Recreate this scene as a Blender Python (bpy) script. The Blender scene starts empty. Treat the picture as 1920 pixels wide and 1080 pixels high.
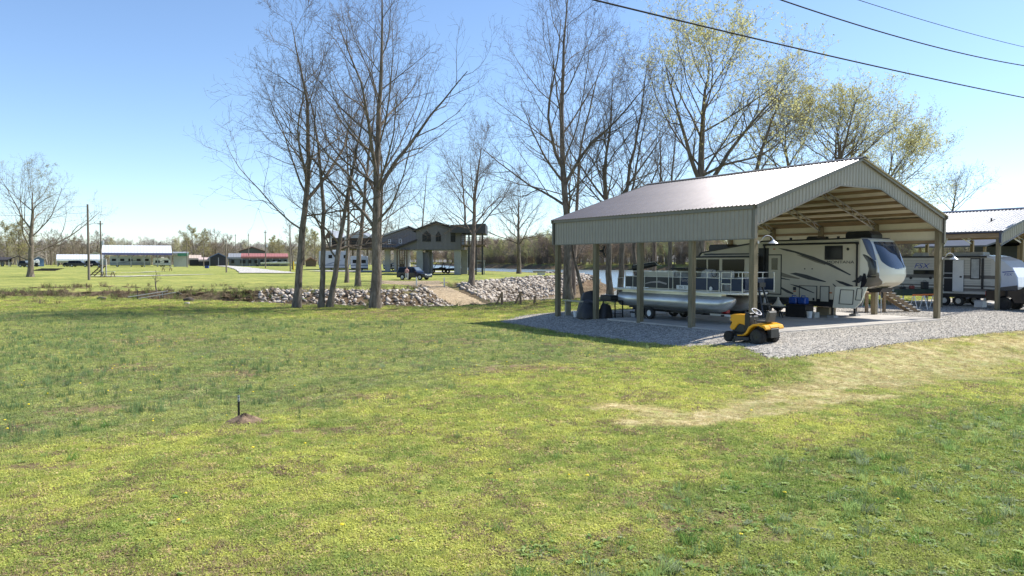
import bpy, math, random
import numpy as np
from mathutils import Vector, Matrix, Euler

# ------------------------------------------------------------------ camera, sky, sun, exposure
SC = bpy.context.scene
COL = SC.collection
FPX, HOR, CAMZ = 1400.0, 490.0, 3.0
PITCH = math.atan((540 - HOR) / FPX)
cam_d = bpy.data.cameras.new('camera')
cam = bpy.data.objects.new('camera', cam_d)
COL.objects.link(cam)
cam.location = (0, 0, CAMZ)
cam.rotation_euler = (math.pi / 2 - PITCH, 0, 0)
cam_d.sensor_width = 36
cam_d.lens = 36 * FPX / 1920
cam_d.clip_end = 6000
cam_d.clip_start = 0.2
SC.camera = cam

SUN = Vector((0.85, 0.34, 1.0)).normalized()
SUN_EL = math.asin(SUN.z)
SUN_AZ = math.atan2(SUN.x, SUN.y)
world = bpy.data.worlds.new('World')
SC.world = world
world.use_nodes = True
wn = world.node_tree
bg = wn.nodes['Background']
sky = wn.nodes.new('ShaderNodeTexSky')
sky.sky_type = 'NISHITA'
sky.sun_disc = False
sky.sun_elevation = SUN_EL
sky.sun_rotation = SUN_AZ
sky.altitude = 150
sky.air_density = 0.88
sky.dust_density = 0.3
sky.ozone_density = 3.8
wn.links.new(sky.outputs[0], bg.inputs[0])
bg.inputs[1].default_value = 0.136
sd = bpy.data.lights.new('sun', 'SUN')
sd.energy = 4.9
sd.angle = math.radians(0.53)
sd.color = (1.0, 0.95, 0.87)
sun = bpy.data.objects.new('sun', sd)
COL.objects.link(sun)
sun.rotation_euler = SUN.to_track_quat('Z', 'Y').to_euler()
sun.location = (30, 10, 40)
SC.view_settings.view_transform = 'Standard'
SC.view_settings.look = 'None'
SC.view_settings.gamma = 1
SC.view_settings.use_curve_mapping = False
SC.view_settings.exposure = 0.66
SC.cycles.use_denoising = True
SC.cycles.max_bounces = 6
SC.cycles.diffuse_bounces = 3
SC.cycles.transparent_max_bounces = 8

# ------------------------------------------------------------------ numeric helpers
def vnoise(x, y, s, seed=0):
    x = np.asarray(x, float) / s + seed * 17.3
    y = np.asarray(y, float) / s + seed * 9.1
    xi = np.floor(x); yi = np.floor(y); fx = x - xi; fy = y - yi
    fx = fx * fx * (3 - 2 * fx); fy = fy * fy * (3 - 2 * fy)
    def h(a, b):
        v = np.sin(a * 127.1 + b * 311.7 + seed * 74.7) * 43758.5453
        return v - np.floor(v)
    return ((h(xi, yi) * (1 - fx) + h(xi + 1, yi) * fx) * (1 - fy)
            + (h(xi, yi + 1) * (1 - fx) + h(xi + 1, yi + 1) * fx) * fy)

def fbm(x, y, s, seed=0):
    return (vnoise(x, y, s, seed) * .5 + vnoise(x, y, s * .47, seed + 1) * .3 + vnoise(x, y, s * .21, seed + 2) * .2)

def sstep(a, b, x):
    t = np.clip((x - a) / (b - a), 0, 1)
    return t * t * (3 - 2 * t)

def sdf(x, y, poly):
    """signed distance to a polygon, positive inside"""
    x = np.asarray(x, float); y = np.asarray(y, float)
    d = np.full(x.shape, 1e18); ins = np.zeros(x.shape, bool)
    n = len(poly)
    for i in range(n):
        ax, ay = poly[i]; bx, by = poly[(i + 1) % n]
        ex, ey = bx - ax, by - ay
        t = np.clip(((x - ax) * ex + (y - ay) * ey) / (ex * ex + ey * ey + 1e-12), 0, 1)
        d = np.minimum(d, (x - ax - t * ex) ** 2 + (y - ay - t * ey) ** 2)
        if ay != by:
            c = ((ay > y) != (by > y)) & (x < (bx - ax) * (y - ay) / (by - ay) + ax)
            ins ^= c
    d = np.sqrt(d)
    return np.where(ins, d, -d)

def flat(px, py, z=0.0):
    """where the line of sight through a pixel of the photograph meets height z"""
    th = PITCH
    u = (px - 960) / FPX; v = (540 - py) / FPX
    dy = math.cos(th) + v * math.sin(th); dz = -math.sin(th) + v * math.cos(th)
    t = (z - CAMZ) / dz
    return (u * t, dy * t)

def atd(px, py, Y):
    """world point at distance Y along +y seen at a pixel"""
    th = PITCH
    u = (px - 960) / FPX; v = (540 - py) / FPX
    dy = math.cos(th) + v * math.sin(th); dz = -math.sin(th) + v * math.cos(th)
    t = Y / dy
    return Vector((u * t, Y, CAMZ + dz * t))

# ------------------------------------------------------------------ terrain
WATER_POLY = [(-52, 68), (-40, 66.5), (-32, 62.5), (-19, 57.5), (-9.8, 54.5), (-3.8, 55), (-1.6, 57), (3.4, 61.0), (9, 64), (20, 71),
              (40, 88), (80, 130), (200, 220), (600, 380), (1200, 500), (1200, 700), (500, 460), (90, 365), (24, 420),
              (-20, 520), (-90, 980), (-150, 1000), (-80, 560), (-42, 320), (-26, 190), (-10, 162), (1, 142), (8, 128),
              (11.5, 119), (9.8, 112), (4, 106), (-.5, 97), (-4.2, 88), (-6.9, 79.5), (-8, 73.5), (-11, 70.5), (-17, 70), (-22.5, 71), (-30, 71.5), (-40, 70.5), (-52, 69.5)]
GRAVEL_PX = [(935, 601), (965, 595), (1010, 591), (1048, 588), (1115, 584), (1180, 583), (1300, 582), (1420, 581), (1520, 578), (1640, 572),
             (1700, 566), (1760, 562), (1840, 558), (1960, 553), (2120, 548), (2120, 606), (2000, 614), (1920, 622), (1810, 633), (1700, 645),
             (1600, 659), (1520, 669), (1462, 675), (1430, 671), (1390, 662), (1350, 655), (1296, 650), (1250, 645), (1180, 637), (1100, 626), (1030, 616), (975, 608)]
GRAVEL = [flat(px, py, -0.06 if (px > 1420 or py < 588) else -.28) for px, py in GRAVEL_PX]
# the level part of the pad; the ground falls away left of it
PADFLAT = [(3.2, 43.2), (9.6, 29.7), (10.4, 27.6), (12.0, 24.6)] + [flat(px, py, -0.06) for px, py in GRAVEL_PX if px > 1500 and py > 600][::-1] + [(42, 60), (12, 56)]
PADFLAT = [(3.2, 43.4), (9.5, 30.0), (9.3, 26.8)] + [flat(px, py, -0.06) for px, py in ((1462, 672), (1600, 659), (1700, 645), (1810, 633), (1920, 622), (2120, 606), (2120, 548), (1840, 558), (1520, 576))] + [(12, 56)]
RAMP_A = np.array([-9.6, 85.0]); RAMP_B = np.array([-2.6, 72.0])

def height(x, y):
    x = np.asarray(x, float); y = np.asarray(y, float)
    base = np.interp(y, [-60, 50, 70, 95, 112, 200, 2500], [-.35, -.35, .12, .5, .85, 1.35, 2.2])
    base = np.where((x > 14) & (y < 250), np.minimum(base, np.interp(x, [14, 30], [.6, -.1])), base)
    dg = sdf(x, y, PADFLAT)
    m = sstep(-3.6, 0.1, dg)
    base = base * (1 - m) + 0 * m
    und = (fbm(x, y, 7, 3) - .5) * .22 * (1 - sstep(-2.5, -.2, dg))
    z = base + und * np.interp(y, [0, 60, 80], [1, 1, .6])
    w = sdf(x, y, WATER_POLY)
    bot = np.interp(x, [-40, -26, -14, -7], [-.8, -1.15, -1.4, -2.7])
    bot = np.where(y > 95, -2.7, bot)
    wid = np.interp(x, [-26, -12, -5, 4], [3.0, 3.6, 6.0, 8.6])
    wid = np.where(y > 150, 9.0, wid)
    # the near crest breaks sharply, the far bank slopes
    t = sstep(0, 1, np.clip(w / wid, 0, 1)) * .35 + np.clip(w / wid, 0, 1) * .65
    z = z * (1 - t) + bot * t + np.where((w > 0) & (w < wid), (fbm(x, y, 1.3, 8) - .5) * .35, 0)
    # boat ramp
    d = RAMP_B - RAMP_A; L2 = float(d @ d)
    s = ((x - RAMP_A[0]) * d[0] + (y - RAMP_A[1]) * d[1]) / L2
    off = np.abs((x - RAMP_A[0]) * d[1] - (y - RAMP_A[1]) * d[0]) / math.sqrt(L2)
    rz = np.interp(s, [-.4, 0, 1, 1.3], [.42, .32, -1.75, -2.3])
    k = (1 - sstep(2.3, 4.6, off)) * sstep(-.45, -.1, s) * (1 - sstep(1.1, 1.3, s))
    z = z * (1 - k) + rz * k
    return z

def hz(x, y):
    return float(height(np.array([x]), np.array([y]))[0])

def gp(px, py):
    """line of sight through a pixel meets the ground"""
    th = PITCH
    u = (px - 960) / FPX; v = (540 - py) / FPX
    dy = math.cos(th) + v * math.sin(th); dz = -math.sin(th) + v * math.cos(th)
    t = np.geomspace(6, 1500, 2500)
    zz = CAMZ + dz * t
    hh = height(u * t, dy * t)
    i = int(np.argmax(zz < hh))
    if not (zz < hh).any(): i = len(t) - 1
    lo, hi = t[max(i - 1, 0)], t[i]
    for _ in range(18):
        m = (lo + hi) / 2
        if CAMZ + dz * m < hz(u * m, dy * m): hi = m
        else: lo = m
    return Vector((u * hi, dy * hi, hz(u * hi, dy * hi)))

def gy(px, Y):
    """ground point in the direction of a pixel column, at distance Y"""
    x = (px - 960) / FPX * Y * (math.cos(PITCH))
    return Vector((x, Y, hz(x, Y)))

# ------------------------------------------------------------------ materials
def nd(nt, typ, **kw):
    n = nt.nodes.new(typ)
    for k, v in kw.items():
        if isinstance(k, str) and k.startswith('i_'):
            n.inputs[int(k[2:])].default_value = v
        else:
            setattr(n, k, v)
    return n

def ramp(nt, src, stops):
    r = nt.nodes.new('ShaderNodeValToRGB')
    els = r.color_ramp.elements
    while len(els) < len(stops): els.new(.5)
    for e, (p, c) in zip(els, stops):
        e.position = p; e.color = (*c, 1) if len(c) == 3 else c
    nt.links.new(src, r.inputs[0])
    return r.outputs[0]

def mixc(nt, fac, a, b, mode='MIX'):
    m = nt.nodes.new('ShaderNodeMix'); m.data_type = 'RGBA'; m.blend_type = mode
    for sock, val in ((m.inputs[0], fac), (m.inputs[6], a), (m.inputs[7], b)):
        if hasattr(val, 'is_linked') or isinstance(val, bpy.types.NodeSocket): nt.links.new(val, sock)
        elif isinstance(val, (int, float)): sock.default_value = val
        else: sock.default_value = (*val, 1) if len(val) == 3 else val
    return m.outputs[2]

def noise(nt, scale, detail=4, rough=.55, vec=None):
    n = nt.nodes.new('ShaderNodeTexNoise')
    n.inputs['Scale'].default_value = scale; n.inputs['Detail'].default_value = detail; n.inputs['Roughness'].default_value = rough
    if vec is not None: nt.links.new(vec, n.inputs['Vector'])
    return n.outputs['Fac']

MATS = {}
def M(name, col, rough=.7, metal=0.0, var=.12, scale=3.0, bump=0.0, bscale=30, col2=None, spec=.5, stretch=None, dirt=None):
    if name in MATS: return MATS[name]
    m = bpy.data.materials.new(name); m.use_nodes = True
    nt = m.node_tree; p = nt.nodes['Principled BSDF']
    p.inputs['Roughness'].default_value = rough
    p.inputs['Metallic'].default_value = metal
    p.inputs['Specular IOR Level'].default_value = spec
    tc = nt.nodes.new('ShaderNodeTexCoord'); vec = tc.outputs['Object']
    if stretch:
        mp = nt.nodes.new('ShaderNodeMapping'); mp.inputs['Scale'].default_value = stretch
        nt.links.new(vec, mp.inputs['Vector']); vec = mp.outputs['Vector']
    if var or col2:
        c2 = col2 or tuple(c * (1 - var * 1.6) for c in col)
        c1 = col if col2 else tuple(min(1, c * (1 + var * .6)) for c in col)
        f = noise(nt, scale, 6, .6, vec)
        out = ramp(nt, f, [(.32, c2), (.68, c1)])
        if dirt:
            f2 = noise(nt, scale * .37, 8, .7, vec)
            f2 = ramp(nt, f2, [(.5, (0, 0, 0)), (.72, (1, 1, 1))])
            out = mixc(nt, f2, out, dirt)
        nt.links.new(out, p.inputs['Base Color'])
    else:
        p.inputs['Base Color'].default_value = (*col, 1)
    if bump:
        b = nt.nodes.new('ShaderNodeBump'); b.inputs['Strength'].default_value = bump; b.inputs['Distance'].default_value = .02
        nt.links.new(noise(nt, bscale, 5, .6, vec), b.inputs['Height']); nt.links.new(b.outputs[0], p.inputs['Normal'])
    if name in ('young_leaf', 'bud_green'): leaf_light(m)
    MATS[name] = m
    return m

def leaf_light(m, f=.45):
    """thin leaves let light through"""
    nt = m.node_tree; p = nt.nodes['Principled BSDF']; out = nt.nodes['Material Output']
    t = nt.nodes.new('ShaderNodeBsdfTranslucent'); mx = nt.nodes.new('ShaderNodeMixShader'); mx.inputs[0].default_value = f
    lk = p.inputs['Base Color'].links
    if lk: nt.links.new(lk[0].from_socket, t.inputs['Color'])
    else: t.inputs['Color'].default_value = p.inputs['Base Color'].default_value
    nt.links.new(p.outputs[0], mx.inputs[1]); nt.links.new(t.outputs[0], mx.inputs[2]); nt.links.new(mx.outputs[0], out.inputs['Surface'])

# ------------------------------------------------------------------ mesh builder
class MB:
    def __init__(s): s.v = []; s.f = []; s.mi = []
    def add(s, vs, fs, mi=0):
        o = len(s.v); s.v.extend([tuple(v) for v in vs]); s.f.extend([tuple(i + o for i in f) for f in fs]); s.mi.extend([mi] * len(fs)); return s
    def box(s, c, d, rz=0, mi=0, M4=None):
        hx, hy, hz_ = d[0] / 2, d[1] / 2, d[2] / 2
        vs = [Vector((x * hx, y * hy, z * hz_)) for z in (-1, 1) for y in (-1, 1) for x in (-1, 1)]
        R = M4 if M4 is not None else Matrix.Rotation(rz, 3, 'Z')
        vs = [R @ v + Vector(c) for v in vs]
        return s.add(vs, [(0, 2, 3, 1), (4, 5, 7, 6), (0, 1, 5, 4), (2, 6, 7, 3), (0, 4, 6, 2), (1, 3, 7, 5)], mi)
    def bx(s, x0, x1, y0, y1, z0, z1, mi=0):
        return s.box(((x0 + x1) / 2, (y0 + y1) / 2, (z0 + z1) / 2), (abs(x1 - x0), abs(y1 - y0), abs(z1 - z0)), 0, mi)
    def bar(s, a, b, w, h=None, mi=0):
        a = Vector(a); b = Vector(b); d = b - a; L = d.length
        if L < 1e-6: return s
        q = d.to_track_quat('Y', 'Z').to_matrix()
        return s.box((a + b) / 2, (w, L, h or w), 0, mi, q)
    def tube(s, pts, r, n=8, cap=True, mi=0, closed=False):
        pts = [Vector(p) for p in pts]; rs = r if isinstance(r, (list, tuple)) else [r] * len(pts)
        vs = []; m = len(pts); up = None
        for i, p in enumerate(pts):
            if closed: t = (pts[(i + 1) % m] - pts[i - 1]).normalized()
            else: t = (pts[min(i + 1, m - 1)] - pts[max(i - 1, 0)]).normalized()
            if up is None:
                up = Vector((0, 0, 1)) if abs(t.z) < .9 else Vector((1, 0, 0))
            a = t.cross(up).normalized(); b = a.cross(t).normalized(); up = b
            for k in range(n):
                an = 2 * math.pi * k / n
                vs.append(p + a * math.cos(an) * rs[i] + b * math.sin(an) * rs[i])
        fs = []
        for i in range(m if closed else m - 1):
            j = (i + 1) % m
            for k in range(n):
                k2 = (k + 1) % n
                fs.append((i * n + k, i * n + k2, j * n + k2, j * n + k))
        if cap and not closed:
            fs.append(tuple(reversed(range(n)))); fs.append(tuple((m - 1) * n + k for k in range(n)))
        return s.add(vs, fs, mi)
    def prism(s, poly, a0, a1, axis='x', mi=0, side_mi=None):
        """polygon in the two other axes, extruded along axis from a0 to a1"""
        n = len(poly)
        def mk(a, p):
            if axis == 'x': return (a, p[0], p[1])
            if axis == 'y': return (p[0], a, p[1])
            return (p[0], p[1], a)
        vs = [mk(a0, p) for p in poly] + [mk(a1, p) for p in poly]
        s.add(vs, [tuple(range(n)), tuple(reversed(range(n, 2 * n)))], mi)
        o = len(s.v) - 2 * n
        for i in range(n):
            j = (i + 1) % n
            s.f.append((o + i, o + n + i, o + n + j, o + j)); s.mi.append(mi if side_mi is None else side_mi)
        return s
    def lathe(s, prof, c=(0, 0, 0), n=16, axis='z', mi=0):
        vs = []; m = len(prof)
        for (r, h) in prof:
            for k in range(n):
                a = 2 * math.pi * k / n
                x, y = r * math.cos(a), r * math.sin(a)
                if axis == 'z': v = (x, y, h)
                elif axis == 'x': v = (h, x, y)
                else: v = (x, h, y)
                vs.append(Vector(v) + Vector(c))
        fs = []
        for i in range(m - 1):
            for k in range(n):
                k2 = (k + 1) % n
                fs.append((i * n + k, i * n + k2, (i + 1) * n + k2, (i + 1) * n + k))
        if axis != 'z' and prof[0][0] == prof[-1][0] > .12:
            fs += [((m - 1) * n + k, (m - 1) * n + (k + 1) % n, (k + 1) % n, k) for k in range(n)]
        else:
            fs.append(tuple(reversed(range(n)))); fs.append(tuple((m - 1) * n + k for k in range(n)))
        return s.add(vs, fs, mi)
    def grid(s, fn, nu, nv, mi=0):
        vs = [fn(i / nu, j / nv) for j in range(nv + 1) for i in range(nu + 1)]
        fs = [(j * (nu + 1) + i, j * (nu + 1) + i + 1, (j + 1) * (nu + 1) + i + 1, (j + 1) * (nu + 1) + i) for j in range(nv) for i in range(nu)]
        return s.add(vs, fs, mi)
    def mesh(s, name, mats, bevel=0, smooth=False):
        me = bpy.data.meshes.new(name)
        me.from_pydata(s.v, [], s.f); me.validate(verbose=False)
        mats = mats if isinstance(mats, (list, tuple)) else [mats]
        for m in mats: me.materials.append(m)
        if len(mats) > 1 and len(me.polygons) == len(s.mi):
            me.polygons.foreach_set('material_index', s.mi)
        import bmesh
        bm = bmesh.new(); bm.from_mesh(me)
        bmesh.ops.recalc_face_normals(bm, faces=bm.faces)
        if bevel:
            es = [e for e in bm.edges if len(e.link_faces) == 2 and e.calc_face_angle(0) > .6]
            bmesh.ops.bevel(bm, geom=es, offset=bevel, segments=1, affect='EDGES', clamp_overlap=True)
        bm.to_mesh(me); bm.free()
        if smooth:
            me.polygons.foreach_set('use_smooth', [True] * len(me.polygons))
            try: me.set_sharp_from_angle(angle=math.radians(38))
            except Exception: pass
        return me
    def build(s, name, mats, parent=None, bevel=0, smooth=False, label=None):
        return link(name, s.mesh(name, mats, bevel, smooth), parent, label)

def link(name, data, parent=None, label=None):
    o = bpy.data.objects.new(name, data); COL.objects.link(o)
    if parent is not None: o.parent = parent
    if label: o['label'] = label
    return o

def thing(name, label, cat, loc=(0, 0, 0), rz=0, group=None):
    o = bpy.data.objects.new(name, None); COL.objects.link(o)
    o.location = loc; o.rotation_euler = (0, 0, rz); o.empty_display_size = .3
    o['label'] = label; o['category'] = cat
    if group: o['group'] = group
    return o

def tag(o, label, cat=None, group=None, kind=None, loc=None, rz=None):
    if label: o['label'] = label
    if cat: o['category'] = cat
    if group: o['group'] = group
    if kind: o['kind'] = kind
    if loc is not None: o.location = loc
    if rz is not None: o.rotation_euler = (0, 0, rz)
    return o

def dup(root, loc=None, rz=None, label=None, scale=None):
    r = root.copy(); COL.objects.link(r)
    if loc is not None: r.location = loc
    if rz is not None: r.rotation_euler = (0, 0, rz)
    if scale is not None: r.scale = scale
    if label: r['label'] = label
    for ch in list(root.children):
        c = ch.copy(); COL.objects.link(c); c.parent = r
        for g in ch.children:
            d = g.copy(); COL.objects.link(d); d.parent = c
    return r

def fast_mesh(name, verts, faces, mat, k=4, smooth=False):
    """numpy arrays of vertices and k-sided faces"""
    verts = np.ascontiguousarray(verts, dtype=np.float32); faces = np.ascontiguousarray(faces, dtype=np.int32)
    me = bpy.data.meshes.new(name)
    me.vertices.add(len(verts)); me.vertices.foreach_set('co', verts.ravel())
    me.loops.add(faces.size); me.loops.foreach_set('vertex_index', faces.ravel())
    me.polygons.add(len(faces)); me.polygons.foreach_set('loop_start', np.arange(0, faces.size, k, dtype=np.int32))
    me.polygons.foreach_set('loop_total', np.full(len(faces), k, dtype=np.int32))
    if smooth: me.polygons.foreach_set('use_smooth', np.ones(len(faces), bool))
    for m in (mat if isinstance(mat, (list, tuple)) else [mat]): me.materials.append(m)
    me.update(calc_edges=True)
    return me

def text_mesh(name, txt, size, mat, parent, loc, rot, extrude=.002, label=None, sx=1.0, shear=0.0):
    c = bpy.data.curves.new(name, 'FONT'); c.body = txt; c.size = size; c.extrude = extrude; c.align_x = 'CENTER'; c.shear = shear
    tmp = bpy.data.objects.new(name, c); COL.objects.link(tmp); bpy.context.view_layer.update()
    me = bpy.data.meshes.new_from_object(tmp.evaluated_get(bpy.context.evaluated_depsgraph_get())); bpy.data.objects.remove(tmp); bpy.data.curves.remove(c)
    me.materials.clear(); me.materials.append(mat); me.name = name
    o = link(name, me, parent, label); o.location = loc; o.rotation_euler = rot; o.scale = (sx, 1, 1)
    return o
# ------------------------------------------------------------------ ground zones
LP = lambda px, py: flat(px, py, -0.35)
ONION = [LP(*p) for p in [(-500, 590), (0, 584), (250, 588), (560, 598), (850, 602), (950, 616), (1100, 642), (1250, 668), (1200, 678), (1000, 694), (850, 714),
                          (700, 740), (560, 772), (440, 795), (250, 822), (0, 850), (-500, 900)]]
WEED = [LP(*p) for p in [(1480, 845), (1700, 775), (1920, 745), (2300, 720), (2300, 1300), (900, 1300), (1000, 1080), (1230, 1020), (1340, 950), (1400, 880)]]
STRAW = [([(2300, 632), (1920, 655), (1760, 676), (1660, 702), (1560, 728), (1460, 748), (1400, 762)], [4.6, 3.4, 2.6, 1.8, 1.2, .9, .6]),
         ([(1420, 765), (1360, 782), (1290, 796), (1200, 800), (1170, 792)], [.7, .6, .5, .45, .3]),
         ([(1120, 768), (1170, 766), (1225, 771), (1240, 782)], [.35, .6, .55, .3]),
         ([(1920, 632), (1760, 645), (1620, 668), (1500, 684), (1440, 680)], [1.6, 1.2, .9, .5, .3]),
         ([(1680, 745), (1560, 752), (1440, 772)], [.3, .6, .4])]
BARE = [((1180, 945), .34, .2), ((1240, 940), .2, .12), ((1365, 975), 1.0, .6), ((1290, 1000), .6, .4), ((1440, 1010), .5, .3), ((1560, 900), .5, .25), ((1240, 1060), .7, .3), ((1000, 1040), .6, .3), ((985, 692), 2.0, .35), ((880, 748), .8, .16), ((560, 805), 1.5, .22), ((420, 815), 1.1, .16),
        ((620, 800), .8, .12), ((60, 875), .9, .2), ((700, 742), 1.2, .2), ((210, 1045), .5, .18), ((410, 1060), .6, .25), ((1440, 690), 1.6, .3), ((300, 640), 3, .7), ((250, 690), 1.6, .5), ((960, 575), 3, 1.2), ((700, 588), 4, .8), ((1130, 618), .1, .1),
        ((30, 800), 1.0, .3), ((540, 745), .9, .2), ((150, 770), 1.1, .3), ((450, 700), 1.5, .3), ((840, 640), 2.2, .5), ((1060, 645), 1.6, .4), ((1150, 672), 1.8, .25)]

def seg_mask(x, y, pts, ws, soft=.5, z=-.35):
    best = np.full(x.shape, -9.0)
    P = [flat(*p, z) for p in pts]
    for i in range(len(P) - 1):
        ax, ay = P[i]; ex, ey = P[i + 1][0] - ax, P[i + 1][1] - ay
        t = np.clip(((x - ax) * ex + (y - ay) * ey) / (ex * ex + ey * ey), 0, 1)
        d = np.sqrt((x - ax - t * ex) ** 2 + (y - ay - t * ey) ** 2)
        w = ws[i] + (ws[i + 1] - ws[i]) * t
        best = np.maximum(best, (w - d) / np.maximum(w, .3))
    return best

def zones(x, y):
    n = fbm(x, y, 1.6, 41) - .5
    n2 = fbm(x, y, .5, 51) - .5
    straw = np.zeros(x.shape)
    near = (y < 60) & (x > -5)
    if near.any():
        s = np.full(x[near].shape, -9.0)
        for pts, ws in STRAW: s = np.maximum(s, seg_mask(x[near], y[near], pts, ws))
        k = sstep(-.35, .75, s + n[near] * 2.4 + n2[near] * 1.6)
        straw[near] = k
    onion = sstep(-1.0, 1.2, sdf(x, y, ONION) + n * 4)
    weed = sstep(-.5, 1.1, sdf(x, y, WEED) + n * 3)
    bare = np.zeros(x.shape)
    for (p, a, b) in BARE:
        cx, cy = LP(*p)
        b2 = b * cy / 8.0
        d = np.sqrt(((x - cx) / a) ** 2 + ((y - cy) / b2) ** 2)
        bare = np.maximum(bare, 1 - sstep(.55, 1.15, d + n * .9 + n2 * .9))
    w = sdf(x, y, WATER_POLY)
    bank = sstep(-1.0, .4, w + n * 2.2)
    # bare, leaf-strewn soil of the left end of the bank and round the ramp
    lip = (x > -24) & (x < 4) & (y > 66)
    bank = np.maximum(bank, np.where(lip, sstep(-4.5, -1.0, w + n * 3), 0) * .8)
    brush = sstep(.45, .75, fbm(x, y, 9, 77)) * sstep(45, 60, y) * (1 - sstep(70, 85, y)) * (x < -28)
    bank = np.maximum(bank, brush * .8)
    return straw, onion, bare, weed, bank

C_BRIGHT = (.42, .43, .12); C_MID = (.31, .34, .095); C_DARK = (.215, .275, .078)
C_DRY = (.46, .37, .20); C_BROWN = (.22, .165, .11); C_STRAW = (.60, .49, .27); C_ONION = (.27, .33, .165); C_SOIL = (.31, .22, .135)

def ground_material():
    m = bpy.data.materials.new('lawn_ground'); m.use_nodes = True
    nt = m.node_tree; p = nt.nodes['Principled BSDF']
    p.inputs['Roughness'].default_value = .95; p.inputs['Specular IOR Level'].default_value = .15
    vec = nt.nodes.new('ShaderNodeTexCoord').outputs['Object']
    z1 = nd(nt, 'ShaderNodeAttribute', attribute_name='zone'); z2 = nd(nt, 'ShaderNodeAttribute', attribute_name='zone2')
    s1 = nt.nodes.new('ShaderNodeSeparateColor'); nt.links.new(z1.outputs['Color'], s1.inputs[0])
    s2 = nt.nodes.new('ShaderNodeSeparateColor'); nt.links.new(z2.outputs['Color'], s2.inputs[0])
    big = noise(nt, .16, 3, .5, vec); mid = noise(nt, .9, 6, .65, vec); fin = noise(nt, 7.0, 6, .7, vec); vf = noise(nt, 38, 4, .75, vec)
    c = ramp(nt, mid, [(.36, C_DARK), (.46, C_MID), (.56, C_BRIGHT)])
    c = mixc(nt, ramp(nt, big, [(.42, (0, 0, 0)), (.6, (.6, .6, .6))]), c, C_MID)
    f = ramp(nt, fin, [(.30, (.60, .58, .52)), (.50, (1, 1, .97)), (.66, (1.35, 1.32, 1.15))])
    c = mixc(nt, .85, c, f, 'MULTIPLY')
    # dry thatch specks
    th = ramp(nt, fin, [(.56, (0, 0, 0)), (.66, (.75, .75, .75))])
    c = mixc(nt, th, c, C_DRY)
    br = noise(nt, 2.7, 6, .75, vec)
    c = mixc(nt, ramp(nt, br, [(.55, (0, 0, 0)), (.68, (.8, .8, .8))]), c, C_BROWN)
    # taller blue-green growth
    on = ramp(nt, fin, [(.34, (.10, .15, .07)), (.50, C_ONION), (.62, (.33, .32, .16)), (.74, (.38, .31, .19))])
    cc = nt.nodes.new('ShaderNodeMath'); cc.operation = 'MULTIPLY'; nt.links.new(s1.outputs[1], cc.inputs[0])
    cc.inputs[1].default_value = .68
    c = mixc(nt, cc.outputs[0], c, on)
    wd = ramp(nt, fin, [(.34, (.08, .13, .035)), (.5, (.20, .29, .07)), (.62, (.29, .34, .12)), (.72, (.27, .21, .13))])
    cw = nt.nodes.new('ShaderNodeMath'); cw.operation = 'MULTIPLY'; nt.links.new(s2.outputs[0], cw.inputs[0]); cw.inputs[1].default_value = .6
    c = mixc(nt, cw.outputs[0], c, wd)
    st = ramp(nt, fin, [(.3, (.30, .23, .11)), (.48, C_STRAW), (.7, (.78, .66, .42))])
    stf = nt.nodes.new('ShaderNodeMath'); stf.operation = 'MULTIPLY'; nt.links.new(s1.outputs[0], stf.inputs[0])
    nt.links.new(ramp(nt, noise(nt, 1.7, 6, .7, vec), [(.36, (.12, .12, .12)), (.60, (1, 1, 1))]), stf.inputs[1])
    c = mixc(nt, stf.outputs[0], c, st)
    so = ramp(nt, fin, [(.3, (.13, .08, .05)), (.6, C_SOIL), (.75, (.45, .33, .21))])
    sm = nt.nodes.new('ShaderNodeMath'); sm.operation = 'MULTIPLY'; nt.links.new(s1.outputs[2], sm.inputs[0])
    nt.links.new(ramp(nt, noise(nt, 3.2, 6, .75, vec), [(.30, (.2, .2, .2)), (.52, (1, 1, 1))]), sm.inputs[1])
    c = mixc(nt, sm.outputs[0], c, so)
    bk = ramp(nt, noise(nt, 1.9, 8, .75, vec), [(.3, (.03, .02, .014)), (.46, (.12, .085, .055)), (.60, (.22, .165, .11)), (.74, (.13, .15, .05))])
    c = mixc(nt, s2.outputs[1], c, bk)
    c = mixc(nt, .75, c, ramp(nt, vf, [(.3, (.5, .5, .5)), (.5, (1, 1, 1)), (.7, (1.45, 1.45, 1.45))]), 'MULTIPLY')
    c = mixc(nt, 1.0, c, ramp(nt, noise(nt, .33, 7, .72, vec), [(.34, (.66, .72, .66)), (.5, (.86, .86, .82)), (.66, (1.02, .98, .94))]), 'MULTIPLY')
    nt.links.new(c, p.inputs['Base Color'])
    c = mixc(nt, 1.0, c, ramp(nt, noise(nt, .075, 4, .6, vec), [(.36, (.74, .80, .74)), (.62, (1.03, 1.0, 1.0))]), 'MULTIPLY')
    nt.links.new(c, p.inputs['Base Color'])
    b = nt.nodes.new('ShaderNodeBump'); b.inputs['Strength'].default_value = .8; b.inputs['Distance'].default_value = .05
    nt.links.new(fin, b.inputs['Height'])
    b2 = nt.nodes.new('ShaderNodeBump'); b2.inputs['Strength'].default_value = .7; b2.inputs['Distance'].default_value = .015
    nt.links.new(vf, b2.inputs['Height']); nt.links.new(b.outputs[0], b2.inputs['Normal'])
    nt.links.new(b2.outputs[0], p.inputs['Normal'])
    return m

def set_attr(me, name, cols):
    a = me.color_attributes.new(name, 'FLOAT_COLOR', 'POINT')
    c = np.ones((len(me.vertices), 4), np.float32); c[:, :3] = cols
    a.data.foreach_set('color', c.ravel())

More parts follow.
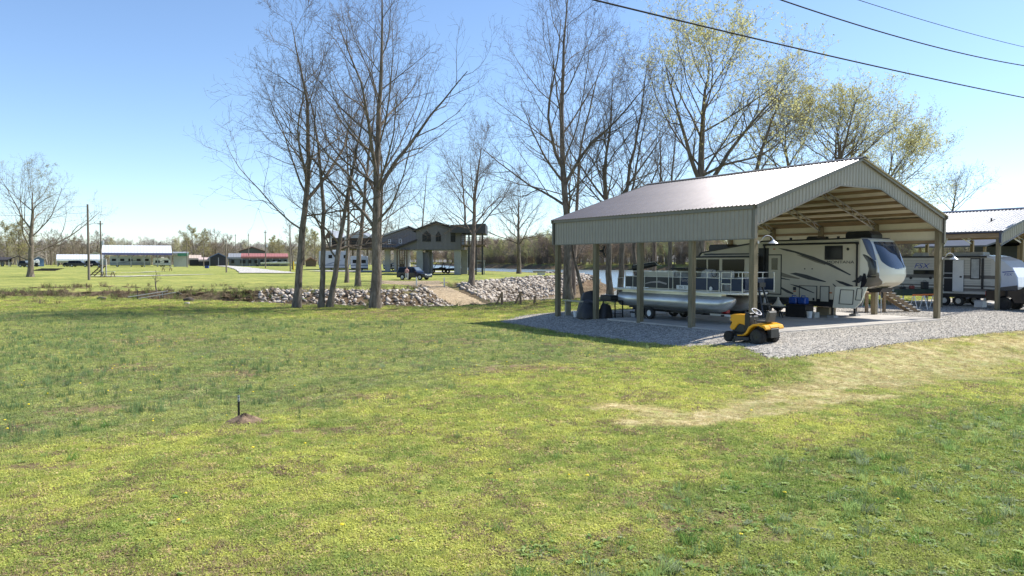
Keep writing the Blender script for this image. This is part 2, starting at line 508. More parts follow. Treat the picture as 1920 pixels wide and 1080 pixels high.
def make_ground():
    ys = [-60.0, -20.0, 0.0, 3.0]
    y = 5.0
    while y < 3500:
        ys.append(y)
        st = max(.10, y * .011)
        if 48 < y < 120: st = .38
        if y > 120: st = (y - 120) * .03 + .8
        y += st
    ys = np.array(ys)
    xa = [0.0]; x = 0.0
    while x < 3000:
        st = .28 if x < 24 else (.28 + (x - 24) * .045)
        x += st; xa.append(x)
    xs = np.array([-a for a in xa[:0:-1]] + xa)
    X, Y = np.meshgrid(xs, ys)
    fx = X.ravel(); fy = Y.ravel()
    z = height(fx, fy)
    nx, ny = len(xs), len(ys)
    idx = np.arange(nx * ny).reshape(ny, nx)
    q = np.stack([idx[:-1, :-1], idx[:-1, 1:], idx[1:, 1:], idx[1:, :-1]], -1).reshape(-1, 4)
    me = fast_mesh('lawn', np.stack([fx, fy, z], -1), q, ground_material(), 4, True)
    straw, onion, bare, weed, bank = zones(fx, fy)
    set_attr(me, 'zone', np.stack([straw, onion, bare], -1))
    set_attr(me, 'zone2', np.stack([weed, bank, bank * 0], -1))
    o = link('lawn', me); tag(o, 'mown spring lawn with straw tracks, weedy patches and ditch banks', kind='structure')
    return nx * ny
make_ground()

def sheet(name, poly, step, mat, lift, label, ragged=.25, rs=.7, kind='structure'):
    """ground covering that follows the terrain, with an uneven edge"""
    P = np.array(poly); x0, y0 = P.min(0) - .5; x1, y1 = P.max(0) + .5
    xs = np.arange(x0, x1, step); ys = np.arange(y0, y1, step)
    X, Y = np.meshgrid(xs, ys); fx, fy = X.ravel(), Y.ravel()
    s = sdf(fx, fy, poly) + (fbm(fx, fy, rs, 5) - .5) * 2 * ragged
    nx, ny = len(xs), len(ys); idx = np.arange(nx * ny).reshape(ny, nx)
    q = np.stack([idx[:-1, :-1], idx[:-1, 1:], idx[1:, 1:], idx[1:, :-1]], -1).reshape(-1, 4)
    q = q[(s[q] > 0).sum(1) >= 3]
    used = np.unique(q); remap = np.full(nx * ny, -1); remap[used] = np.arange(len(used))
    zz = height(fx[used], fy[used]) + lift * np.clip(.2 + s[used] * 2, 0, 1)
    me = fast_mesh(name, np.stack([fx[used], fy[used], zz], -1), remap[q], mat, 4, True)
    o = link(name, me); tag(o, label, kind=kind)
    return o

def gravel_mat(name, cols, sc=26.0, bump=.9):
    m = bpy.data.materials.new(name); m.use_nodes = True
    nt = m.node_tree; p = nt.nodes['Principled BSDF']; p.inputs['Roughness'].default_value = .9; p.inputs['Specular IOR Level'].default_value = .2
    vec = nt.nodes.new('ShaderNodeTexCoord').outputs['Object']
    v = nt.nodes.new('ShaderNodeTexVoronoi'); v.inputs['Scale'].default_value = sc; nt.links.new(vec, v.inputs['Vector'])
    sp = nt.nodes.new('ShaderNodeSeparateColor'); nt.links.new(v.outputs['Color'], sp.inputs[0])
    c = ramp(nt, sp.outputs[0], [(.05, cols[0]), (.45, cols[1]), (.95, cols[2])])
    c = mixc(nt, .6, c, ramp(nt, v.outputs['Distance'], [(.25, (1.1, 1.1, 1.1)), (.75, (.35, .35, .35))]), 'MULTIPLY')
    v2 = nt.nodes.new('ShaderNodeTexVoronoi'); v2.inputs['Scale'].default_value = sc * .42; nt.links.new(vec, v2.inputs['Vector'])
    sp2 = nt.nodes.new('ShaderNodeSeparateColor'); nt.links.new(v2.outputs['Color'], sp2.inputs[0])
    c = mixc(nt, .45, c, ramp(nt, sp2.outputs[1], [(.1, (.62, .62, .64)), (.9, (1.3, 1.28, 1.25))]), 'MULTIPLY')
    c = mixc(nt, .5, c, ramp(nt, noise(nt, .55, 5, .6, vec), [(.3, (.8, .8, .8)), (.7, (1.15, 1.13, 1.1))]), 'MULTIPLY')
    nt.links.new(c, p.inputs['Base Color'])
    b = nt.nodes.new('ShaderNodeBump'); b.inputs['Strength'].default_value = bump; b.inputs['Distance'].default_value = .02; b.invert = True
    nt.links.new(v.outputs['Distance'], b.inputs['Height']); nt.links.new(b.outputs[0], p.inputs['Normal'])
    return m

GRAV = gravel_mat('crushed_stone', [(.18, .165, .145), (.43, .40, .35), (.63, .59, .52)], 17)
sheet('gravel_pad', GRAVEL, .16, GRAV, .03, 'grey crushed stone pad round the carports', .16, .6)
RAMP_M = gravel_mat('ramp_gravel', [(.30, .22, .13), (.44, .34, .21), (.58, .47, .32)], 12, .5)
d = RAMP_B - RAMP_A; d = d / np.linalg.norm(d); nrm = np.array([d[1], -d[0]])
rp = [RAMP_A - d * 9 + nrm * -5.5, RAMP_A - d * 2 - nrm * 2.6, RAMP_A - nrm * 1.9, RAMP_B + d * 3 - nrm * 1.7, RAMP_B + d * 3 + nrm * 2.0, RAMP_A + nrm * 2.2, RAMP_A - d * 3 + nrm * 3.6, RAMP_A - d * 7 + nrm * 5, RAMP_A - d * 9.5 + nrm * 1]
sheet('boat_ramp', [tuple(a) for a in rp], .3, RAMP_M, .05, 'tan gravel boat ramp running down into the inlet', .3, 1.2)

ROADM = gravel_mat('pale_road_gravel', [(.42, .40, .36), (.58, .56, .51), (.70, .68, .62)], 6, .3)
def ribbon(name, pts, widths, mat, label, lift=.05, step=1.0):
    P = [np.array(gp(*p)[:2]) if len(p) == 2 else np.array(p[:2]) for p in pts]
    out = []; W = []
    for i in range(len(P) - 1):
        n = max(2, int(np.linalg.norm(P[i + 1] - P[i]) / (step * 2)))
        for k in range(n):
            t = k / n; out.append(P[i] * (1 - t) + P[i + 1] * t); W.append(widths[i] * (1 - t) + widths[i + 1] * t)
    out.append(P[-1]); W.append(widths[-1]); out = np.array(out)
    T = np.gradient(out, axis=0); T /= np.linalg.norm(T, axis=1)[:, None] + 1e-9; N = np.stack([-T[:, 1], T[:, 0]], -1)
    m = 7; rows = []
    for k in range(m):
        s = k / (m - 1) - .5
        jit = (vnoise(out[:, 0] + k, out[:, 1], 4, 3) - .5) * .5
        rows.append(out + N * ((np.array(W) * s) + (jit if k in (0, m - 1) else 0))[:, None])
    V = np.stack(rows, 1).reshape(-1, 2)
    z = height(V[:, 0], V[:, 1]) + lift
    nn = len(out); idx = np.arange(nn * m).reshape(nn, m)
    q = np.stack([idx[:-1, :-1], idx[:-1, 1:], idx[1:, 1:], idx[1:, :-1]], -1).reshape(-1, 4)
    o = link(name, fast_mesh(name, np.column_stack([V, z]), q, mat, 4, True)); tag(o, label, kind='structure'); return o
ribbon('gravel_road', [(545, 513), (500, 512), (470, 506), (440, 501), (405, 497.5), (385, 496.5)], [2.5, 9, 6, 4.5, 4, 4], ROADM, 'pale gravel road curving away past the utility poles', .12)
ribbon('camp_lane', [(170, 518), (240, 518.5), (330, 516.5), (400, 515)], [1.4, 2.2, 2.0, .8], ROADM, 'pale gravel lane on the grass before the white carport', .08)
ribbon('parking_lane', [(225, 511.8), (270, 511), (310, 509.5)], [1.2, 1.6, .8], ROADM, 'short strip of pale gravel beside the picnic table', .08)
ribbon('house_drive', [(600, 508), (680, 509), (740, 509), (800, 510), (870, 511)], [9, 10, 11, 10, 5], gravel_mat('drive_concrete', [(.5, .49, .46), (.55, .54, .50), (.6, .59, .55)], 2, .1), 'pale drive under the stilted houses', .1)
ribbon('bank_track', [(700, 527), (770, 530), (840, 530)], [1.5, 3.5, 2.2], RAMP_M, 'worn tan track behind the rock bank', .06)

# ------------------------------------------------------------------ water
def water_mat(name, col, sc, rough=.12, bump=.25):
    m = bpy.data.materials.new(name); m.use_nodes = True
    nt = m.node_tree; p = nt.nodes['Principled BSDF']
    p.inputs['Base Color'].default_value = (*col, 1); p.inputs['Roughness'].default_value = rough; p.inputs['IOR'].default_value = 1.33
    tc = nt.nodes.new('ShaderNodeTexCoord'); mp = nt.nodes.new('ShaderNodeMapping'); mp.inputs['Scale'].default_value = (1, .45, 1); mp.inputs['Rotation'].default_value = (0, 0, .5)
    nt.links.new(tc.outputs['Object'], mp.inputs['Vector'])
    b = nt.nodes.new('ShaderNodeBump'); b.inputs['Strength'].default_value = bump; b.inputs['Distance'].default_value = .25
    nt.links.new(noise(nt, sc, 5, .6, mp.outputs[0]), b.inputs['Height']); nt.links.new(b.outputs[0], p.inputs['Normal'])
    return m
w = MB(); w.add([(-400, 108, -1.5), (1500, 60, -1.5), (1500, 1200, -1.5), (-400, 1200, -1.5)], [(0, 1, 2, 3)])
w.add([(15.5, 55, -1.504), (150, 55, -1.504), (150, 92, -1.504), (12, 100, -1.504)], [(0, 1, 2, 3)])
o = w.build('river', water_mat('river_water', (.16, .20, .21), .9, .25, .5)); tag(o, 'wide blue-grey river behind the carport and house', kind='structure')
w = MB(); w.add([(-14, 50, -1.49), (40, 50, -1.49), (40, 125, -1.49), (-14, 125, -1.49)], [(0, 1, 2, 3)])
o = w.build('inlet_water', water_mat('inlet_water', (.25, .19, .115), 2.2, .10, .06)); tag(o, 'still brown water in the inlet below the rocks', kind='structure')

# ------------------------------------------------------------------ trees
def unit(a): return a / (np.linalg.norm(a, axis=-1, keepdims=True) + 1e-9)

def grow(rng, H, r0, lean=(0, 0), clear=.35, nch=(15, 8, 6, 4), spread=.45, rise=(.025, .085, .06, .03), wob=(.04, .10, .16, .22, .28), rmin=.0085, path=None, angs=(44, 36, 37, 42), forks=0, cap=.55, fpos=None):
    """levels of limbs, every level grown at once"""
    levels = []
    s0 = 16
    if path is not None:
        pts = np.array(path, float)
        tt = np.linspace(0, 1, len(pts)); ti = np.linspace(0, 1, s0 + 1)
        P = np.stack([np.interp(ti, tt, pts[:, k]) for k in range(3)], -1)
        P[1:-1] += rng.normal(0, H * .0015, (s0 - 1, 3)) * [1, 1, 0]
        P = P[None]
    else:
        P = np.zeros((1, s0 + 1, 3)); dvec = unit(np.array([[lean[0] * .3, lean[1] * .3, 1.0]]))
        for i in range(s0):
            dvec = unit(dvec + rng.normal(0, wob[0], (1, 3)) * [1, 1, .3] + np.array([[lean[0] * .04, lean[1] * .04, .03]]))
            P[:, i + 1] = P[:, i] + dvec * H / s0
    t = np.linspace(0, 1, s0 + 1)
    R = (r0 * (1 - t) ** .9 + .012)[None]
    R[:, 0] *= 1.40; R[:, 1] *= 1.04
    levels.append((P, R, 10))
    L = np.array([H])
    for lv, n in enumerate(nch):
        B = len(P); S = P.shape[1] - 1
        tlo = clear if lv == 0 else .18
        tt = (np.linspace(0, 1, n)[None] * np.ones((B, 1)) + rng.uniform(-.5, .5, (B, n)) / n)
        tt = np.clip(tlo + (.97 - tlo) * tt, tlo, .985)
        if lv == 0: tt = tlo + (tt - tlo) ** 1.15 * (.97 - tlo) / ((.97 - tlo) ** 1.15)
        f = tt * S; i0 = np.minimum(f.astype(int), S - 1); fr = (f - i0)[..., None]
        bi = np.arange(B)[:, None]
        p0 = P[bi, i0] * (1 - fr) + P[bi, i0 + 1] * fr
        tg = unit(P[bi, i0 + 1] - P[bi, i0])
        rr = R[bi, i0] * (1 - fr[..., 0]) + R[bi, i0 + 1] * fr[..., 0]
        az = (np.arange(n)[None] * 2.4 + rng.uniform(0, 6.28, (B, 1)) + rng.uniform(-.5, .5, (B, n)))
        ref = np.where(np.abs(tg[..., 2:3]) > .9, np.array([1.0, 0, 0]), np.array([0, 0, 1.0]))
        a = unit(np.cross(tg, ref)); b = np.cross(a, tg)
        ang = np.radians(angs[min(lv, len(angs) - 1)] + rng.normal(0, 9, (B, n)))[..., None]
        if lv == 0: ang = ang * (1.25 - .6 * ((tt[..., None] - tlo) / (1 - tlo)))
        if lv == 0 and forks:
            tt[:, :forks] = (fpos or tlo) + .10 * np.arange(forks)[None] / forks; f = tt * S; i0 = np.minimum(f.astype(int), S - 1); fr = (f - i0)[..., None]
            p0 = P[bi, i0] * (1 - fr) + P[bi, i0 + 1] * fr; rr = R[bi, i0] * (1 - fr[..., 0]) + R[bi, i0 + 1] * fr[..., 0]
            ang[:, :forks] = np.radians(31)
        dv = tg * np.cos(ang) + (a * np.cos(az)[..., None] + b * np.sin(az)[..., None]) * np.sin(ang)
        if lv == 0:
            tn = (tt - tlo) / (1 - tlo)
            Lc = H * spread * (1.18 - .78 * tn) * rng.uniform(.7, 1.15, (B, n))
            Rc = rr * rng.uniform(.30, .50, (B, n)); Rc = np.minimum(Rc, r0 * cap * .75)
            if forks: Rc[:, :forks] = rr[:, :forks] * .66; Lc[:, :forks] = H * (1 - tt[:, :forks]) * rng.uniform(.68, .86, (B, forks))
        else:
            Lc = L[:, None] * (.58 - .30 * (tt - .18)) * rng.uniform(.65, 1.2, (B, n))
            Rc = rr * rng.uniform(.38, .60, (B, n))
        Rc = np.maximum(Rc, rmin)
        P0 = p0.reshape(-1, 3); D = unit(dv.reshape(-1, 3)); Ln = Lc.ravel(); Rn = Rc.ravel()
        segs = (8, 6, 4, 3, 2)[lv] if lv < 5 else 2
        Q = np.zeros((len(P0), segs + 1, 3)); Q[:, 0] = P0
        wv = wob[min(lv + 1, len(wob) - 1)]
        for i in range(segs):
            D = unit(D + rng.normal(0, wv, D.shape) + np.array([0, 0, rise[min(lv, len(rise) - 1)] * (1.6 if i > segs * .3 else .4)]))
            Q[:, i + 1] = Q[:, i] + D * (Ln / segs)[:, None]
        tq = np.linspace(0, 1, segs + 1)[None]
        RR = np.maximum(Rn[:, None] * (1 - tq * .82), rmin * .55)
        levels.append((Q, RR, (6, 4, 3, 3, 3)[lv] if lv < 5 else 3))
        P, R, L = Q, RR, Ln
    return levels

def tubes_np(levels):
    VS, FS = [], []; off = 0
    for P, R, k in levels:
        B, S, _ = P.shape
        T = unit(np.gradient(P, axis=1)); ref = np.where(np.abs(T[:, :1, 2:3]) > .8, np.array([1.0, .3, 0]), np.array([0, 0, 1.0])) * np.ones_like(T)
        a = unit(np.cross(T, ref)); b = np.cross(T, a)
        an = np.arange(k) * 2 * np.pi / k
        V = P[:, :, None] + R[:, :, None, None] * (a[:, :, None] * np.cos(an)[None, None, :, None] + b[:, :, None] * np.sin(an)[None, None, :, None])
        idx = np.arange(B * S * k).reshape(B, S, k) + off
        q = np.stack([idx[:, :-1], np.roll(idx, -1, 2)[:, :-1], np.roll(idx, -1, 2)[:, 1:], idx[:, 1:]], -1).reshape(-1, 4)
        VS.append(V.reshape(-1, 3)); FS.append(q); off += B * S * k
    return np.concatenate(VS), np.concatenate(FS)

def flecks(rng, pts, size, per=3, spread=.12, aspect=.6):
    """leaf-sized faces round the given twig points"""
    n = len(pts) * per
    c = np.repeat(pts, per, 0) + rng.normal(0, spread, (n, 3))
    u = unit(rng.normal(0, 1, (n, 3))); v = unit(np.cross(u, rng.normal(0, 1, (n, 3))))
    s = (size * rng.uniform(.55, 1.3, n))[:, None]
    V = np.stack([c - u * s, c + v * s * aspect, c + u * s, c - v * s * aspect], 1).reshape(-1, 3)
    return V, np.arange(n * 4).reshape(n, 4)

BARK = M('bark', (.27, .23, .19), .95, var=.5, scale=5.5, bump=1.0, bscale=16, col2=(.085, .066, .05), stretch=(1, 1, .28), spec=.12, dirt=(.13, .108, .085))
TWIG = M('twig_bark', (.20, .165, .13), .9, var=.3, scale=.6, col2=(.10, .08, .064), spec=.15)
TWIGP = M('pale_twig_bark', (.30, .25, .19), .9, var=.3, scale=.6, col2=(.16, .125, .09), spec=.15)
LEAFY = M('young_leaf', (.72, .69, .34), .7, var=.3, scale=.9, col2=(.54, .52, .22), spec=.2)
LEAFG = M('bud_green', (.46, .44, .18), .7, var=.3, scale=.9, col2=(.34, .30, .13), spec=.2)

def add_tree(seed, label, base, H, r0, leaf=None, leafn=2, leafsize=.05, twig=None, group=None, **kw):
    rng = np.random.default_rng(seed)
    base = Vector(base)
    t = thing('bare_tree' if leaf is None else 'budding_tree', label, 'tree', base, 0, group)
    lv = grow(rng, H, r0, **kw)
    V, F = tubes_np(lv[:1]); V[:, 2] -= 0.12
    link('trunk', fast_mesh('trunk', V, F, BARK, 4, True), t)
    V, F = tubes_np(lv[1:2]); link('limbs', fast_mesh('limbs', V, F, BARK, 4, True), t)
    V, F = tubes_np(lv[2:]); link('crown', fast_mesh('crown', V, F, twig or TWIG, 4, False), t)
    if leaf is not None:
        Q = lv[-1][0]
        tips = np.concatenate([Q[:, -1], Q[:, -2], Q[:, Q.shape[1] // 2]])
        V, F = flecks(rng, tips, leafsize, leafn, .09)
        lo = link('foliage', fast_mesh('foliage', V, F, leaf, 4, False), t); lo['kind'] = 'stuff'
    return t

def wpath(pix, Y, b):
    """trunk line through pixels at its own distance, in the tree's coordinates"""
    out = [(0, 0, 0)]
    for k, p in enumerate(pix):
        w_ = atd(p[0], p[1], Y + (p[2] if len(p) > 2 else 0)); out.append((w_.x - b.x, w_.y - b.y, w_.z - b.z))
    return out

# the stand of trees left of the middle, on the crest of the near bank
def T(seed, label, px, py, pix, r0, dY=0, **kw):
    b = gp(px, py) if py is not None else gy(px, dY)
    path = wpath(pix, b.y, b)
    H = max(p[2] for p in path)
    return add_tree(seed, label, b, H, r0, path=path, **kw)

T(11, 'tall bare tree leaning right, leftmost of the stand on the ditch crest', 556, 577, [(563, 480), (572, 380), (580, 300), (578, 200), (560, 110), (545, 35)], .27, forks=2, fpos=.34, clear=.20, nch=(18, 9, 6, 3), spread=.38)
T(12, 'slim bare tree just left of the widest trunk pair in the stand', 602, 577, [(606, 480), (606, 380), (600, 300), (590, 220), (570, 150)], .20, clear=.22, nch=(14, 7, 5, 3), spread=.34)
T(13, 'bare tree leaning strongly right from the rocks', 617, 577, [(628, 510), (640, 430), (655, 340), (672, 260), (690, 170)], .225, clear=.26, nch=(14, 7, 5, 3), spread=.30)
T(14, 'straight bare tree behind the rock bank, left of the low bench', 650, 530, [(652, 450), (655, 360), (650, 270), (655, 190)], .23, clear=.24, nch=(14, 7, 5, 3), spread=.34)
T(15, 'bare tree behind the rock bank at the left end of the low bench', 671, 537, [(674, 460), (682, 380), (690, 300), (700, 220), (705, 150)], .28, clear=.24, nch=(14, 7, 5, 3), spread=.34)
T(16, 'largest bare tree of the stand, thick straight trunk on the ditch crest', 704, 578, [(705, 480), (706, 380), (708, 280), (712, 180), (716, 60), (716, -60)], .355, forks=2, fpos=.36, clear=.19, nch=(25, 9, 7, 3), spread=.37, )
T(17, 'slim bare tree close behind the largest trunk of the stand', 711, 534, [(713, 450), (716, 350), (712, 250), (720, 170)], .22, clear=.25, nch=(13, 7, 5, 3), spread=.32)
T(18, 'short bare tree leaning over the parked dark vehicle', 782, 507, [(786, 470), (792, 420), (797, 360), (803, 300)], .25, clear=.35, nch=(11, 7, 5, 3), spread=.40, twig=TWIGP)
T(19, 'bare tree on the bank top right of the boat ramp', 884, 536, [(886, 480), (888, 430), (890, 370), (898, 310), (904, 262)], .34, clear=.34, nch=(17, 10, 7, 3), spread=.44)
T(20, 'bare tree beside the grey stilted house, just left of the bank-top tree', 868, 513, [(871, 460), (872, 410), (868, 340), (862, 280)], .30, clear=.40, nch=(12, 7, 5, 3), spread=.38, twig=TWIGP)
T(21, 'bare round-headed tree standing alone by the river, right of the house', 973, 513, [(973, 470), (972, 430), (972, 390), (971, 345)], .36, clear=.28, nch=(19, 10, 7, 3), spread=.50)
T(22, 'huge twin-trunked bare tree behind the left end of the carport', 1066, 562, [(1064, 480), (1062, 400), (1056, 300), (1052, 180), (1058, 60), (1070, -60)], .36, forks=2, fpos=.42, clear=.24, nch=(22, 9, 7, 3), spread=.40, )
T(23, 'second trunk beside the huge tree behind the left end of the carport', 1074, 559, [(1078, 460), (1082, 380), (1088, 280), (1110, 180), (1140, 80)], .32, clear=.40, nch=(14, 9, 6, 3), spread=.38)
T(24, 'thin crooked tree leaning left behind the grill', 1094, 561, [(1086, 520), (1076, 480), (1070, 440), (1060, 390)], .17, clear=.45, nch=(9, 6, 4), spread=.40)
T(25, 'bare forked tree seen between the second and third carport posts', 1144, 561, [(1141, 480), (1140, 400), (1132, 330), (1145, 230), (1150, 130)], .27, forks=2, fpos=.36, clear=.26, nch=(15, 9, 6, 3), spread=.38)
T(26, 'bare tree beside the forked one, behind the third carport post', 1164, 558, [(1165, 480), (1168, 400), (1180, 320), (1200, 220), (1215, 110)], .27, forks=2, fpos=.36, clear=.26, nch=(15, 9, 6, 3), spread=.36)
T(27, 'thin bare tree behind the rolled boat top', 1257, None, [(1257, 450), (1256, 380), (1262, 300), (1270, 210)], .2, dY=66, clear=.42, nch=(11, 7, 5, 3), spread=.38)
T(28, 'bare tree leaning right behind the pontoon boat', 1197, None, [(1188, 460), (1200, 400), (1222, 340), (1250, 270)], .2, dY=68, clear=.45, nch=(10, 7, 5, 3), spread=.36, twig=TWIGP)
T(29, 'tall tree with sparse yellow-green leaves above the carport roof', 1312, None, [(1314, 420), (1314, 330), (1316, 240), (1322, 170), (1334, 105)], .44, dY=62, leaf=LEAFY, leafn=1, leafsize=.085, forks=2, clear=.32, nch=(18, 9, 6, 4), spread=.54, angs=(52, 36, 37, 42), rise=(.03, .10, .07, .03))
T(30, 'half-bare tree leaning right, between the two tallest leafy ones', 1380, None, [(1400, 400), (1420, 310), (1436, 255), (1454, 205), (1472, 172)], .26, dY=68, leaf=LEAFY, leafn=1, leafsize=.06, clear=.28, nch=(14, 8, 6, 3), spread=.36)
T(31, 'short twiggy tree rising over the middle of the carport ridge', 1478, None, [(1476, 400), (1480, 320), (1472, 270), (1475, 222)], .28, dY=72, leaf=LEAFG, leafn=2, leafsize=.06, clear=.30, nch=(16, 9, 6, 3), spread=.46)
T(32, 'round yellow-green tree above the carport ridge', 1565, None, [(1566, 420), (1568, 330), (1574, 290), (1572, 262), (1568, 232)], .34, dY=70, leaf=LEAFY, leafn=1, leafsize=.08, forks=3, clear=.34, nch=(19, 10, 6, 3), spread=.54, rise=(.04, .12, .08, .03))
T(33, 'low leaning yellow-green tree behind the right slope of the carport', 1620, None, [(1635, 420), (1655, 360), (1678, 315), (1700, 288)], .26, dY=76, leaf=LEAFY, leafn=1, leafsize=.08, clear=.28, nch=(18, 9, 6, 3), spread=.52)
T(34, 'small wind-bent bare tree behind the gap between the carports', 1778, None, [(1780, 440), (1785, 400), (1790, 370), (1795, 340)], .26, dY=100, clear=.5, nch=(13, 8, 5, 3), spread=.34)
T(35, 'spreading bare tree alone in the far left field', 57, 519, [(58, 480), (58, 440), (62, 400), (60, 380), (62, 345)], .40, leaf=LEAFG, leafn=1, leafsize=.05, clear=.22, nch=(12, 8, 6, 4), spread=.74, rise=(.02, .07, .06, .03), angs=(52, 38, 38, 42))
T(36, 'leafless sapling at the edge of the ditch', 294, 547, [(292, 535), (291, 524), (293, 512)], .07, clear=.3, nch=(7, 5, 3), spread=.45, rmin=.009)
T(37, 'small bare tree among the poles by the gravel road', 549, 505, [(548, 480), (546, 460), (543, 425)], .2, clear=.3, nch=(11, 7, 5), spread=.42, rmin=.02)
T(38, 'leafless low tree hung over the water right of the carport post', 1110, 566, [(1112, 545), (1114, 530), (1116, 518)], .03, clear=.2, nch=(6, 4, 3), spread=.5, rmin=.009)
T(39, 'thin bare tree over the left end of the far grey roof', 745, 505, [(745, 460), (748, 420), (752, 380)], .16, clear=.4, nch=(10, 7, 4), spread=.4, rmin=.012, twig=TWIGP)
T(40, 'bare tree with pale twigs behind the carport post nearest the boat bow', 1225, None, [(1228, 430), (1235, 370), (1240, 300), (1236, 240)], .24, dY=80, clear=.4, nch=(12, 7, 5, 3), spread=.4, twig=TWIGP)
T(41, 'slender greenish tree right of the round yellow-green one', 1660, None, [(1655, 420), (1662, 350), (1672, 300), (1684, 250)], .2, dY=84, leaf=LEAFG, leafn=1, leafsize=.07, clear=.4, nch=(12, 7, 5, 3), spread=.4)

# ------------------------------------------------------------------ scatter with geometry nodes
def scatter(name, pts, rot, scl, idx, cols, sources, label, tilt=None):
    me = bpy.data.meshes.new(name); n = len(pts)
    me.vertices.add(n); me.vertices.foreach_set('co', np.ascontiguousarray(pts, np.float32).ravel())
    def att(nm, typ, data, key):
        a = me.attributes.new(nm, typ, 'POINT'); a.data.foreach_set(key, np.ascontiguousarray(data).ravel())
    rv = np.zeros((n, 3), np.float32); rv[:, 2] = rot
    if tilt is not None: rv[:, 0] = tilt[:, 0]; rv[:, 1] = tilt[:, 1]
    att('rotv', 'FLOAT_VECTOR', rv, 'vector'); att('scl', 'FLOAT', np.asarray(scl, np.float32), 'value'); att('idx', 'INT', np.asarray(idx, np.int32), 'value')
    c = np.ones((n, 4), np.float32); c[:, :3] = cols; att('tint', 'FLOAT_COLOR', c, 'color')
    o = link(name, me); tag(o, label, kind='stuff')
    sc = bpy.data.collections.new(name + '_kinds')
    for i, s in enumerate(sources): s.name = '%s_kind_%02d' % (name, i); sc.objects.link(s)
    ng = bpy.data.node_groups.new(name, 'GeometryNodeTree')
    ng.interface.new_socket('Geometry', in_out='INPUT', socket_type='NodeSocketGeometry'); ng.interface.new_socket('Geometry', in_out='OUTPUT', socket_type='NodeSocketGeometry')
    gi = ng.nodes.new('NodeGroupInput'); go = ng.nodes.new('NodeGroupOutput')
    ip = ng.nodes.new('GeometryNodeInstanceOnPoints'); ci = ng.nodes.new('GeometryNodeCollectionInfo')
    ci.inputs[0].default_value = sc; ci.inputs[1].default_value = True; ci.inputs[2].default_value = True
    def na(nm, dt):
        a = ng.nodes.new('GeometryNodeInputNamedAttribute'); a.data_type = dt; a.inputs[0].default_value = nm; return a.outputs[0]
    mp = ng.nodes.new('GeometryNodeMeshToPoints')
    ng.links.new(gi.outputs[0], mp.inputs[0]); ng.links.new(mp.outputs[0], ip.inputs['Points']); ng.links.new(ci.outputs[0], ip.inputs['Instance'])
    ip.inputs['Pick Instance'].default_value = True
    ng.links.new(na('idx', 'INT'), ip.inputs['Instance Index'])
    er = ng.nodes.new('FunctionNodeEulerToRotation'); ng.links.new(na('rotv', 'FLOAT_VECTOR'), er.inputs[0]); ng.links.new(er.outputs[0], ip.inputs['Rotation'])
    ng.links.new(na('scl', 'FLOAT'), ip.inputs['Scale']); ng.links.new(ip.outputs[0], go.inputs[0])
    md = o.modifiers.new('scatter', 'NODES'); md.node_group = ng
    return o

def tint_mat(name, rough=.75, var=.35, trans=0.0):
    m = bpy.data.materials.new(name); m.use_nodes = True
    nt = m.node_tree; p = nt.nodes['Principled BSDF']; p.inputs['Roughness'].default_value = rough; p.inputs['Specular IOR Level'].default_value = .25
    a = nt.nodes.new('ShaderNodeAttribute'); a.attribute_type = 'INSTANCER'; a.attribute_name = 'tint'
    oi = nt.nodes.new('ShaderNodeObjectInfo')
    f = ramp(nt, oi.outputs['Random'], [(0, (1 - var,) * 3), (1, (1 + var * .7,) * 3)])
    nt.links.new(mixc(nt, 1.0, a.outputs['Color'], f, 'MULTIPLY'), p.inputs['Base Color'])
    return m
TINT = tint_mat('grass_blade', .7, .3); leaf_light(TINT, .45); STONE = tint_mat('stone_chip', .9, .3); TINTW = tint_mat('wood_twig', .9, .3)

def src(me): return bpy.data.objects.new(me.name, me)

def blades(rng, n, spread, h0, h1, w, lean=.5, name='tuft'):
    V = []; F = []
    for i in range(n):
        a = rng.uniform(0, 6.28); r = spread * math.sqrt(rng.uniform(0, 1)); h = rng.uniform(h0, h1)
        x, y = r * math.cos(a), r * math.sin(a); b = rng.uniform(0, 6.28); ww = w * rng.uniform(.7, 1.3)
        lx, ly = np.cos(b) * h * lean * rng.uniform(.2, 1), np.sin(b) * h * lean * rng.uniform(.2, 1)
        c = rng.uniform(0, 6.28); dx, dy = math.cos(c) * ww / 2, math.sin(c) * ww / 2
        o = len(V)
        V += [(x - dx, y - dy, -.01), (x + dx, y + dy, -.01), (x + lx * .45 + dx * .8, y + ly * .45 + dy * .8, h * .6), (x + lx * .45 - dx * .8, y + ly * .45 - dy * .8, h * .6),
              (x + lx, y + ly, h * rng.uniform(.85, 1)), (x + lx * 1.02 + dx * .1, y + ly * 1.02, h * .97)]
        F += [(o, o + 1, o + 2, o + 3), (o + 3, o + 2, o + 5, o + 4)]
    return fast_mesh(name, np.array(V), np.array(F), TINT, 4)

def leaves(rng, n, spread, L, w, name, up=.35):
    V = []; F = []
    for i in range(n):
        a = rng.uniform(0, 6.28); l = L * rng.uniform(.6, 1.2); r0 = spread * math.sqrt(rng.uniform(0, 1)); c = rng.uniform(0, 6.28)
        ox, oy = r0 * math.cos(c), r0 * math.sin(c); d = np.array([math.cos(a), math.sin(a)]); nn = np.array([-d[1], d[0]]) * w * rng.uniform(.7, 1.2)
        z0 = rng.uniform(.0, .015); z1 = l * rng.uniform(.1, up); z2 = z1 * rng.uniform(.5, 1.2); o = len(V)
        p1 = d * l * .5; p2 = d * l
        V += [(ox, oy, z0), (ox + p1[0] + nn[0], oy + p1[1] + nn[1], z1), (ox + p2[0], oy + p2[1], z2), (ox + p1[0] - nn[0], oy + p1[1] - nn[1], z1 * 1.05)]
        F += [(o, o + 1, o + 2, o + 3)]
    return fast_mesh(name, np.array(V), np.array(F), TINT, 4)

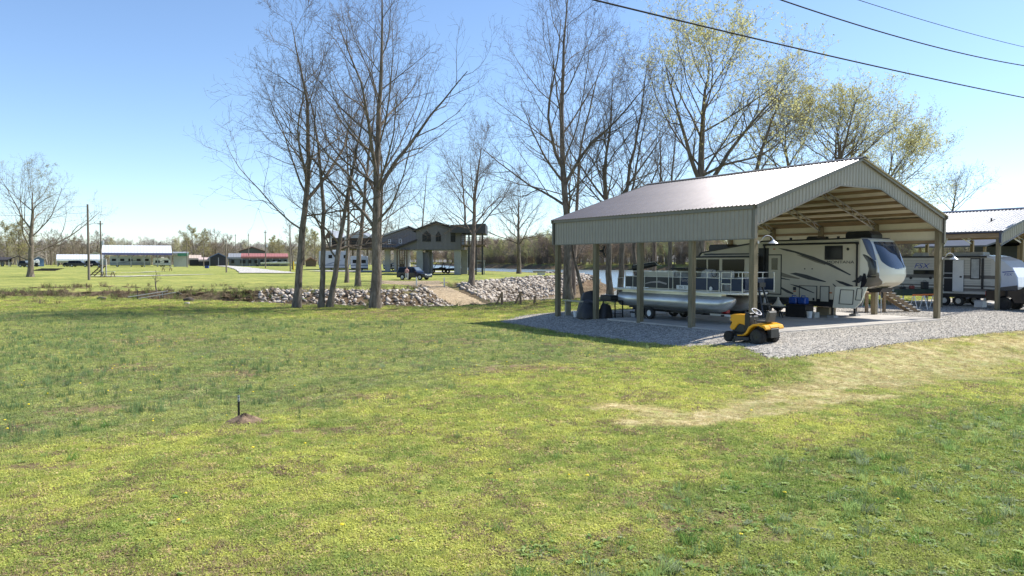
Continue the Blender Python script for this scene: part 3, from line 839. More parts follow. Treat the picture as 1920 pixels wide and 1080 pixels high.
def lerp3(a, b, t): return np.array(a)[None] * (1 - t[:, None]) + np.array(b)[None] * t[:, None]

def fan_points(rng, n, y0, y1, k=2.0, xw=.76):
    """points in the field, thinning with distance"""
    u = rng.uniform(0, 1, n)
    e = 2 - k
    y = (y0 ** e + u * (y1 ** e - y0 ** e)) ** (1 / e) if abs(e) > 1e-3 else y0 * (y1 / y0) ** u
    x = rng.uniform(-1, 1, n) * (xw * y + 1.0)
    return x, y

def ramp_off(x, y):
    dd = RAMP_B - RAMP_A; L2 = float(dd @ dd)
    s_ = ((x - RAMP_A[0]) * dd[0] + (y - RAMP_A[1]) * dd[1]) / L2
    return ((x - RAMP_A[0]) * dd[1] - (y - RAMP_A[1]) * dd[0]) / math.sqrt(L2), s_

def lawn_scatter():
    rng = np.random.default_rng(5)
    # short mown grass and clover
    x, y = fan_points(rng, 175000, 5.6, 66, 1.5)
    st, on, ba, we, bk = zones(x, y)
    dg = sdf(x, y, GRAVEL)
    clump = fbm(x, y, .8, 61)
    keep = (dg < -.02) & (bk < .5) & (rng.uniform(0, 1, len(x)) > ba * .6) & (rng.uniform(0, 1, len(x)) > st * .35) & (rng.uniform(0, 1, len(x)) < .35 + clump * 1.1)
    x, y, st, on, we, ba = [a[keep] for a in (x, y, st, on, we, ba)]
    n1 = fbm(x, y, 1.5, 71); n2 = fbm(x, y, .35, 81); r = rng.uniform(0, 1, len(x))
    t = np.clip(.28 + (n1 - .40) * 2.2 + (n2 - .5) * 1.8, 0, 1)
    c = lerp3(C_DARK, C_BRIGHT, np.clip(t + rng.normal(0, .18, len(x)), 0, 1.15))
    c = np.where((r < .10)[:, None], np.array(C_DRY)[None], c)
    bc = fbm(x, y, .9, 87); c = np.where((r > np.where(bc > .56, .72, .95))[:, None], np.array(C_BROWN)[None], c)
    c = c * np.array([1.46, 1.46, 1.36])
    c = c * (1 - st[:, None] * .85) + np.array(C_STRAW)[None] * st[:, None] * .85
    c = c * (1 - on[:, None] * .4) + np.array(C_ONION)[None] * on[:, None] * .4
    c = c * (1 - we[:, None] * .45) + np.array((.17, .27, .055))[None] * we[:, None] * .45
    z = height(x, y)
    srcs = [src(blades(rng, 20, .085, .018, .045, .006, 1.0, 'tuft')) for _ in range(4)] + [src(leaves(rng, 22, .09, .03, .011, 'clover', .8)) for _ in range(4)]
    idx = rng.integers(0, 8, len(x))
    sc = rng.uniform(.75, 1.35, len(x)) * np.interp(y, [6, 12, 25, 46, 66], [.85, 1.1, 1.7, 2.6, 3.2]) * (1 - .35 * st)
    scatter('short_grass', np.stack([x, y, z], -1), rng.uniform(0, 6.28, len(x)), sc, idx, c, srcs, 'short mown grass and clover of the lawn')
    # taller blue-green clumps
    x, y = fan_points(rng, 62000, 9, 58, 1.0)
    st, on, ba, we, bk = zones(x, y)
    cl = fbm(x, y, 1.1, 91); cl2 = fbm(x, y, 6.0, 95)
    keep = (rng.uniform(0, 1, len(x)) < on * .55 * np.clip((cl - .42) * 3.4, .03, 1) * np.clip((cl2 - .25) * 2.6, .1, 1)) & (sdf(x, y, GRAVEL) < -.5)
    x, y = x[keep], y[keep]
    xw, yw = fan_points(rng, 2600, 6.2, 26, 1.2); _, _, _, w2, _ = zones(xw, yw); k2 = (rng.uniform(0, 1, len(xw)) < w2 * .28); x = np.concatenate([x, xw[k2]]); y = np.concatenate([y, yw[k2]])
    z = height(x, y)
    srcs = [src(blades(rng, 16, .07, .10, .24, .009, .28, 'onion')) for _ in range(4)]
    c = lerp3((.14, .23, .085), (.30, .395, .17), np.clip(rng.normal(.5, .3, len(x)), 0, 1.1))
    scatter('tall_grass', np.stack([x, y, z], -1), rng.uniform(0, 6.28, len(x)), rng.uniform(.5, 1.25, len(x)) * np.interp(y, [8, 50], [.8, 1.2]), rng.integers(0, 4, len(x)), c, srcs, 'clumps of taller blue-green grass in the left field')
    # broad-leaved weeds
    x, y = fan_points(rng, 17000, 6.0, 32, 1.3)
    st, on, ba, we, bk = zones(x, y)
    pr = we * .9 + on * .35 * (fbm(x, y, 3, 13) > .52) + .025
    keep = (rng.uniform(0, 1, len(x)) < pr * np.clip((fbm(x, y, .9, 17) - .3) * 3, .1, 1)) & (sdf(x, y, GRAVEL) < -.3) & (st < .5)
    x, y, we, on = x[keep], y[keep], we[keep], on[keep]
    r = rng.uniform(0, 1, len(x))
    c = lerp3((.15, .28, .06), (.44, .55, .2), np.clip(r, 0, 1)); pale = (rng.uniform(0, 1, len(x)) < .22 * we + .4 * on)
    c[pale] = (.30, .36, .20)
    srcs = [src(leaves(rng, 12, .035, .065, .017, 'weed', .6)) for _ in range(3)] + [src(leaves(rng, 26, .14, .045, .013, 'weed', .9)) for _ in range(2)] + [src(blades(rng, 46, .09, .06, .14, .008, .8, 'weed'))]
    scatter('broadleaf_weeds', np.stack([x, y, height(x, y)], -1), rng.uniform(0, 6.28, len(x)), rng.uniform(.55, 1.25, len(x)), rng.integers(0, 6, len(x)), c, srcs, 'broad-leaved weeds dotted over the lawn')
    # dead weeds and litter on the ditch banks
    x = rng.uniform(-50, 4, 26000); y = rng.uniform(52, 86, 26000)
    st, on, ba, we, bk = zones(x, y); ro, rs_ = ramp_off(x, y)
    keep = (rng.uniform(0, 1, len(x)) < bk * np.where((x > -24) & (sdf(x, y, WATER_POLY) > -1), .12, 1) * np.clip((fbm(x, y, 1.2, 27) - .36) * 3.5, .04, 1)) & ((np.abs(ro) > 2.3) | (rs_ < -.5)); x, y = x[keep], y[keep]
    c = lerp3((.10, .07, .045), (.36, .28, .18), rng.uniform(0, 1, len(x))); gg = rng.uniform(0, 1, len(x)) < .22; c[gg] = (.20, .26, .07)
    srcs = [src(blades(rng, 22, .14, .10, .42, .016, .7, 'deadweed')) for _ in range(3)] + [src(leaves(rng, 26, .25, .14, .05, 'litter', .5)) for _ in range(2)]
    scatter('bank_weeds', np.stack([x, y, height(x, y)], -1), rng.uniform(0, 6.28, len(x)), rng.uniform(.6, 1.6, len(x)), rng.integers(0, 5, len(x)), c, srcs, 'dead weeds and leaf litter on the ditch banks')
    # yellow flowers
    x, y = fan_points(rng, 420, 8, 34, .9)
    st, on, ba, we, bk = zones(x, y); keep = (rng.uniform(0, 1, len(x)) < .1 + on * .6) & (sdf(x, y, GRAVEL) < -.3); x, y = x[keep], y[keep]
    m = MB(); m.lathe([(.0, .05), (.022, .055), (.024, .065), (.0, .075)], n=6); YM = M('dandelion_yellow', (.8, .62, .03), .8, var=0)
    scatter('dandelion_flowers', np.stack([x, y, height(x, y)], -1), x * 0, rng.uniform(.7, 1.3, len(x)), x * 0, np.ones((len(x), 3)), [src(m.mesh('flower', YM))], 'tiny yellow dandelion flowers in the grass')
    # loose stones on the pad and its edge
    rng = np.random.default_rng(8)
    x = rng.uniform(-3, 36, 90000); y = rng.uniform(22, 50, 90000); s = sdf(x, y, GRAVEL)
    keep = (s > -.5) & (rng.uniform(0, 1, len(x)) < np.clip(1 + s * 2.2, 0, 1)) & (np.abs(x / y) < .72); x, y = x[keep], y[keep]
    srcs = []
    for i in range(5):
        v, f = rock_geo(rng, 1); srcs.append(src(fast_mesh('stone', v * .5, f, STONE, 3)))
    c = lerp3((.18, .165, .145), (.60, .56, .49), rng.uniform(0, 1, len(x)))
    scatter('loose_gravel', np.stack([x, y, height(x, y) + .03], -1), rng.uniform(0, 6.28, len(x)), rng.uniform(.03, .075, len(x)), rng.integers(0, 5, len(x)), c, srcs, 'loose crushed stones on the gravel pad', tilt=rng.uniform(0, 3, (len(x), 2)))

def rock_geo(rng, sub=1):
    import bmesh
    bm = bmesh.new(); bmesh.ops.create_icosphere(bm, subdivisions=sub, radius=1)
    s = np.array([1.0, rng.uniform(.6, .95), rng.uniform(.4, .75)])
    pl = unit(rng.normal(0, 1, (9, 3))); pd = rng.uniform(.36, .72, 9)
    for v in bm.verts:
        p = np.array(v.co) * (1 + rng.uniform(-.12, .12))
        for a, dd in zip(pl, pd):
            k = p @ a
            if k > dd: p = p - a * (k - dd)
        v.co = p * s
    bm.verts.ensure_lookup_table()
    V = np.array([v.co[:] for v in bm.verts]); F = np.array([[v.index for v in f.verts] for f in bm.faces]); bm.free()
    return V, F
lawn_scatter()

# ------------------------------------------------------------------ rock banks
def rock_material():
    m = bpy.data.materials.new('limestone'); m.use_nodes = True
    nt = m.node_tree; p = nt.nodes['Principled BSDF']; p.inputs['Roughness'].default_value = .9; p.inputs['Specular IOR Level'].default_value = .2
    vec = nt.nodes.new('ShaderNodeTexCoord').outputs['Object']
    geo = nt.nodes.new('ShaderNodeNewGeometry'); oi = nt.nodes.new('ShaderNodeObjectInfo')
    ad = nt.nodes.new('ShaderNodeMath'); ad.operation = 'ADD'; nt.links.new(geo.outputs['Random Per Island'], ad.inputs[0]); nt.links.new(oi.outputs['Random'], ad.inputs[1])
    fr = nt.nodes.new('ShaderNodeMath'); fr.operation = 'FRACT'; nt.links.new(ad.outputs[0], fr.inputs[0])
    c = ramp(nt, fr.outputs[0], [(0, (.12, .09, .07)), (.25, (.31, .265, .215)), (.6, (.46, .41, .35)), (1, (.56, .51, .45))])
    c = mixc(nt, .6, c, ramp(nt, noise(nt, 3.5, 6, .7, vec), [(.3, (.6, .58, .55)), (.65, (1.1, 1.1, 1.1))]), 'MULTIPLY')
    nt.links.new(c, p.inputs['Base Color']); return m
ROCK = rock_material()

def rock_bank(seed, label, xr, yr, n, smin, smax, wmax, nparts, catg, filt):
    rng = np.random.default_rng(seed)
    geos = [rock_geo(rng, 1) for _ in range(10)]
    meshes = [fast_mesh('rock', v, f, ROCK, 3) for v, f in geos]
    x = rng.uniform(*xr, n * 12); y = rng.uniform(*yr, n * 12); w_ = sdf(x, y, WATER_POLY)
    keep = (w_ > -.7 - (rng.uniform(0, 1, len(x)) ** 3) * 1.2) & (w_ < wmax) & filt(x, y); x, y = x[keep][:n], y[keep][:n]
    z = height(x, y); s = rng.uniform(smin, smax, len(x))
    order = np.argsort(-s / y)
    c0 = Vector((float(x.mean()), float(y.mean()), 0)); c0.z = float(z.mean())
    t = thing('rock_bank', label, catg, c0)
    VS, FS, off = [], [], 0
    for k, i in enumerate(order):
        g = int(rng.integers(0, 10)); R = Euler((rng.uniform(-.6, .6), rng.uniform(-.6, .6), rng.uniform(0, 6.28)))
        pos = Vector((x[i], y[i], z[i] + s[i] * .12)) - c0
        if k < nparts:
            o = link('rock', meshes[g], t); o.location = pos; o.rotation_euler = R; o.scale = (s[i],) * 3
        else:
            v, f = geos[g]; VS.append((v * s[i]) @ np.array(R.to_matrix()).T + np.array(pos)); FS.append(f + off); off += len(v)
    if VS:
        o = link('small_rocks', fast_mesh('small_rocks', np.concatenate(VS), np.concatenate(FS), ROCK, 3), t); o['kind'] = 'stuff'
    return t
rock_bank(101, 'bank of pale broken rock under the stand of bare trees, left of the boat ramp', (-24, -4), (63, 78), 1200, .14, .42, 5.0, 298, 'rock bank',
          lambda x, y: (y > np.interp(x, [-27, -17, -8, -4], [66.5, 64.5, 65.5, 69])) & (ramp_off(x, y)[0] > 2.3))
rock_bank(102, 'tall bank of pale broken rock across the inlet, right of the boat ramp', (-7.5, 14), (74, 134), 3900, .16, .48, 7.4, 298, 'rock bank',
          lambda x, y: (ramp_off(x, y)[0] < -2.7) & (y > 76 + np.clip(x + 4, 0, 20) * 2.3))
# ------------------------------------------------------------------ the carport and what stands under it
WHITE = M('white_paint', (.72, .72, .70), .5, var=.06, scale=2)
CREAM = M('cream_fibreglass', (.60, .55, .43), .35, var=.05, scale=1.2)
CREAM2 = M('cream_cap', (.72, .70, .60), .22, var=.03, scale=1.0)
BLACK = M('black_plastic', (.018, .018, .02), .5, var=.3, scale=4)
DARKM = M('dark_metal', (.035, .036, .04), .45, .3, var=.3, scale=5)
RUBBER = M('tyre_rubber', (.022, .021, .02), .85, var=.3, scale=6, dirt=(.07, .065, .055))
GLASS = M('dark_glass', (.012, .014, .018), .10, var=0, spec=.18)
STEEL = M('galvanised_steel', (.52, .52, .53), .42, .75, var=.2, scale=3)
ALU = M('pontoon_aluminium', (.72, .72, .69), .30, .6, var=.35, scale=1.4, stretch=(2.2, .25, 1), dirt=(.46, .44, .38), bump=.1, bscale=3)
POST = M('treated_post', (.24, .20, .13), .85, var=.3, scale=2.0, col2=(.13, .11, .06), stretch=(6, 6, .5), bump=.4, bscale=12)
LUMBER = M('new_lumber', (.33, .235, .14), .8, var=.3, scale=2.0, col2=(.20, .14, .085), stretch=(5, .6, 5), bump=.2, bscale=12)
TAUPE = M('taupe_siding', (.305, .272, .228), .42, .0, var=.06, scale=1.4, dirt=(.265, .235, .18))
TAUPED = M('taupe_trim', (.15, .135, .11), .4, .2, var=.08, scale=2)
SIDE_IN = M('panel_back', (.66, .62, .48), .5, var=.06, scale=1.5)
ROOFM = M('roof_metal', (.17, .157, .163), .25, .5, var=.08, scale=1.2)
GRAYTRIM = M('grey_trim', (.34, .35, .37), .4, .3, var=.05, scale=2)
CONC = M('slab_concrete', (.50, .47, .42), .85, var=.2, scale=.9, col2=(.40, .37, .33), bump=.2, bscale=20, dirt=(.33, .30, .27))

CPX, CPY = 9.84, 30.4
CANG = math.radians(32.7)
CU = (math.cos(CANG), math.sin(CANG)); CV = (-math.sin(CANG), math.cos(CANG))
W_, L_ = 14.35, 13.72
EAVE, RIDGE, SKB = 5.30, 7.72, 3.93
def cp(u, v, z=0.0):
    return Vector((CPX + CU[0] * u + CV[0] * v, CPY + CU[1] * u + CV[1] * v, z))
def on_side(px, py, u):
    """point of the photograph on a plane at u of the carport: returns (v, z)"""
    th = PITCH; a = (px - 960) / FPX; b = (540 - py) / FPX
    dy = math.cos(th) + b * math.sin(th); dz = -math.sin(th) + b * math.cos(th)
    # solve (cp(u,v)) = t*(a,dy)
    x0, y0 = CPX + CU[0] * u, CPY + CU[1] * u
    # x0 + CV0 v = t a ; y0 + CV1 v = t dy
    det = CV[0] * (-dy) - CV[1] * (-a)
    v = (-x0 * (-dy) + y0 * (-a)) / det
    t = (y0 + CV[1] * v) / dy
    return (v, CAMZ + dz * t)

def rib_panel(s0, s1, top, bot, place, mats, name, parent, th=.022, pitch=.2286, rib=.022, hw=.045, tw=.018):
    """one corrugated metal panel: ribs on the outside, flat back"""
    prof = [(s0, 0.0)]
    s = s0
    while s < s1 - .02:
        e = min(s + pitch, s1)
        c = s + (e - s) / 2
        prof += [(c - hw, 0), (c - tw, rib), (c + tw, rib), (c + hw, 0)]
        s = e
    prof.append((s1, 0.0)); n = len(prof)
    V = []; F = []; mi = []
    for (a, o) in prof: V += [place(a, o, top(a)), place(a, o, bot(a))]
    for (a, o) in prof: V += [place(a, -th, top(a)), place(a, -th, bot(a))]
    for i in range(n - 1):
        a = 2 * i; F.append((a, a + 1, a + 3, a + 2)); mi.append(0)
        b = 2 * n + 2 * i; F.append((b, b + 2, b + 3, b + 1)); mi.append(1)
        F.append((a, a + 2, b + 2, b)); mi.append(0); F.append((a + 1, b + 1, b + 3, a + 3)); mi.append(0)
    F.append((0, 2 * n, 2 * n + 1, 1)); mi.append(0); e = 2 * (n - 1); F.append((e, e + 1, 2 * n + e + 1, 2 * n + e)); mi.append(0)
    m = MB(); m.v = V; m.f = F; m.mi = mi
    return m.build(name, mats, parent)

def copies(o, parent, offs, rz=None):
    for k, of in enumerate(offs):
        c = o.copy(); COL.objects.link(c); c.parent = parent; c.location = Vector(o.location) + Vector(of)
        if rz is not None: c.rotation_euler = (0, 0, rz)

def truss(m, u0, z0, u1, z1, v, h=.34, n=9):
    """open web steel rafter from (u0,z0) to (u1,z1)"""
    a = Vector((u0, v, z0)); b = Vector((u1, v, z1)); dn = Vector((0, 0, -h))
    m.bar(a, b, .06, .06); m.bar(a + dn * .9, b + dn, .06, .06)
    for i in range(n):
        p = a.lerp(b, i / n); q = a.lerp(b, (i + .5) / n) + dn * .95; r = a.lerp(b, (i + 1) / n)
        m.bar(p, q, .025); m.bar(q, r, .025)

def pole_barn(name, label, org, W, L, eave, ridge, skb, posts, roofmat, sidemat, trimmat, rotz, gable_band, left_skirt=True, right_skirt=True, flat_c=.22, post_s=.25, purl=True):
    t = thing(name, label, 'carport', org, rotz)
    half = W / 2; sl = math.hypot(half, ridge - eave); nx, nz = -(ridge - eave) / sl, half / sl
    pw = .9144
    npan = int(round((L + .5) / pw)); pw = (L + .5) / npan; v0 = -.25
    # roof panels, one mesh shared by every panel of a slope
    for sgn in (1, -1):
        def place(a, o, s, sgn=sgn):
            u = -.16 + s * (half + .16) / sl; z = eave - .045 + s * (ridge - eave) / sl * 1.0
            u += nx * o; z += nz * o
            if sgn < 0: u = W - u
            return (u, v0 + a, z + .03)
        p = rib_panel(0, pw, lambda a: sl, lambda a: 0, place, [roofmat, SIDE_IN], 'roof_panel', t, th=.012, rib=.034, hw=.045, tw=.016)
        copies(p, t, [(0, pw * k, 0) for k in range(1, npan)])
    m = MB(); m.prism([(half - .30, ridge - .045), (half, ridge + .055), (half + .30, ridge - .045), (half, ridge + .035)], v0 - .02, v0 + L + .52, 'y'); m.build('ridge_cap', trimmat, t)
    # skirts of vertical ribbed panels
    def skirt(uc, outward):
        n = int(round(L / .9144)); w = L / n
        pl = (lambda a, o, z: (uc + outward * o, a, z))
        q = rib_panel(0, w, lambda a: eave - .09, lambda a: skb, pl, [sidemat, SIDE_IN], 'siding_panel', t, rib=.036)
        copies(q, t, [(0, w * k, 0) for k in range(1, n)])
        m = MB(); m.bx(uc - .03 * 1, uc + .03, -.03, L + .03, skb - .035, skb + .01); m.build('drip_trim', trimmat, t)
        m = MB(); m.bx(uc + outward * .03, uc + outward * .10, v0, L + .25, eave - .17, eave - .02); m.build('eave_trim', trimmat, t)
        m = MB()
        for zz in (skb + .08, (skb + eave) / 2, eave - .22): m.bx(uc - outward * .06, uc - outward * .025, .05, L - .05, zz - .07, zz + .07)
        m.build('girt', LUMBER, t)
    if left_skirt: skirt(-.02, -1)
    if right_skirt: skirt(W + .02, 1)
    if not left_skirt:
        m = MB(); m.bx(-.14, -.06, v0, L + .25, eave - .12, eave - .01); m.build('eave_trim', trimmat, t)
        m = MB(); m.bx(-.05, .0, 0, L, eave - .42, eave - .16); m.build('girt', LUMBER, t)
    # gable bands front and back
    f0, f1 = half * (1 - flat_c), half * (1 + flat_c)
    def ztop(u): return eave + (ridge - eave) * (1 - abs(u - half) / half) - .03
    zc = ztop(f0) - gable_band * .95
    def zbot(u):
        z = ztop(u) - gable_band
        return min(z, zc)
    for vv, outw in ((-.05, -1), (L + .05, 1)):
        n = int(round(W / .9144)); w = W / n
        for k in range(n):
            rib_panel(k * w, (k + 1) * w, ztop, zbot, (lambda a, o, z, vv=vv, outw=outw: (a, vv + outw * o, z)), [sidemat, SIDE_IN], 'gable_panel', t)
        for s in (0, 1):
            a = (W if s else 0, ztop(0)); b = (half, ztop(half)); m = MB()
            m.bar((a[0] + (-.16 if not s else .16), vv + outw * .07, a[1] - .10), (b[0], vv + outw * .07, b[1] - .02), .10, .17); m.build('rake_trim', trimmat, t)
            a2 = (W if s else 0, zbot(0)); c2 = (f0 if not s else f1, zc)
            m = MB(); m.bar((a2[0], vv + outw * .02, a2[1] - .02), (c2[0], vv + outw * .02, c2[1] - .02), .06, .06)
            if s == 0: m.bar((f0, vv + outw * .02, zc - .02), (f1, vv + outw * .02, zc - .02), .06, .06)
            m.build('soffit_trim', trimmat, t)
    for (uu, vv) in ((-.06, -.08), (W + .06, -.08), (-.06, L + .08), (W + .06, L + .08)):
        m = MB(); m.bx(uu - .07, uu + .07, vv - .06, vv + .06, (skb if left_skirt else eave - .75), eave - .03); m.build('corner_trim', trimmat, t)
    # posts
    for (u, v, zt) in posts:
        m = MB(); m.box((u, v, (zt - .3) / 2), (post_s, post_s, zt + .3)); m.build('post', POST, t, bevel=.012)
    # rafters at every post line and purlins
    for v in sorted(set(p[1] for p in posts))[(1 if left_skirt else 0):]:
        m = MB(); zr = ridge - .26; ze = eave - .26
        truss(m, .1, ze, half, zr, v); truss(m, W - .1, ze, half, zr, v)
        if not left_skirt: m.bar((.1, v, ze - .9), (1.0, v, ze + .05), .06)
        m.build('truss', STEEL, t)
    if purl:
        n = 9
        for s in (0, 1):
            for k in range(n + 1):
                f = (k + .12) / (n + .3); u = half * f; z = eave + (ridge - eave) * f - .16
                if s: u = W - u
                m = MB(); m.bx(u - .022, u + .022, .0, L, z - .08, z + .08); m.build('purlin', LUMBER, t)
    return t

left_posts = [(.11, .11 + i * (L_ - .22) / 4, EAVE - .3) for i in range(5)]
right_posts = [(W_ - .11, .11 + i * (L_ - .22) / 4, EAVE - .3) for i in range(5)]
barn = pole_barn('carport', 'large open carport with grey ribbed roof and taupe skirting over the camper and pontoon boat', (CPX, CPY, 0), W_, L_, EAVE, RIDGE, SKB, left_posts + right_posts, ROOFM, TAUPE, TAUPED, CANG, .80)

# slab
m = MB()
for i in range(3):
    for j in range(3):
        u0, u1 = 1.0 * 0 + i * (W_ + .1) / 3, (i + 1) * (W_ + .1) / 3 - .012
        v0, v1 = -.2 + j * 4.7, -.2 + (j + 1) * 4.7 - .012
        if i == 0 and j == 2: continue
        vs = [cp(u0, v0), cp(u1, v0), cp(u1, v1), cp(u0, v1)]
        m = MB(); m.v = [(p.x, p.y, -.25) for p in vs] + [(p.x, p.y, .075) for p in vs]
        m.f = [(3, 2, 1, 0), (4, 5, 6, 7), (0, 1, 5, 4), (1, 2, 6, 5), (2, 3, 7, 6), (3, 0, 4, 7)]
        if i == 0 and j == 0:
            slab = m.build('concrete_slab', CONC); tag(slab, 'concrete slab under the large carport', kind='structure')
        else:
            m.build('slab_panel', CONC, slab)
SLAB = .075

# gooseneck lamps on posts
def barn_lamp(label, u, v, z, diru=1.0):
    t = thing('barn_lamp', label, 'lamp', cp(u, v, z), CANG)
    m = MB(); m.lathe([(.06, -.02), (.06, .02)], c=(0, -.02, 0), axis='y', n=10); m.build('wall_plate', STEEL, t)
    pts = [Vector((0, -.02, 0))]
    for k in range(9):
        a = math.pi * (1 - k / 8)
        pts.append(Vector((.28 + .24 * math.cos(a), -.18 - .02 * k, .10 + .17 * math.sin(a))))
    m = MB(); m.tube(pts, .017, 7); m.build('gooseneck', STEEL, t, smooth=True)
    c = pts[-1]
    m = MB(); m.lathe([(.03, .03), (.05, -.02), (.08, -.05), (.20, -.13), (.215, -.15), (.205, -.155), (.08, -.06), (.0, -.05)], c=c, n=18); m.build('lamp_shade', WHITE if False else M('shade_enamel', (.55, .57, .62), .3, .2, var=0), t, smooth=True)
    return t
b1 = barn_lamp('grey gooseneck barn lamp on the front corner post of the large carport', .20, -.02, 3.78)
barn_lamp('gooseneck barn lamp hanging at the front post between the two carports', W_ + .02, -.02, 3.15)

# ------------------------------------------------------------------ fifth wheel camper
def camper():
    U0 = 10.1; WID = 2.45
    t = thing('camper', 'large cream and black fifth-wheel camper parked under the big carport', 'camper', cp(U0, 0, 0), CANG)
    def S(px, py, u=U0): return on_side(px, py, u)
    x0 = 0
    m = MB(); m.prism([(12.5, 1.02), (12.5, 3.25), (12.25, 3.5), (7.7, 4.10), (1.75, 4.14), (1.75, 1.68), (3.1, 1.68), (3.25, 1.02)], 0, WID, 'x'); m.build('body', CREAM, t, bevel=.02)
    m = MB(); m.prism([(12.4, .62), (12.4, 1.02), (3.25, 1.02), (3.25, .62)], .02, WID - .02, 'x'); m.build('underbelly', BLACK, t)
    wing = M('wing_cream_lit', (.86, .83, .68), .35, var=.03)  # paler than the body: light bounced off the slab, put into the colour
    for (xa, xb) in ((-.012, .10),):
        m = MB(); m.prism([(3.24, .60), (3.10, 1.70), (1.36, 1.72), (1.70, .92), (2.02, .62)], xa, xb, 'x'); m.build('front_storage', wing, t, bevel=.01)
    m = MB(); m.bx(.05, WID - .05, 3.12, 3.26, .62, 1.70); m.build('front_bulkhead', BLACK, t)
    m = MB(); m.prism([(12.55, 3.23), (12.3, 3.5), (7.7, 4.13), (1.7, 4.16), (1.7, 4.20), (7.7, 4.17), (12.35, 3.56), (12.6, 3.25)], -.03, WID + .03, 'x'); m.build('roof_edge', BLACK, t)
    # awning roller along the side
    a = S(1436, 457); b = S(1609, 459)
    m = MB(); m.tube([(-.06, a[0], 3.93), (-.06, b[0], 3.93)], .05, 8); m.build('awning', BLACK, t, smooth=True)
    for px in (1608, 1434):
        v = S(px, 470)[0]; m = MB(); m.bx(-.075, -.005, v - .035, v + .035, 1.75, 3.93); m.bx(-.09, -.003, v - .07, v + .07, 3.85, 3.98); m.build('awning_arm', BLACK, t)
    # slide-out with big windows
    m = MB(); m.bx(-.62, 0, 8.05, 12.25, 1.05, 3.22); so = m.build('slide_out', CREAM, t, bevel=.02)
    m = MB(); m.bx(-.66, .0, 8.0, 12.3, 3.22, 3.32); m.build('slide_trim', BLACK, so)
    for (a, b) in ((8.45, 10.05), (10.3, 11.15), (11.3, 12.1)):
        m = MB(); m.bx(-.645, -.615, a, b, 2.0, 3.12); m.build('window', GLASS, so)
    m = MB(); m.bx(-.63, -.01, 8.03, 8.06, 1.1, 3.2); m.build('slide_end_shade', BLACK, so)  # black sheet over the slide's end wall, standing for its shade
    # black sheet painting the shade in the corner beside the slide
    m = MB(); m.bx(-.012, .0, 7.25, 7.95, 1.1, 3.75); m.build('side_panel', BLACK, t)
    m = MB(); m.prism([(12.1, 3.48), (12.0, 3.38), (7.9, 3.40), (7.9, 3.46)], -.012, 0, 'x'); m.build('stripe', DARKM, t)
    # door
    d0 = S(1440, 477); d1 = S(1465, 553)
    def frame(nm, va, za, vb, zb, w=.05, mat=BLACK, inner=None, x=-.014, par=None):
        va, vb = sorted((va, vb)); za, zb = sorted((za, zb))
        m = MB(); m.bx(x, 0, va, vb, za, za + w); m.bx(x, 0, va, vb, zb - w, zb); m.bx(x, 0, va, va + w, za + w, zb - w); m.bx(x, 0, vb - w, vb, za + w, zb - w)
        o = m.build(nm, mat, par or t)
        if inner:
            m = MB(); m.bx(x * .6, 0, va + w, vb - w, za + w, zb - w); m.build(inner[0], inner[1], o)
        return o
    dr = frame('door', d0[0], d0[1], d1[0], d1[1], .06, BLACK, ('door_panel', CREAM))
    w0 = S(1447, 484); w1 = S(1458, 506); m = MB(); m.bx(-.02, 0, w0[0], w1[0], w1[1], w0[1]); m.build('door_window', M('brown_glass', (.06, .055, .04), .15, var=0), dr)
    w0 = S(1547, 461); w1 = S(1580, 487); m = MB(); m.bx(-.03, 0, w0[0], w1[0], w1[1], w0[1]); wn_ = m.build('window', BLACK, t, bevel=.0)
    m = MB(); m.bx(-.034, -.03, w0[0] - .05, w1[0] + .05, w1[1] + .06, w0[1] - .06); m.build('pane', GLASS, wn_)
    c = S(1590, 467); m = MB(); m.lathe([(.075, -.02), (.075, 0)], c=(0, c[0], c[1]), axis='x', n=14); m.build('vent', BLACK, t)
    for (a, b, cc, dd) in ((1499, 535, 1532, 566), (1538, 536, 1555, 567)):
        p = S(a, b); q = S(cc, dd); h = frame('storage_door', p[0], p[1], q[0], q[1], .035, BLACK, ('hatch_panel', M('hatch_cream', (.56, .54, .45), .4, var=.04)), x=-.03)
        if a == 1499:
            for px in (1505, 1526):
                k = S(px, 561); m = MB(); m.bx(-.045, -.03, k[0] - .05, k[0] + .05, k[1] - .07, k[1] + .07); m.build('latch', BLACK, h)
    for (a, b, cc, dd) in ((1574, 543, 1601, 571), (1605, 541, 1617, 563)):
        p = S(a, b); q = S(cc, dd); m = MB()
        va, vb = sorted((p[0], q[0])); za, zb = sorted((p[1], q[1])); w = .028
        pts = [Vector((-.026, va + .02 if False else va + .05, za)), Vector((-.026, vb, za)), Vector((-.026, vb - .08, zb)), Vector((-.026, va, zb))]
        for i in range(4): m.bar(pts[i], pts[(i + 1) % 4], w, w)
        m.build('storage_door', BLACK, t)
    for (px, py, s) in ((1490, 541, .09), (1509, 504, .03), (1523, 504, .03)):
        k = S(px, py); m = MB(); m.bx(-.02, 0, k[0] - s, k[0] + s, k[1] - s, k[1] + s); m.build('vent', BLACK, t)
    for (px, py) in ((1452, 467), (1490, 546), (1558, 549)):
        k = S(px, py); m = MB(); m.bx(-.03, 0, k[0] - .07, k[0] + .07, k[1] - .03, k[1] + .03); m.build('marker_light', M('amber_lens', (.45, .12, .02), .3, var=0), t)
    # painted swooshes
    TAN = M('graphic_tan', (.20, .17, .12), .35, var=0); BRO = M('graphic_dark', (.03, .03, .035), .35, var=0)
    def swoosh(pts, mat, x=-.006):
        poly = [S(*p) for p in pts]; m = MB(); m.v = [(x, p[0], p[1]) for p in poly]; n = len(poly)
        m.f = []
        # two rails, quads between
        k = n // 2
        for i in range(k - 1): m.f.append((i, i + 1, n - 2 - i, n - 1 - i))
        m.build('stripe', mat, t)
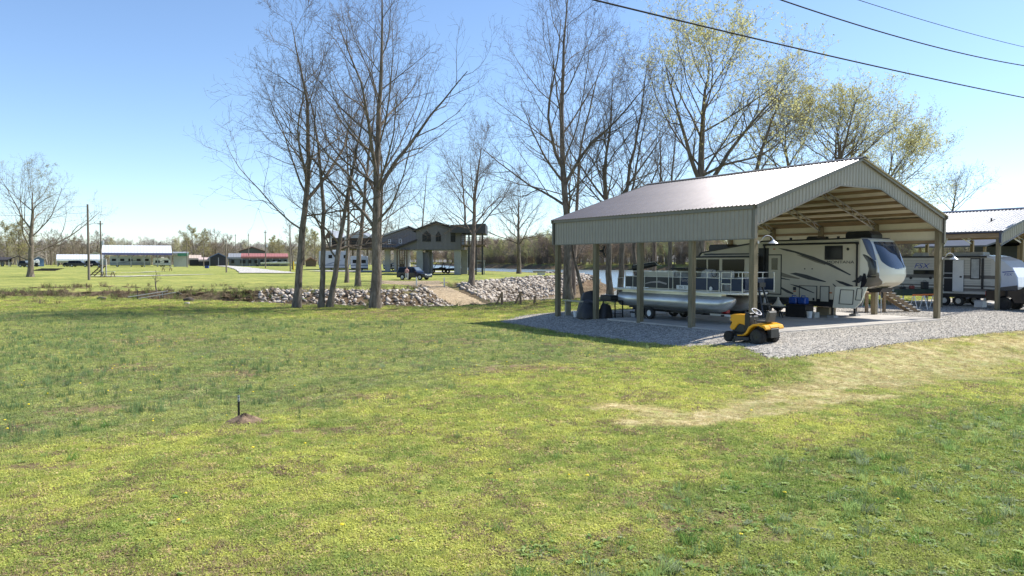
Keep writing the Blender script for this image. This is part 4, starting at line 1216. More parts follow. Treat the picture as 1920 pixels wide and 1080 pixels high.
    swoosh([(1459, 465), (1476, 467), (1492, 471), (1525, 481), (1560, 495), (1596, 515), (1594, 516.5), (1552, 497), (1520, 486), (1490, 474), (1474, 470.5), (1466, 468)], BRO)
    swoosh([(1492, 477), (1515, 482), (1535, 489), (1548, 496), (1547, 497), (1530, 492), (1512, 485), (1494, 478)], TAN, -.004)
    swoosh([(1437, 505), (1455, 507), (1475, 514), (1500, 522), (1499, 523.5), (1472, 520), (1452, 515), (1437, 509)], TAN)
    swoosh([(1481, 513), (1492, 511), (1512, 515), (1549, 527.5), (1548, 529), (1515, 524), (1500, 519), (1488, 515)], BRO)
    swoosh([(1437, 513), (1460, 519), (1482, 524.5), (1481, 525.5), (1458, 522), (1437, 516)], BRO)
    swoosh([(1452, 534), (1465, 538), (1488, 549.5), (1487, 552), (1476, 549), (1462, 540)], BRO)
    swoosh([(1480, 532), (1500, 536), (1528, 549), (1527, 550), (1508, 543), (1492, 537)], BRO, -.035)
    swoosh([(1566, 525), (1580, 528), (1600, 535.5), (1599, 537), (1588, 536.5), (1574, 531)], BRO)
    swoosh([(1561, 531), (1566, 535), (1570, 539), (1569, 540), (1565, 537), (1562, 534)], BRO)
    c = S(1575.5, 494)
    text_mesh('lettering', 'MONTANA', .21, BRO, t, (-.012, c[0], c[1]), (math.pi / 2, 0, -math.pi / 2), sx=1.45)
    # nose cap
    prof = [(4.14, 1.45), (4.05, 1.22), (3.8, 1.0), (3.4, .78), (3.0, .58), (2.65, .44), (2.3, .42), (2.0, .55), (1.8, .85), (1.66, 1.3)]
    pz = [p[0] for p in prof][::-1]; py_ = [p[1] for p in prof][::-1]
    def yf(z): return float(np.interp(z, pz, py_))
    def NS(phi, z, off=0.0):
        n = 3.0; cc, ss = math.cos(phi), math.sin(phi)
        ex = math.copysign(abs(cc) ** (2 / n), cc); ey = abs(ss) ** (2 / n)
        dep = 1.75 - yf(z)
        x = WID / 2 - (WID / 2 + off) * ex; y = 1.75 - (dep + off) * ey
        return (x, y, z)
    m = MB(); m.grid(lambda a, b: NS(math.pi * a, 1.66 + 2.48 * b), 40, 22)
    top = [NS(math.pi * k / 24, 4.14) for k in range(25)]; m.add(top + [(WID / 2, 1.75, 4.16)], [(k, k + 1, 25) for k in range(24)])
    bot = [NS(math.pi * k / 24, 1.66) for k in range(25)]; m.add(bot + [(WID / 2, 1.75, 1.66)], [(k + 1, k, 25) for k in range(24)])
    nose = m.build('nose_cap', CREAM2, t, smooth=True)
    def patch(name, lo, hi, rows, mat, off, par=nose):
        """rows: (z, phi_left_deg, phi_right_deg)"""
        zs = [r[0] for r in rows]
        def f(a, b):
            z = lo + (hi - lo) * b
            l = np.interp(z, zs, [r[1] for r in rows]); r_ = np.interp(z, zs, [r[2] for r in rows])
            return NS(math.radians(l + (r_ - l) * a), z, off)
        m = MB(); m.grid(f, 22, 16); return m.build(name, mat, par, smooth=True)
    BLUEG = M('cap_silver', (.68, .71, .75), .25, .2, var=0)
    GLOSSB = M('gloss_black', (.02, .02, .025), .12, var=0); TANG = M('gloss_taupe', (.16, .14, .11), .2, var=0)
    patch('stripe', 1.9, 4.13, [(1.9, 40, 140), (2.2, 30, 150), (3.1, 34, 146), (4.13, 38, 142)], BLUEG, .008)
    patch('cap_panel', 1.95, 3.35, [(1.95, 55, 125), (2.2, 37, 143), (2.8, 35, 145), (3.35, 37, 143)], CREAM2, .014)
    gl = patch('windshield', 2.62, 3.98, [(2.62, 80, 96), (2.75, 62, 120), (3.0, 46, 136), (3.6, 44, 138), (3.9, 46, 136), (3.98, 50, 130)], M('windscreen', (.03, .045, .075), .04, var=0, spec=1.0), .02)
    patch('stripe', 3.05, 4.12, [(3.05, 26, 33), (3.4, 14, 34), (4.12, 4, 38)], M('cap_blue', (.10, .13, .22), .2, var=0), .010)
    patch('stripe', 2.2, 3.35, [(2.2, 8, 28), (2.6, 12, 29), (3.0, 10, 31), (3.3, 3, 12), (3.35, 3, 6)], GLOSSB, .012)
    patch('stripe', 1.68, 2.45, [(1.68, 2, 72), (1.9, 3, 56), (2.2, 10, 36), (2.45, 22, 34)], TANG, .012)
    patch('stripe', 1.68, 2.40, [(1.68, 1, 9), (2.0, 1, 10), (2.4, 3, 6)], GLOSSB, .018)
    patch('stripe', 1.72, 1.95, [(1.72, 50, 130), (1.95, 62, 118)], M('cap_tan', (.42, .38, .28), .3, var=0), .016)
    # the wording along the top of the windscreen
    txt = text_mesh('lettering', 'MONTANA', .17, M('etched_letters', (.13, .13, .13), .3, var=0), gl, (WID / 2 - .05, yf(3.78) - .06, 3.75), (math.radians(70), 0, 0), sx=1.25)
    # dark arrow graphic on the body's front corner
    m = MB(); pts = [S(1597, 528), S(1607, 523), S(1613, 516), S(1622, 519), S(1611, 531)]
    m.v = [(-.008, p[0], p[1]) for p in pts]; m.f = [tuple(range(5))]; m.build('stripe', BRO, t)
    # king pin, legs, axles, roof kit
    m = MB(); m.prism([(1.9, 1.66), (1.0, 1.66), (1.15, 1.45), (1.7, 1.42)], .75, 1.7, 'x'); m.lathe([(.04, 1.15), (.05, 1.45)], c=(1.22, 1.3, 0)); m.build('king_pin', BLACK, t)
    for x in (.25, 2.2):
        m = MB(); m.bx(x - .05, x + .05, 3.35, 3.45, .22, 1.0); m.bx(x - .14, x + .14, 3.28, 3.52, .18, .22); m.build('landing_leg', DARKM, t)
    for x in (.1, 2.1):
        for y in (8.3, 9.3):
            m = MB(); m.lathe([(.2, -.1), (.36, -.1), (.38, -.06), (.38, .1), (.36, .13), (.2, .13)], c=(x + .1, y, .455), axis='x', n=20); w_ = m.build('wheel', RUBBER, t, smooth=True)
            m = MB(); m.lathe([(.2, -.105), (.19, -.06), (.05, -.05), (.0, -.09)], c=(x + .1, y, .455), axis='x', n=14); m.build('rim', STEEL, w_)
    # air conditioners
    def top_unit(px0, px1, zb, h, lab=None):
        v0 = S(px0, 445, U0 + 1)[0]; v1 = S(px1, 445, U0 + 1)[0]; v1, v0 = min(v0, v1), max(v0, v1)
        m = MB(); m.prism([(v0, zb), (v0, zb + h * .7), (v0 - .12, zb + h), (v1 + .2, zb + h), (v1, zb + h * .55), (v1, zb)], .75, 1.7, 'x'); m.build('roof_unit', BLACK, t, bevel=.03)
    top_unit(1590, 1640, 4.14, .40); top_unit(1517, 1538, 4.14, .22); top_unit(1334, 1372, 3.62, .42)
    for px in (1484, 1552, 1573):
        v = S(px, 445, U0 + 1)[0]; m = MB(); m.bx(.9, 1.0, v - .05, v + .05, 4.15, 4.32); m.build('roof_vent', BLACK, t)
    # entry steps
    for k in range(4):
        m = MB(); y0 = S(1452, 550)[0]; m.bx(-.25 - .28 * k, .02 - .28 * k, y0 - .38, y0 + .38, .88 - .22 * k, .92 - .22 * k); m.build('step', DARKM, t)
    m = MB(); m.bx(-1.1, -1.06, y0 - .36, y0 - .32, SLAB, .3); m.bar((-1.1, y0 - .36, .25), (.0, y0 - .36, .95), .04); m.bar((-1.1, y0 + .36, .25), (.0, y0 + .36, .95), .04); m.build('step_frame', DARKM, t)
    return t
camper()

# concrete pads under the legs, crates and clutter by the camper
GREYB = M('concrete_block', (.42, .42, .41), .9, var=.15, scale=5)
for (u, v, lab) in ((10.36, 3.4, 'grey concrete block under the near landing leg of the camper'), (12.3, 3.4, 'grey concrete block under the far landing leg of the camper')):
    m = MB(); m.bx(-.2, .2, -.2, .2, 0, .115); m.bx(-.17, .17, -.05, .05, .112, .114); o = m.build('concrete_block', GREYB, bevel=.01); tag(o, lab, 'block', 'blocks under the camper legs', loc=cp(u, v, SLAB), rz=CANG)

def at_u(px, v_or_u, mode='u'):
    return on_side(px, 560, v_or_u)[0]

def place(px, u, z=SLAB):
    v = on_side(px, 560, u)[0]; return cp(u, v, z)

# black storage box with blue water jugs, bucket
p = place(1499, 9.3); t = thing('storage_box', 'black storage box standing on the slab below the camper hatches', 'storage box', p, CANG)
m = MB(); m.bx(-.35, .35, -.62, .62, 0, .62); m.build('box', BLACK, t, bevel=.02); m = MB(); m.bx(-.37, .37, -.64, .64, .62, .68); m.build('lid', BLACK, t, bevel=.01)
BLUEJ = M('blue_jug', (.02, .09, .42), .25, var=.25, scale=6)
for k, dv in enumerate((.28, -.28)):
    q = place(1499, 9.3) + Vector((CV[0] * (dv + .05), CV[1] * (dv + .05), .68)); t = thing('water_jug', ['blue water jug on the black storage box, nearer the barn lamp', 'blue water jug on the black storage box, nearer the camper nose'][k], 'water jug', q, CANG, 'blue jugs on the storage box')
    m = MB(); m.bx(-.17, .17, -.24, .24, 0, .36); m.build('jug', BLUEJ, t, bevel=.05); m = MB(); m.tube([(0, -.12, .35), (0, -.1, .44), (0, .1, .44), (0, .12, .35)], .022, 6); m.build('handle', BLUEJ, t)
p = place(1518, 9.0); t = thing('bucket', 'white plastic bucket with a black lid beside the black storage box', 'bucket', p)
m = MB(); m.lathe([(.12, 0), (.15, .36)], n=14); m.build('pail', WHITE, t, smooth=True); m = MB(); m.lathe([(.16, .36), (.16, .40)], n=14); m.build('lid', BLACK, t)
p = place(1526, 9.5); m = MB(); m.bx(-.2, .2, -.2, .2, 0, .28); o = m.build('concrete_block', M('pale_block', (.5, .48, .42), .9, var=.1)); tag(o, 'pale concrete block right of the white bucket', 'block', loc=p, rz=CANG)
p = place(1549, 11.6); m = MB(); m.bx(-.3, .3, -.4, .4, 0, .42); o = m.build('cardboard_box', M('cardboard', (.5, .40, .26), .9, var=.1), bevel=.01); tag(o, 'pale cardboard box beyond the camper underbelly', 'box', loc=p, rz=CANG)
# patio heater like stand: white cone shade on a thin black stand
p = place(1459, 8.0); t = thing('fire_table', 'dark round fire pit table with a pale pyramid cover in front of the entry steps', 'fire pit', p, CANG)
m = MB(); m.lathe([(.36, .50), (.42, .54), (.42, .60), (.30, .60)], n=20); m.build('bowl', DARKM, t, smooth=True)
m = MB(); m.lathe([(.40, .60), (.20, .70), (.08, .90), (.03, 1.08), (0, 1.10)], n=14); m.build('cover', M('cover_beige', (.6, .56, .46), .6, var=.1), t, smooth=True)
for a in (0.4, 2.5, 4.6):
    m = MB(); m.bar((.1 * math.cos(a), .1 * math.sin(a), .5), (.34 * math.cos(a), .34 * math.sin(a), 0), .03); m.build('leg', DARKM, t)
p = place(1434, 8.0); t = thing('gas_cooker', 'small dark camp cooker with a bright chimney beside the fire pit table', 'cooker', p, CANG)
m = MB(); m.bx(-.25, .25, -.3, .3, .35, .62); m.build('body', DARKM, t, bevel=.03); m = MB(); m.lathe([(.16, .62), (.06, .72), (.05, 1.0), (0, 1.0)], n=10); m.build('chimney', STEEL, t)
for (a, b) in ((-.2, -.25), (.2, -.25), (-.2, .25), (.2, .25)):
    m = MB(); m.bx(a - .02, a + .02, b - .02, b + .02, 0, .35); m.build('leg', DARKM, t)

# ------------------------------------------------------------------ pontoon boat on its trailer
def boat():
    U0 = 1.55; t = thing('pontoon_boat', 'silver pontoon boat with navy side panels and white rails on a trailer', 'boat', cp(U0, 0, 0), CANG)
    S = lambda px, py: on_side(px, py, U0)
    vb = S(1396, 530)[0]; vs = S(1152, 530)[0]     # bow and stern of the deck
    WD = 2.2; vb += .25; dz = 1.60
    for x in (.38, WD - .38):
        v0 = vb + .55; rr = .385; zc = 1.03
        pts = []; rad = []
        for k in range(10):
            f = k / 9; pts.append((x, v0 + .95 * f, zc + .28 * (1 - f) ** 1.8)); rad.append(rr * max(.06, math.sin(math.pi / 2 * min(1, f * 1.0)) ** .55))
        for k in range(1, 12): pts.append((x, v0 + .95 + (vs - .25 - v0 - .95) * k / 11, zc)); rad.append(rr)
        m = MB(); m.tube(pts, rad, 24); o = m.build('pontoon', ALU, t, smooth=True)
        m = MB()
        for k in range(1, 7):
            vv = v0 + .95 + (vs - v0 - 1.4) * k / 7; m.tube([(x, vv - .012, zc), (x, vv + .012, zc)], rr + .006, 24)
        m.build('seam', ALU, o, smooth=True)
        m = MB(); m.bx(x - .16, x + .16, v0 + .7, vs - .4, 1.38, 1.52); m.build('riser', ALU, o)
    # deck with rounded bow
    bow = [(0, vb + .5), (.1, vb + .2), (.35, vb + .05), (.8, vb), (WD - .8, vb), (WD - .35, vb + .05), (WD - .1, vb + .2), (WD, vb + .5), (WD, vs), (0, vs)]
    m = MB(); m.prism(bow, 1.50, 1.60, 'z'); m.build('deck', ALU, t)
    NAVY = M('navy_panel', (.010, .022, .055), .5, var=.1, scale=1); GREYP = M('charcoal_panel', (.022, .024, .028), .5, var=.1, scale=1)
    m = MB(); m.tube([(p[0], p[1], 1.565) for p in bow + [bow[0]]], .028, 6); m.build('rub_rail', WHITE, t)
    RAIL = M('white_rail', (.56, .56, .53), .3, .3, var=.03)
    # side fence: panels between posts, on both sides
    gates = (S(1350, 530)[0], S(1368, 530)[0])
    posts_px = [1172, 1186, 1208, 1231, 1253, 1261, 1275, 1300, 1325, 1348, 1352, 1370, 1391]
    vsn = [S(px, 530)[0] for px in posts_px]
    top = 2.50
    for side, x in ((0, .03), (1, WD - .03)):
        for k, v in enumerate(vsn):
            m = MB(); tz = top; m.bx(x - .014, x + .014, v - .016, v + .016, dz, tz); m.build('rail_post', RAIL, t)
        for k in range(len(vsn) - 1):
            a, b = vsn[k], vsn[k + 1]
            if k == 9: continue
            dtop = 2.24
            m = MB(); m.bx(x - .008, x + .008, b + .022, a - .022, dz + .08, dtop - .02 if k != 10 else 2.2)
            if k == 10: m = MB(); m.bx(x - .008, x + .008, b + .022, a - .022, 2.0, 2.2)
            m.build('side_panel', NAVY if k >= 6 else GREYP, t)
            m = MB(); m.bx(x - .012, x + .012, b, a, dtop - .018, dtop + .006); m.bx(x - .012, x + .012, b, a, dz + .035, dz + .06)
            if k == 10: m.bx(x - .018, x + .018, b, a, 1.96, 2.0)
            m.bx(x - .014, x + .014, b, a, top - .016, top + .012)
            m.build('rail', RAIL, t)
            if k in (2, 3, 4) and side == 0:
                m = MB(); m.bx(x - .006, x + .006, b + .03, a - .03, 2.26, top - .03); m.build('cream_panel', M('boat_cream', (.42, .40, .33), .4, var=.05), t)
    # bow rail
    m = MB(); m.tube([(.03, vsn[-1], top), (.06, vb + .25, top), (.4, vb + .1, top), (WD - .4, vb + .1, top), (WD - .06, vb + .25, top), (WD - .03, vsn[-1], top)], .02, 6)
    for z in (2.24, 1.68): m.tube([(.03, vsn[-1], z), (.06, vb + .25, z), (.4, vb + .1, z), (WD - .4, vb + .1, z), (WD - .06, vb + .25, z), (WD - .03, vsn[-1], z)], .016, 6)
    m.build('bow_rail', RAIL, t)
    m = MB(); m.bx(.45, 1.0, vb + .09, vb + .11, 1.7, 2.22); m.bx(1.25, WD - .45, vb + .09, vb + .11, 1.7, 2.22); m.build('bow_panel', NAVY, t)
    # pale swoosh and registration
    SIL = M('silver_decal', (.30, .27, .27), .3, var=0)
    def dec(pts, mat, nm='decal'):
        m = MB(); q = [S(*p) for p in pts]; m.v = [(.016, p[0], p[1]) for p in q]; n = len(q); k = n // 2
        m.f = [(i, i + 1, n - 2 - i, n - 1 - i) for i in range(k - 1)]; m.build(nm, mat, t)
    dec([(1205, 532), (1220, 528), (1235, 526.5), (1250, 531), (1249, 534), (1236, 530), (1221, 530), (1206, 533)], SIL)
    c = S(1280, 541); text_mesh('registration', 'TN  33', .17, M('reg_letters', (.08, .08, .08), .5, var=0), t, (-.004, c[0], c[1]), (math.pi / 2, 0, -math.pi / 2))
    m = MB(); m.bx(.002, .02, c[0] - .5, c[0] + .42, c[1] - .04, c[1] + .16); m.build('registration_plate', WHITE, t)
    c = S(1283, 528); text_mesh('script', 'Family', .22, SIL, t, (.016, c[0], c[1]), (math.pi / 2, 0, -math.pi / 2), shear=.3)
    # seats
    BE = M('boat_vinyl', (.48, .46, .40), .55, var=.08, scale=2)
    def seat(x0, x1, v0, v1, bx_, hi=2.42):
        m = MB(); m.bx(x0, x1, v0, v1, dz, 2.02); o = m.build('bench', BE, t, bevel=.04)
        m = MB(); m.bx(*bx_, 2.0, hi); m.build('backrest', BE, o, bevel=.05)
    v = S(1320, 520)[0]; seat(WD - .75, WD - .1, v, v + 2.3, (WD - .3, WD - .08, v, v + 2.3), 2.55)
    v = S(1262, 520)[0]; seat(.5, 1.9, v - .2, v + .5, (.5, 1.9, v + .3, v + .55), 2.62)
    seat(.1, .75, S(1250, 520)[0], S(1212, 520)[0], (.08, .26, S(1250, 520)[0], S(1212, 520)[0]), 2.3)
    m = MB(); v = S(1293, 520)[0]; m.prism([(v, dz), (v, 2.35), (v + .15, 2.62), (v + .45, 2.5), (v + .6, dz)], 1.25, 1.95, 'x'); con = m.build('console', M('console_grey', (.5, .5, .48), .4, var=.05), t, bevel=.03)
    m = MB(); m.tube([(1.6 + .18 * math.cos(k * .5236), v - .08, 2.42 + .18 * math.sin(k * .5236)) for k in range(12)], .015, 6, closed=True); m.build('steering_wheel', BLACK, con)
    m = MB(); m.bx(.4, 2.0, S(1275, 520)[0] + .1, S(1245, 520)[0], 2.60, 2.68); m.build('canopy_cover', BLACK, t, bevel=.03)
    # folded top: striped roll
    v0, v1 = S(1182, 508)[0], S(1222, 508)[0]
    m = MB()
    m.tube([(.25, v0, 2.66), (.3, v1, 2.88)], [.17, .12], 12); r_ = m.build('folded_top', BLACK, t, smooth=True)
    for k in range(4):
        m = MB(); dx = -.10 + .07 * k; m.tube([(.25 + dx, v0 - .05, 2.80 - .06 * k), (.3 + dx, v1, 2.98 - .06 * k), (.3 + dx, v1 - .25, 2.80)], .016, 6); m.build('top_bow', RAIL, r_)
    # stern: swim ladder rails and motor cowling
    m = MB()
    for x in (.2, .75): m.tube([(x, vs - .05, dz), (x, vs - .05, 2.1), (x, vs - .5, 2.15), (x, vs - .5, dz)], .02, 6)
    m.build('ladder_rail', RAIL, t)
    m = MB(); m.prism([(vs - .75, 1.7), (vs - .7, 2.35), (vs - .95, 2.48), (vs - 1.35, 2.3), (vs - 1.4, 1.7)], .8, 1.6, 'x'); m.build('motor_cover', BLACK, t, bevel=.06)
    m = MB(); m.lathe([(.09, 0), (.09, .03)], c=(-.02, S(1333, 541)[0], S(1333, 541)[1]), axis='x', n=12); m.build('bow_light', WHITE, t)
    return t, S, vb, vs
BT, BS, BVB, BVS = boat()
def trailer():
    TG = .75
    t = thing('boat_trailer', 'low black boat trailer carrying the pontoon boat', 'trailer', cp(1.55, 0, 0), CANG)
    z0 = .52
    m = MB()
    for x in (.55, 1.95): m.bx(x - .05, x + .05, BVB + .9, BVS - .9, z0 - .06, z0 + .06)
    for k in range(6): v = BVB + 1.3 + k * 1.2; m.bx(.3, 2.2, v - .04, v + .04, z0 - .05, z0 + .02)
    m.bar((.55, BVB + .9, z0), (1.25, BVB - TG, z0), .09); m.bar((1.95, BVB + .9, z0), (1.25, BVB - TG, z0), .09)
    m.build('frame', DARKM, t)
    for x in (.12, .66, 1.84, 2.38):
        m = MB(); m.bx(x - .06, x + .06, BVB + 1.2, BVS - 1.1, .60, .68); m.build('bunk', BLACK, t)
    vw = BS(1208, 590)[0]
    for x in (.05, 2.45):
        for dv in (-.38, .38):
            m = MB(); m.lathe([(.16, -.1), (.29, -.1), (.31, -.06), (.31, .06), (.29, .1), (.16, .1)], c=(x, vw + dv, .31 + SLAB), axis='x', n=22); w_ = m.build('wheel', RUBBER, t, smooth=True)
            m = MB(); m.lathe([(.17, -.08), (.15, -.03), (.06, -.05), (0, -.08)], c=(x, vw + dv, .31 + SLAB), axis='x', n=12); m.build('rim', WHITE, w_)
    # winch stand and ladder at the bow
    m = MB()
    for x in (.9, 1.5): m.bar((x, BVB - .55, z0), (1.2 + (x - 1.2) * .4, BVB - .12, 1.9), .07)
    m.bx(1.0, 1.4, BVB - .25, BVB - .05, 1.85, 2.05); m.bar((.92, BVB - .4, 1.1), (1.48, BVB - .4, 1.1), .05)
    m.build('winch_stand', DARKM, t)
    m = MB(); m.tube([(1.25, BVB - .68, SLAB + .1), (1.25, BVB - .68, .85)], .035, 8); m.lathe([(.09, 0), (.1, .05), (.09, .1)], c=(1.25, BVB - .68, SLAB), n=12); m.build('jack', DARKM, t)
    m = MB(); a = BS(1319, 594); b = BS(1360, 594); m.bx(.44, .495, b[0], a[0], z0 - .045, z0 + .045); m.build('name_plate', WHITE, t)
    m = MB(); a = BS(1339, 580); m.bx(.3, .5, a[0] - .25, a[0] + .25, .62, 1.0) if False else m.bx(.5, .75, a[0] - .28, a[0] + .28, .6, .98); m.build('red_tank', M('fuel_red', (.45, .02, .02), .4, var=.1), t, bevel=.02)
    m = MB(); v = BS(1188, 578)[0]; m.prism([(v - .14, .62), (v + .14, .62), (v, .84)], .28, .30, 'x'); m.build('warning_triangle', M('warning_yellow', (.75, .6, .05), .5, var=0), t)
trailer()

# ------------------------------------------------------------------ things at the back-left of the carport
p = place(1066, .5, 0); WOODL = M('pale_wood', (.46, .42, .30), .85, var=.2, scale=3)
t = thing('wooden_bench', 'plain pale wooden bench between the two rearmost left posts', 'bench', cp(.5, 12.3, 0), CANG)
m = MB(); m.bx(-.2, .2, -1.15, 1.15, .78, .84); m.build('seat', WOODL, t)
for y in (-.9, .9): m = MB(); m.bx(-.18, .18, y - .05, y + .05, 0, .78); m.build('leg', WOODL, t)
t = thing('griddle', 'black gas griddle with lid on a cart by the rear left post', 'grill', cp(1.3, 10.6, 0), CANG)
m = MB(); m.bx(-.3, .3, -.85, .85, .86, .93); m.build('work_top', BLACK, t); m = MB(); m.prism([(-.45, .93), (-.45, 1.12), (-.35, 1.2), (.4, 1.2), (.45, 1.12), (.45, .93)], -.26, .26, 'x'); m.build('lid', BLACK, t, bevel=.02)
for (a, b) in ((-.26, -.8), (.26, -.8), (-.26, .8), (.26, .8)): m = MB(); m.bx(a - .025, a + .025, b - .025, b + .025, .04, .86); m.build('leg', BLACK, t)
m = MB(); m.bx(-.26, .26, -.8, .8, .22, .26); m.build('shelf', BLACK, t)
def cover(label, u, v, w, d_, h, seed):
    rng = np.random.default_rng(seed); m = MB()
    def f(a, b):
        an = a * 2 * math.pi; r = (1 - .45 * b ** 2) * (1 + .12 * math.sin(an * 5 + seed) * (1 - b)) ; x = w / 2 * r * math.cos(an); y = d_ / 2 * r * math.sin(an)
        return (x + .1 * b, y, h * b * (1 - .1 * math.cos(an + seed)))
    m.grid(f, 28, 10); n = 29; o_ = len(m.v); m.v.append((.1, 0, h * 1.02)); m.f += [(10 * n + k, 10 * n + k + 1, o_) for k in range(28)]; m.mi += [0] * 28
    o = m.build('covered_grill', M('black_cover', (.014, .014, .016), .55, var=.3, scale=3, bump=.4, bscale=4), smooth=True); tag(o, label, 'cover', loc=cp(u, v, 0), rz=CANG)
cover('black cloth cover slumped over a grill in front of the griddle', .1, 10.9, 1.0, 1.3, .85, 2)
cover('tall black covered bundle behind the pale bench', 1.4, 12.6, .9, 1.5, 1.25, 5)
cover('low black covered box against the second post from the back', .6, 10.1, .8, .7, .75, 7)
t = thing('white_bucket', 'small white bucket at the foot of the black grill cover', 'bucket', cp(-.1, 11.7, 0)); m = MB(); m.lathe([(.11, 0), (.14, .3)], n=12); m.build('pail', WHITE, t, smooth=True); m = MB(); m.tube([(.14, 0, .3), (.1, 0, .4), (-.1, 0, .4), (-.14, 0, .3)], .008, 4); m.build('handle', STEEL, t)
t = thing('wall_fan', 'black caged fan fixed under the skirting at the second post from the back', 'fan', cp(.5, 10.2, 3.55), CANG)
m = MB()
for k in range(14):
    a = 2 * math.pi * k / 14; m.tube([(0, 0, 0), (.08, .2 * math.cos(a), .2 * math.sin(a)), (.0, .38 * math.cos(a), .38 * math.sin(a))], .008, 4)
for r in (.2, .3, .38): m.tube([(.03 if r > .3 else .07, r * math.cos(k * .3142), r * math.sin(k * .3142)) for k in range(20)], .01, 4, closed=True)
m.build('cage', DARKM, t); m = MB()
for k in range(3): a = 2.09 * k; m.box((0.02, .17 * math.cos(a), .17 * math.sin(a)), (.015, .26, .12), 0, 0, Matrix.Rotation(a, 3, 'X'))
m.lathe([(.06, -.1), (.07, .05)], axis='x', n=10); m.build('blade', BLACK, t)
m = MB(); m.bx(-.3, -.02, -.03, .03, -.03, .03); m.bx(-.4, -.28, -.05, .05, -.1, .45); m.build('bracket', BLACK, t)
t = thing('floor_jack', 'grey concrete blocks under a short black beam on the slab behind the trailer', 'jack', cp(1.9, 8.9, SLAB), CANG)
m = MB(); m.bx(-.15, .15, -.55, .55, .22, .3); m.build('beam', DARKM, t)
for y in (-.35, .3): m = MB(); m.bx(-.16, .16, y - .15, y + .15, 0, .22); m.build('block', GREYB, t)

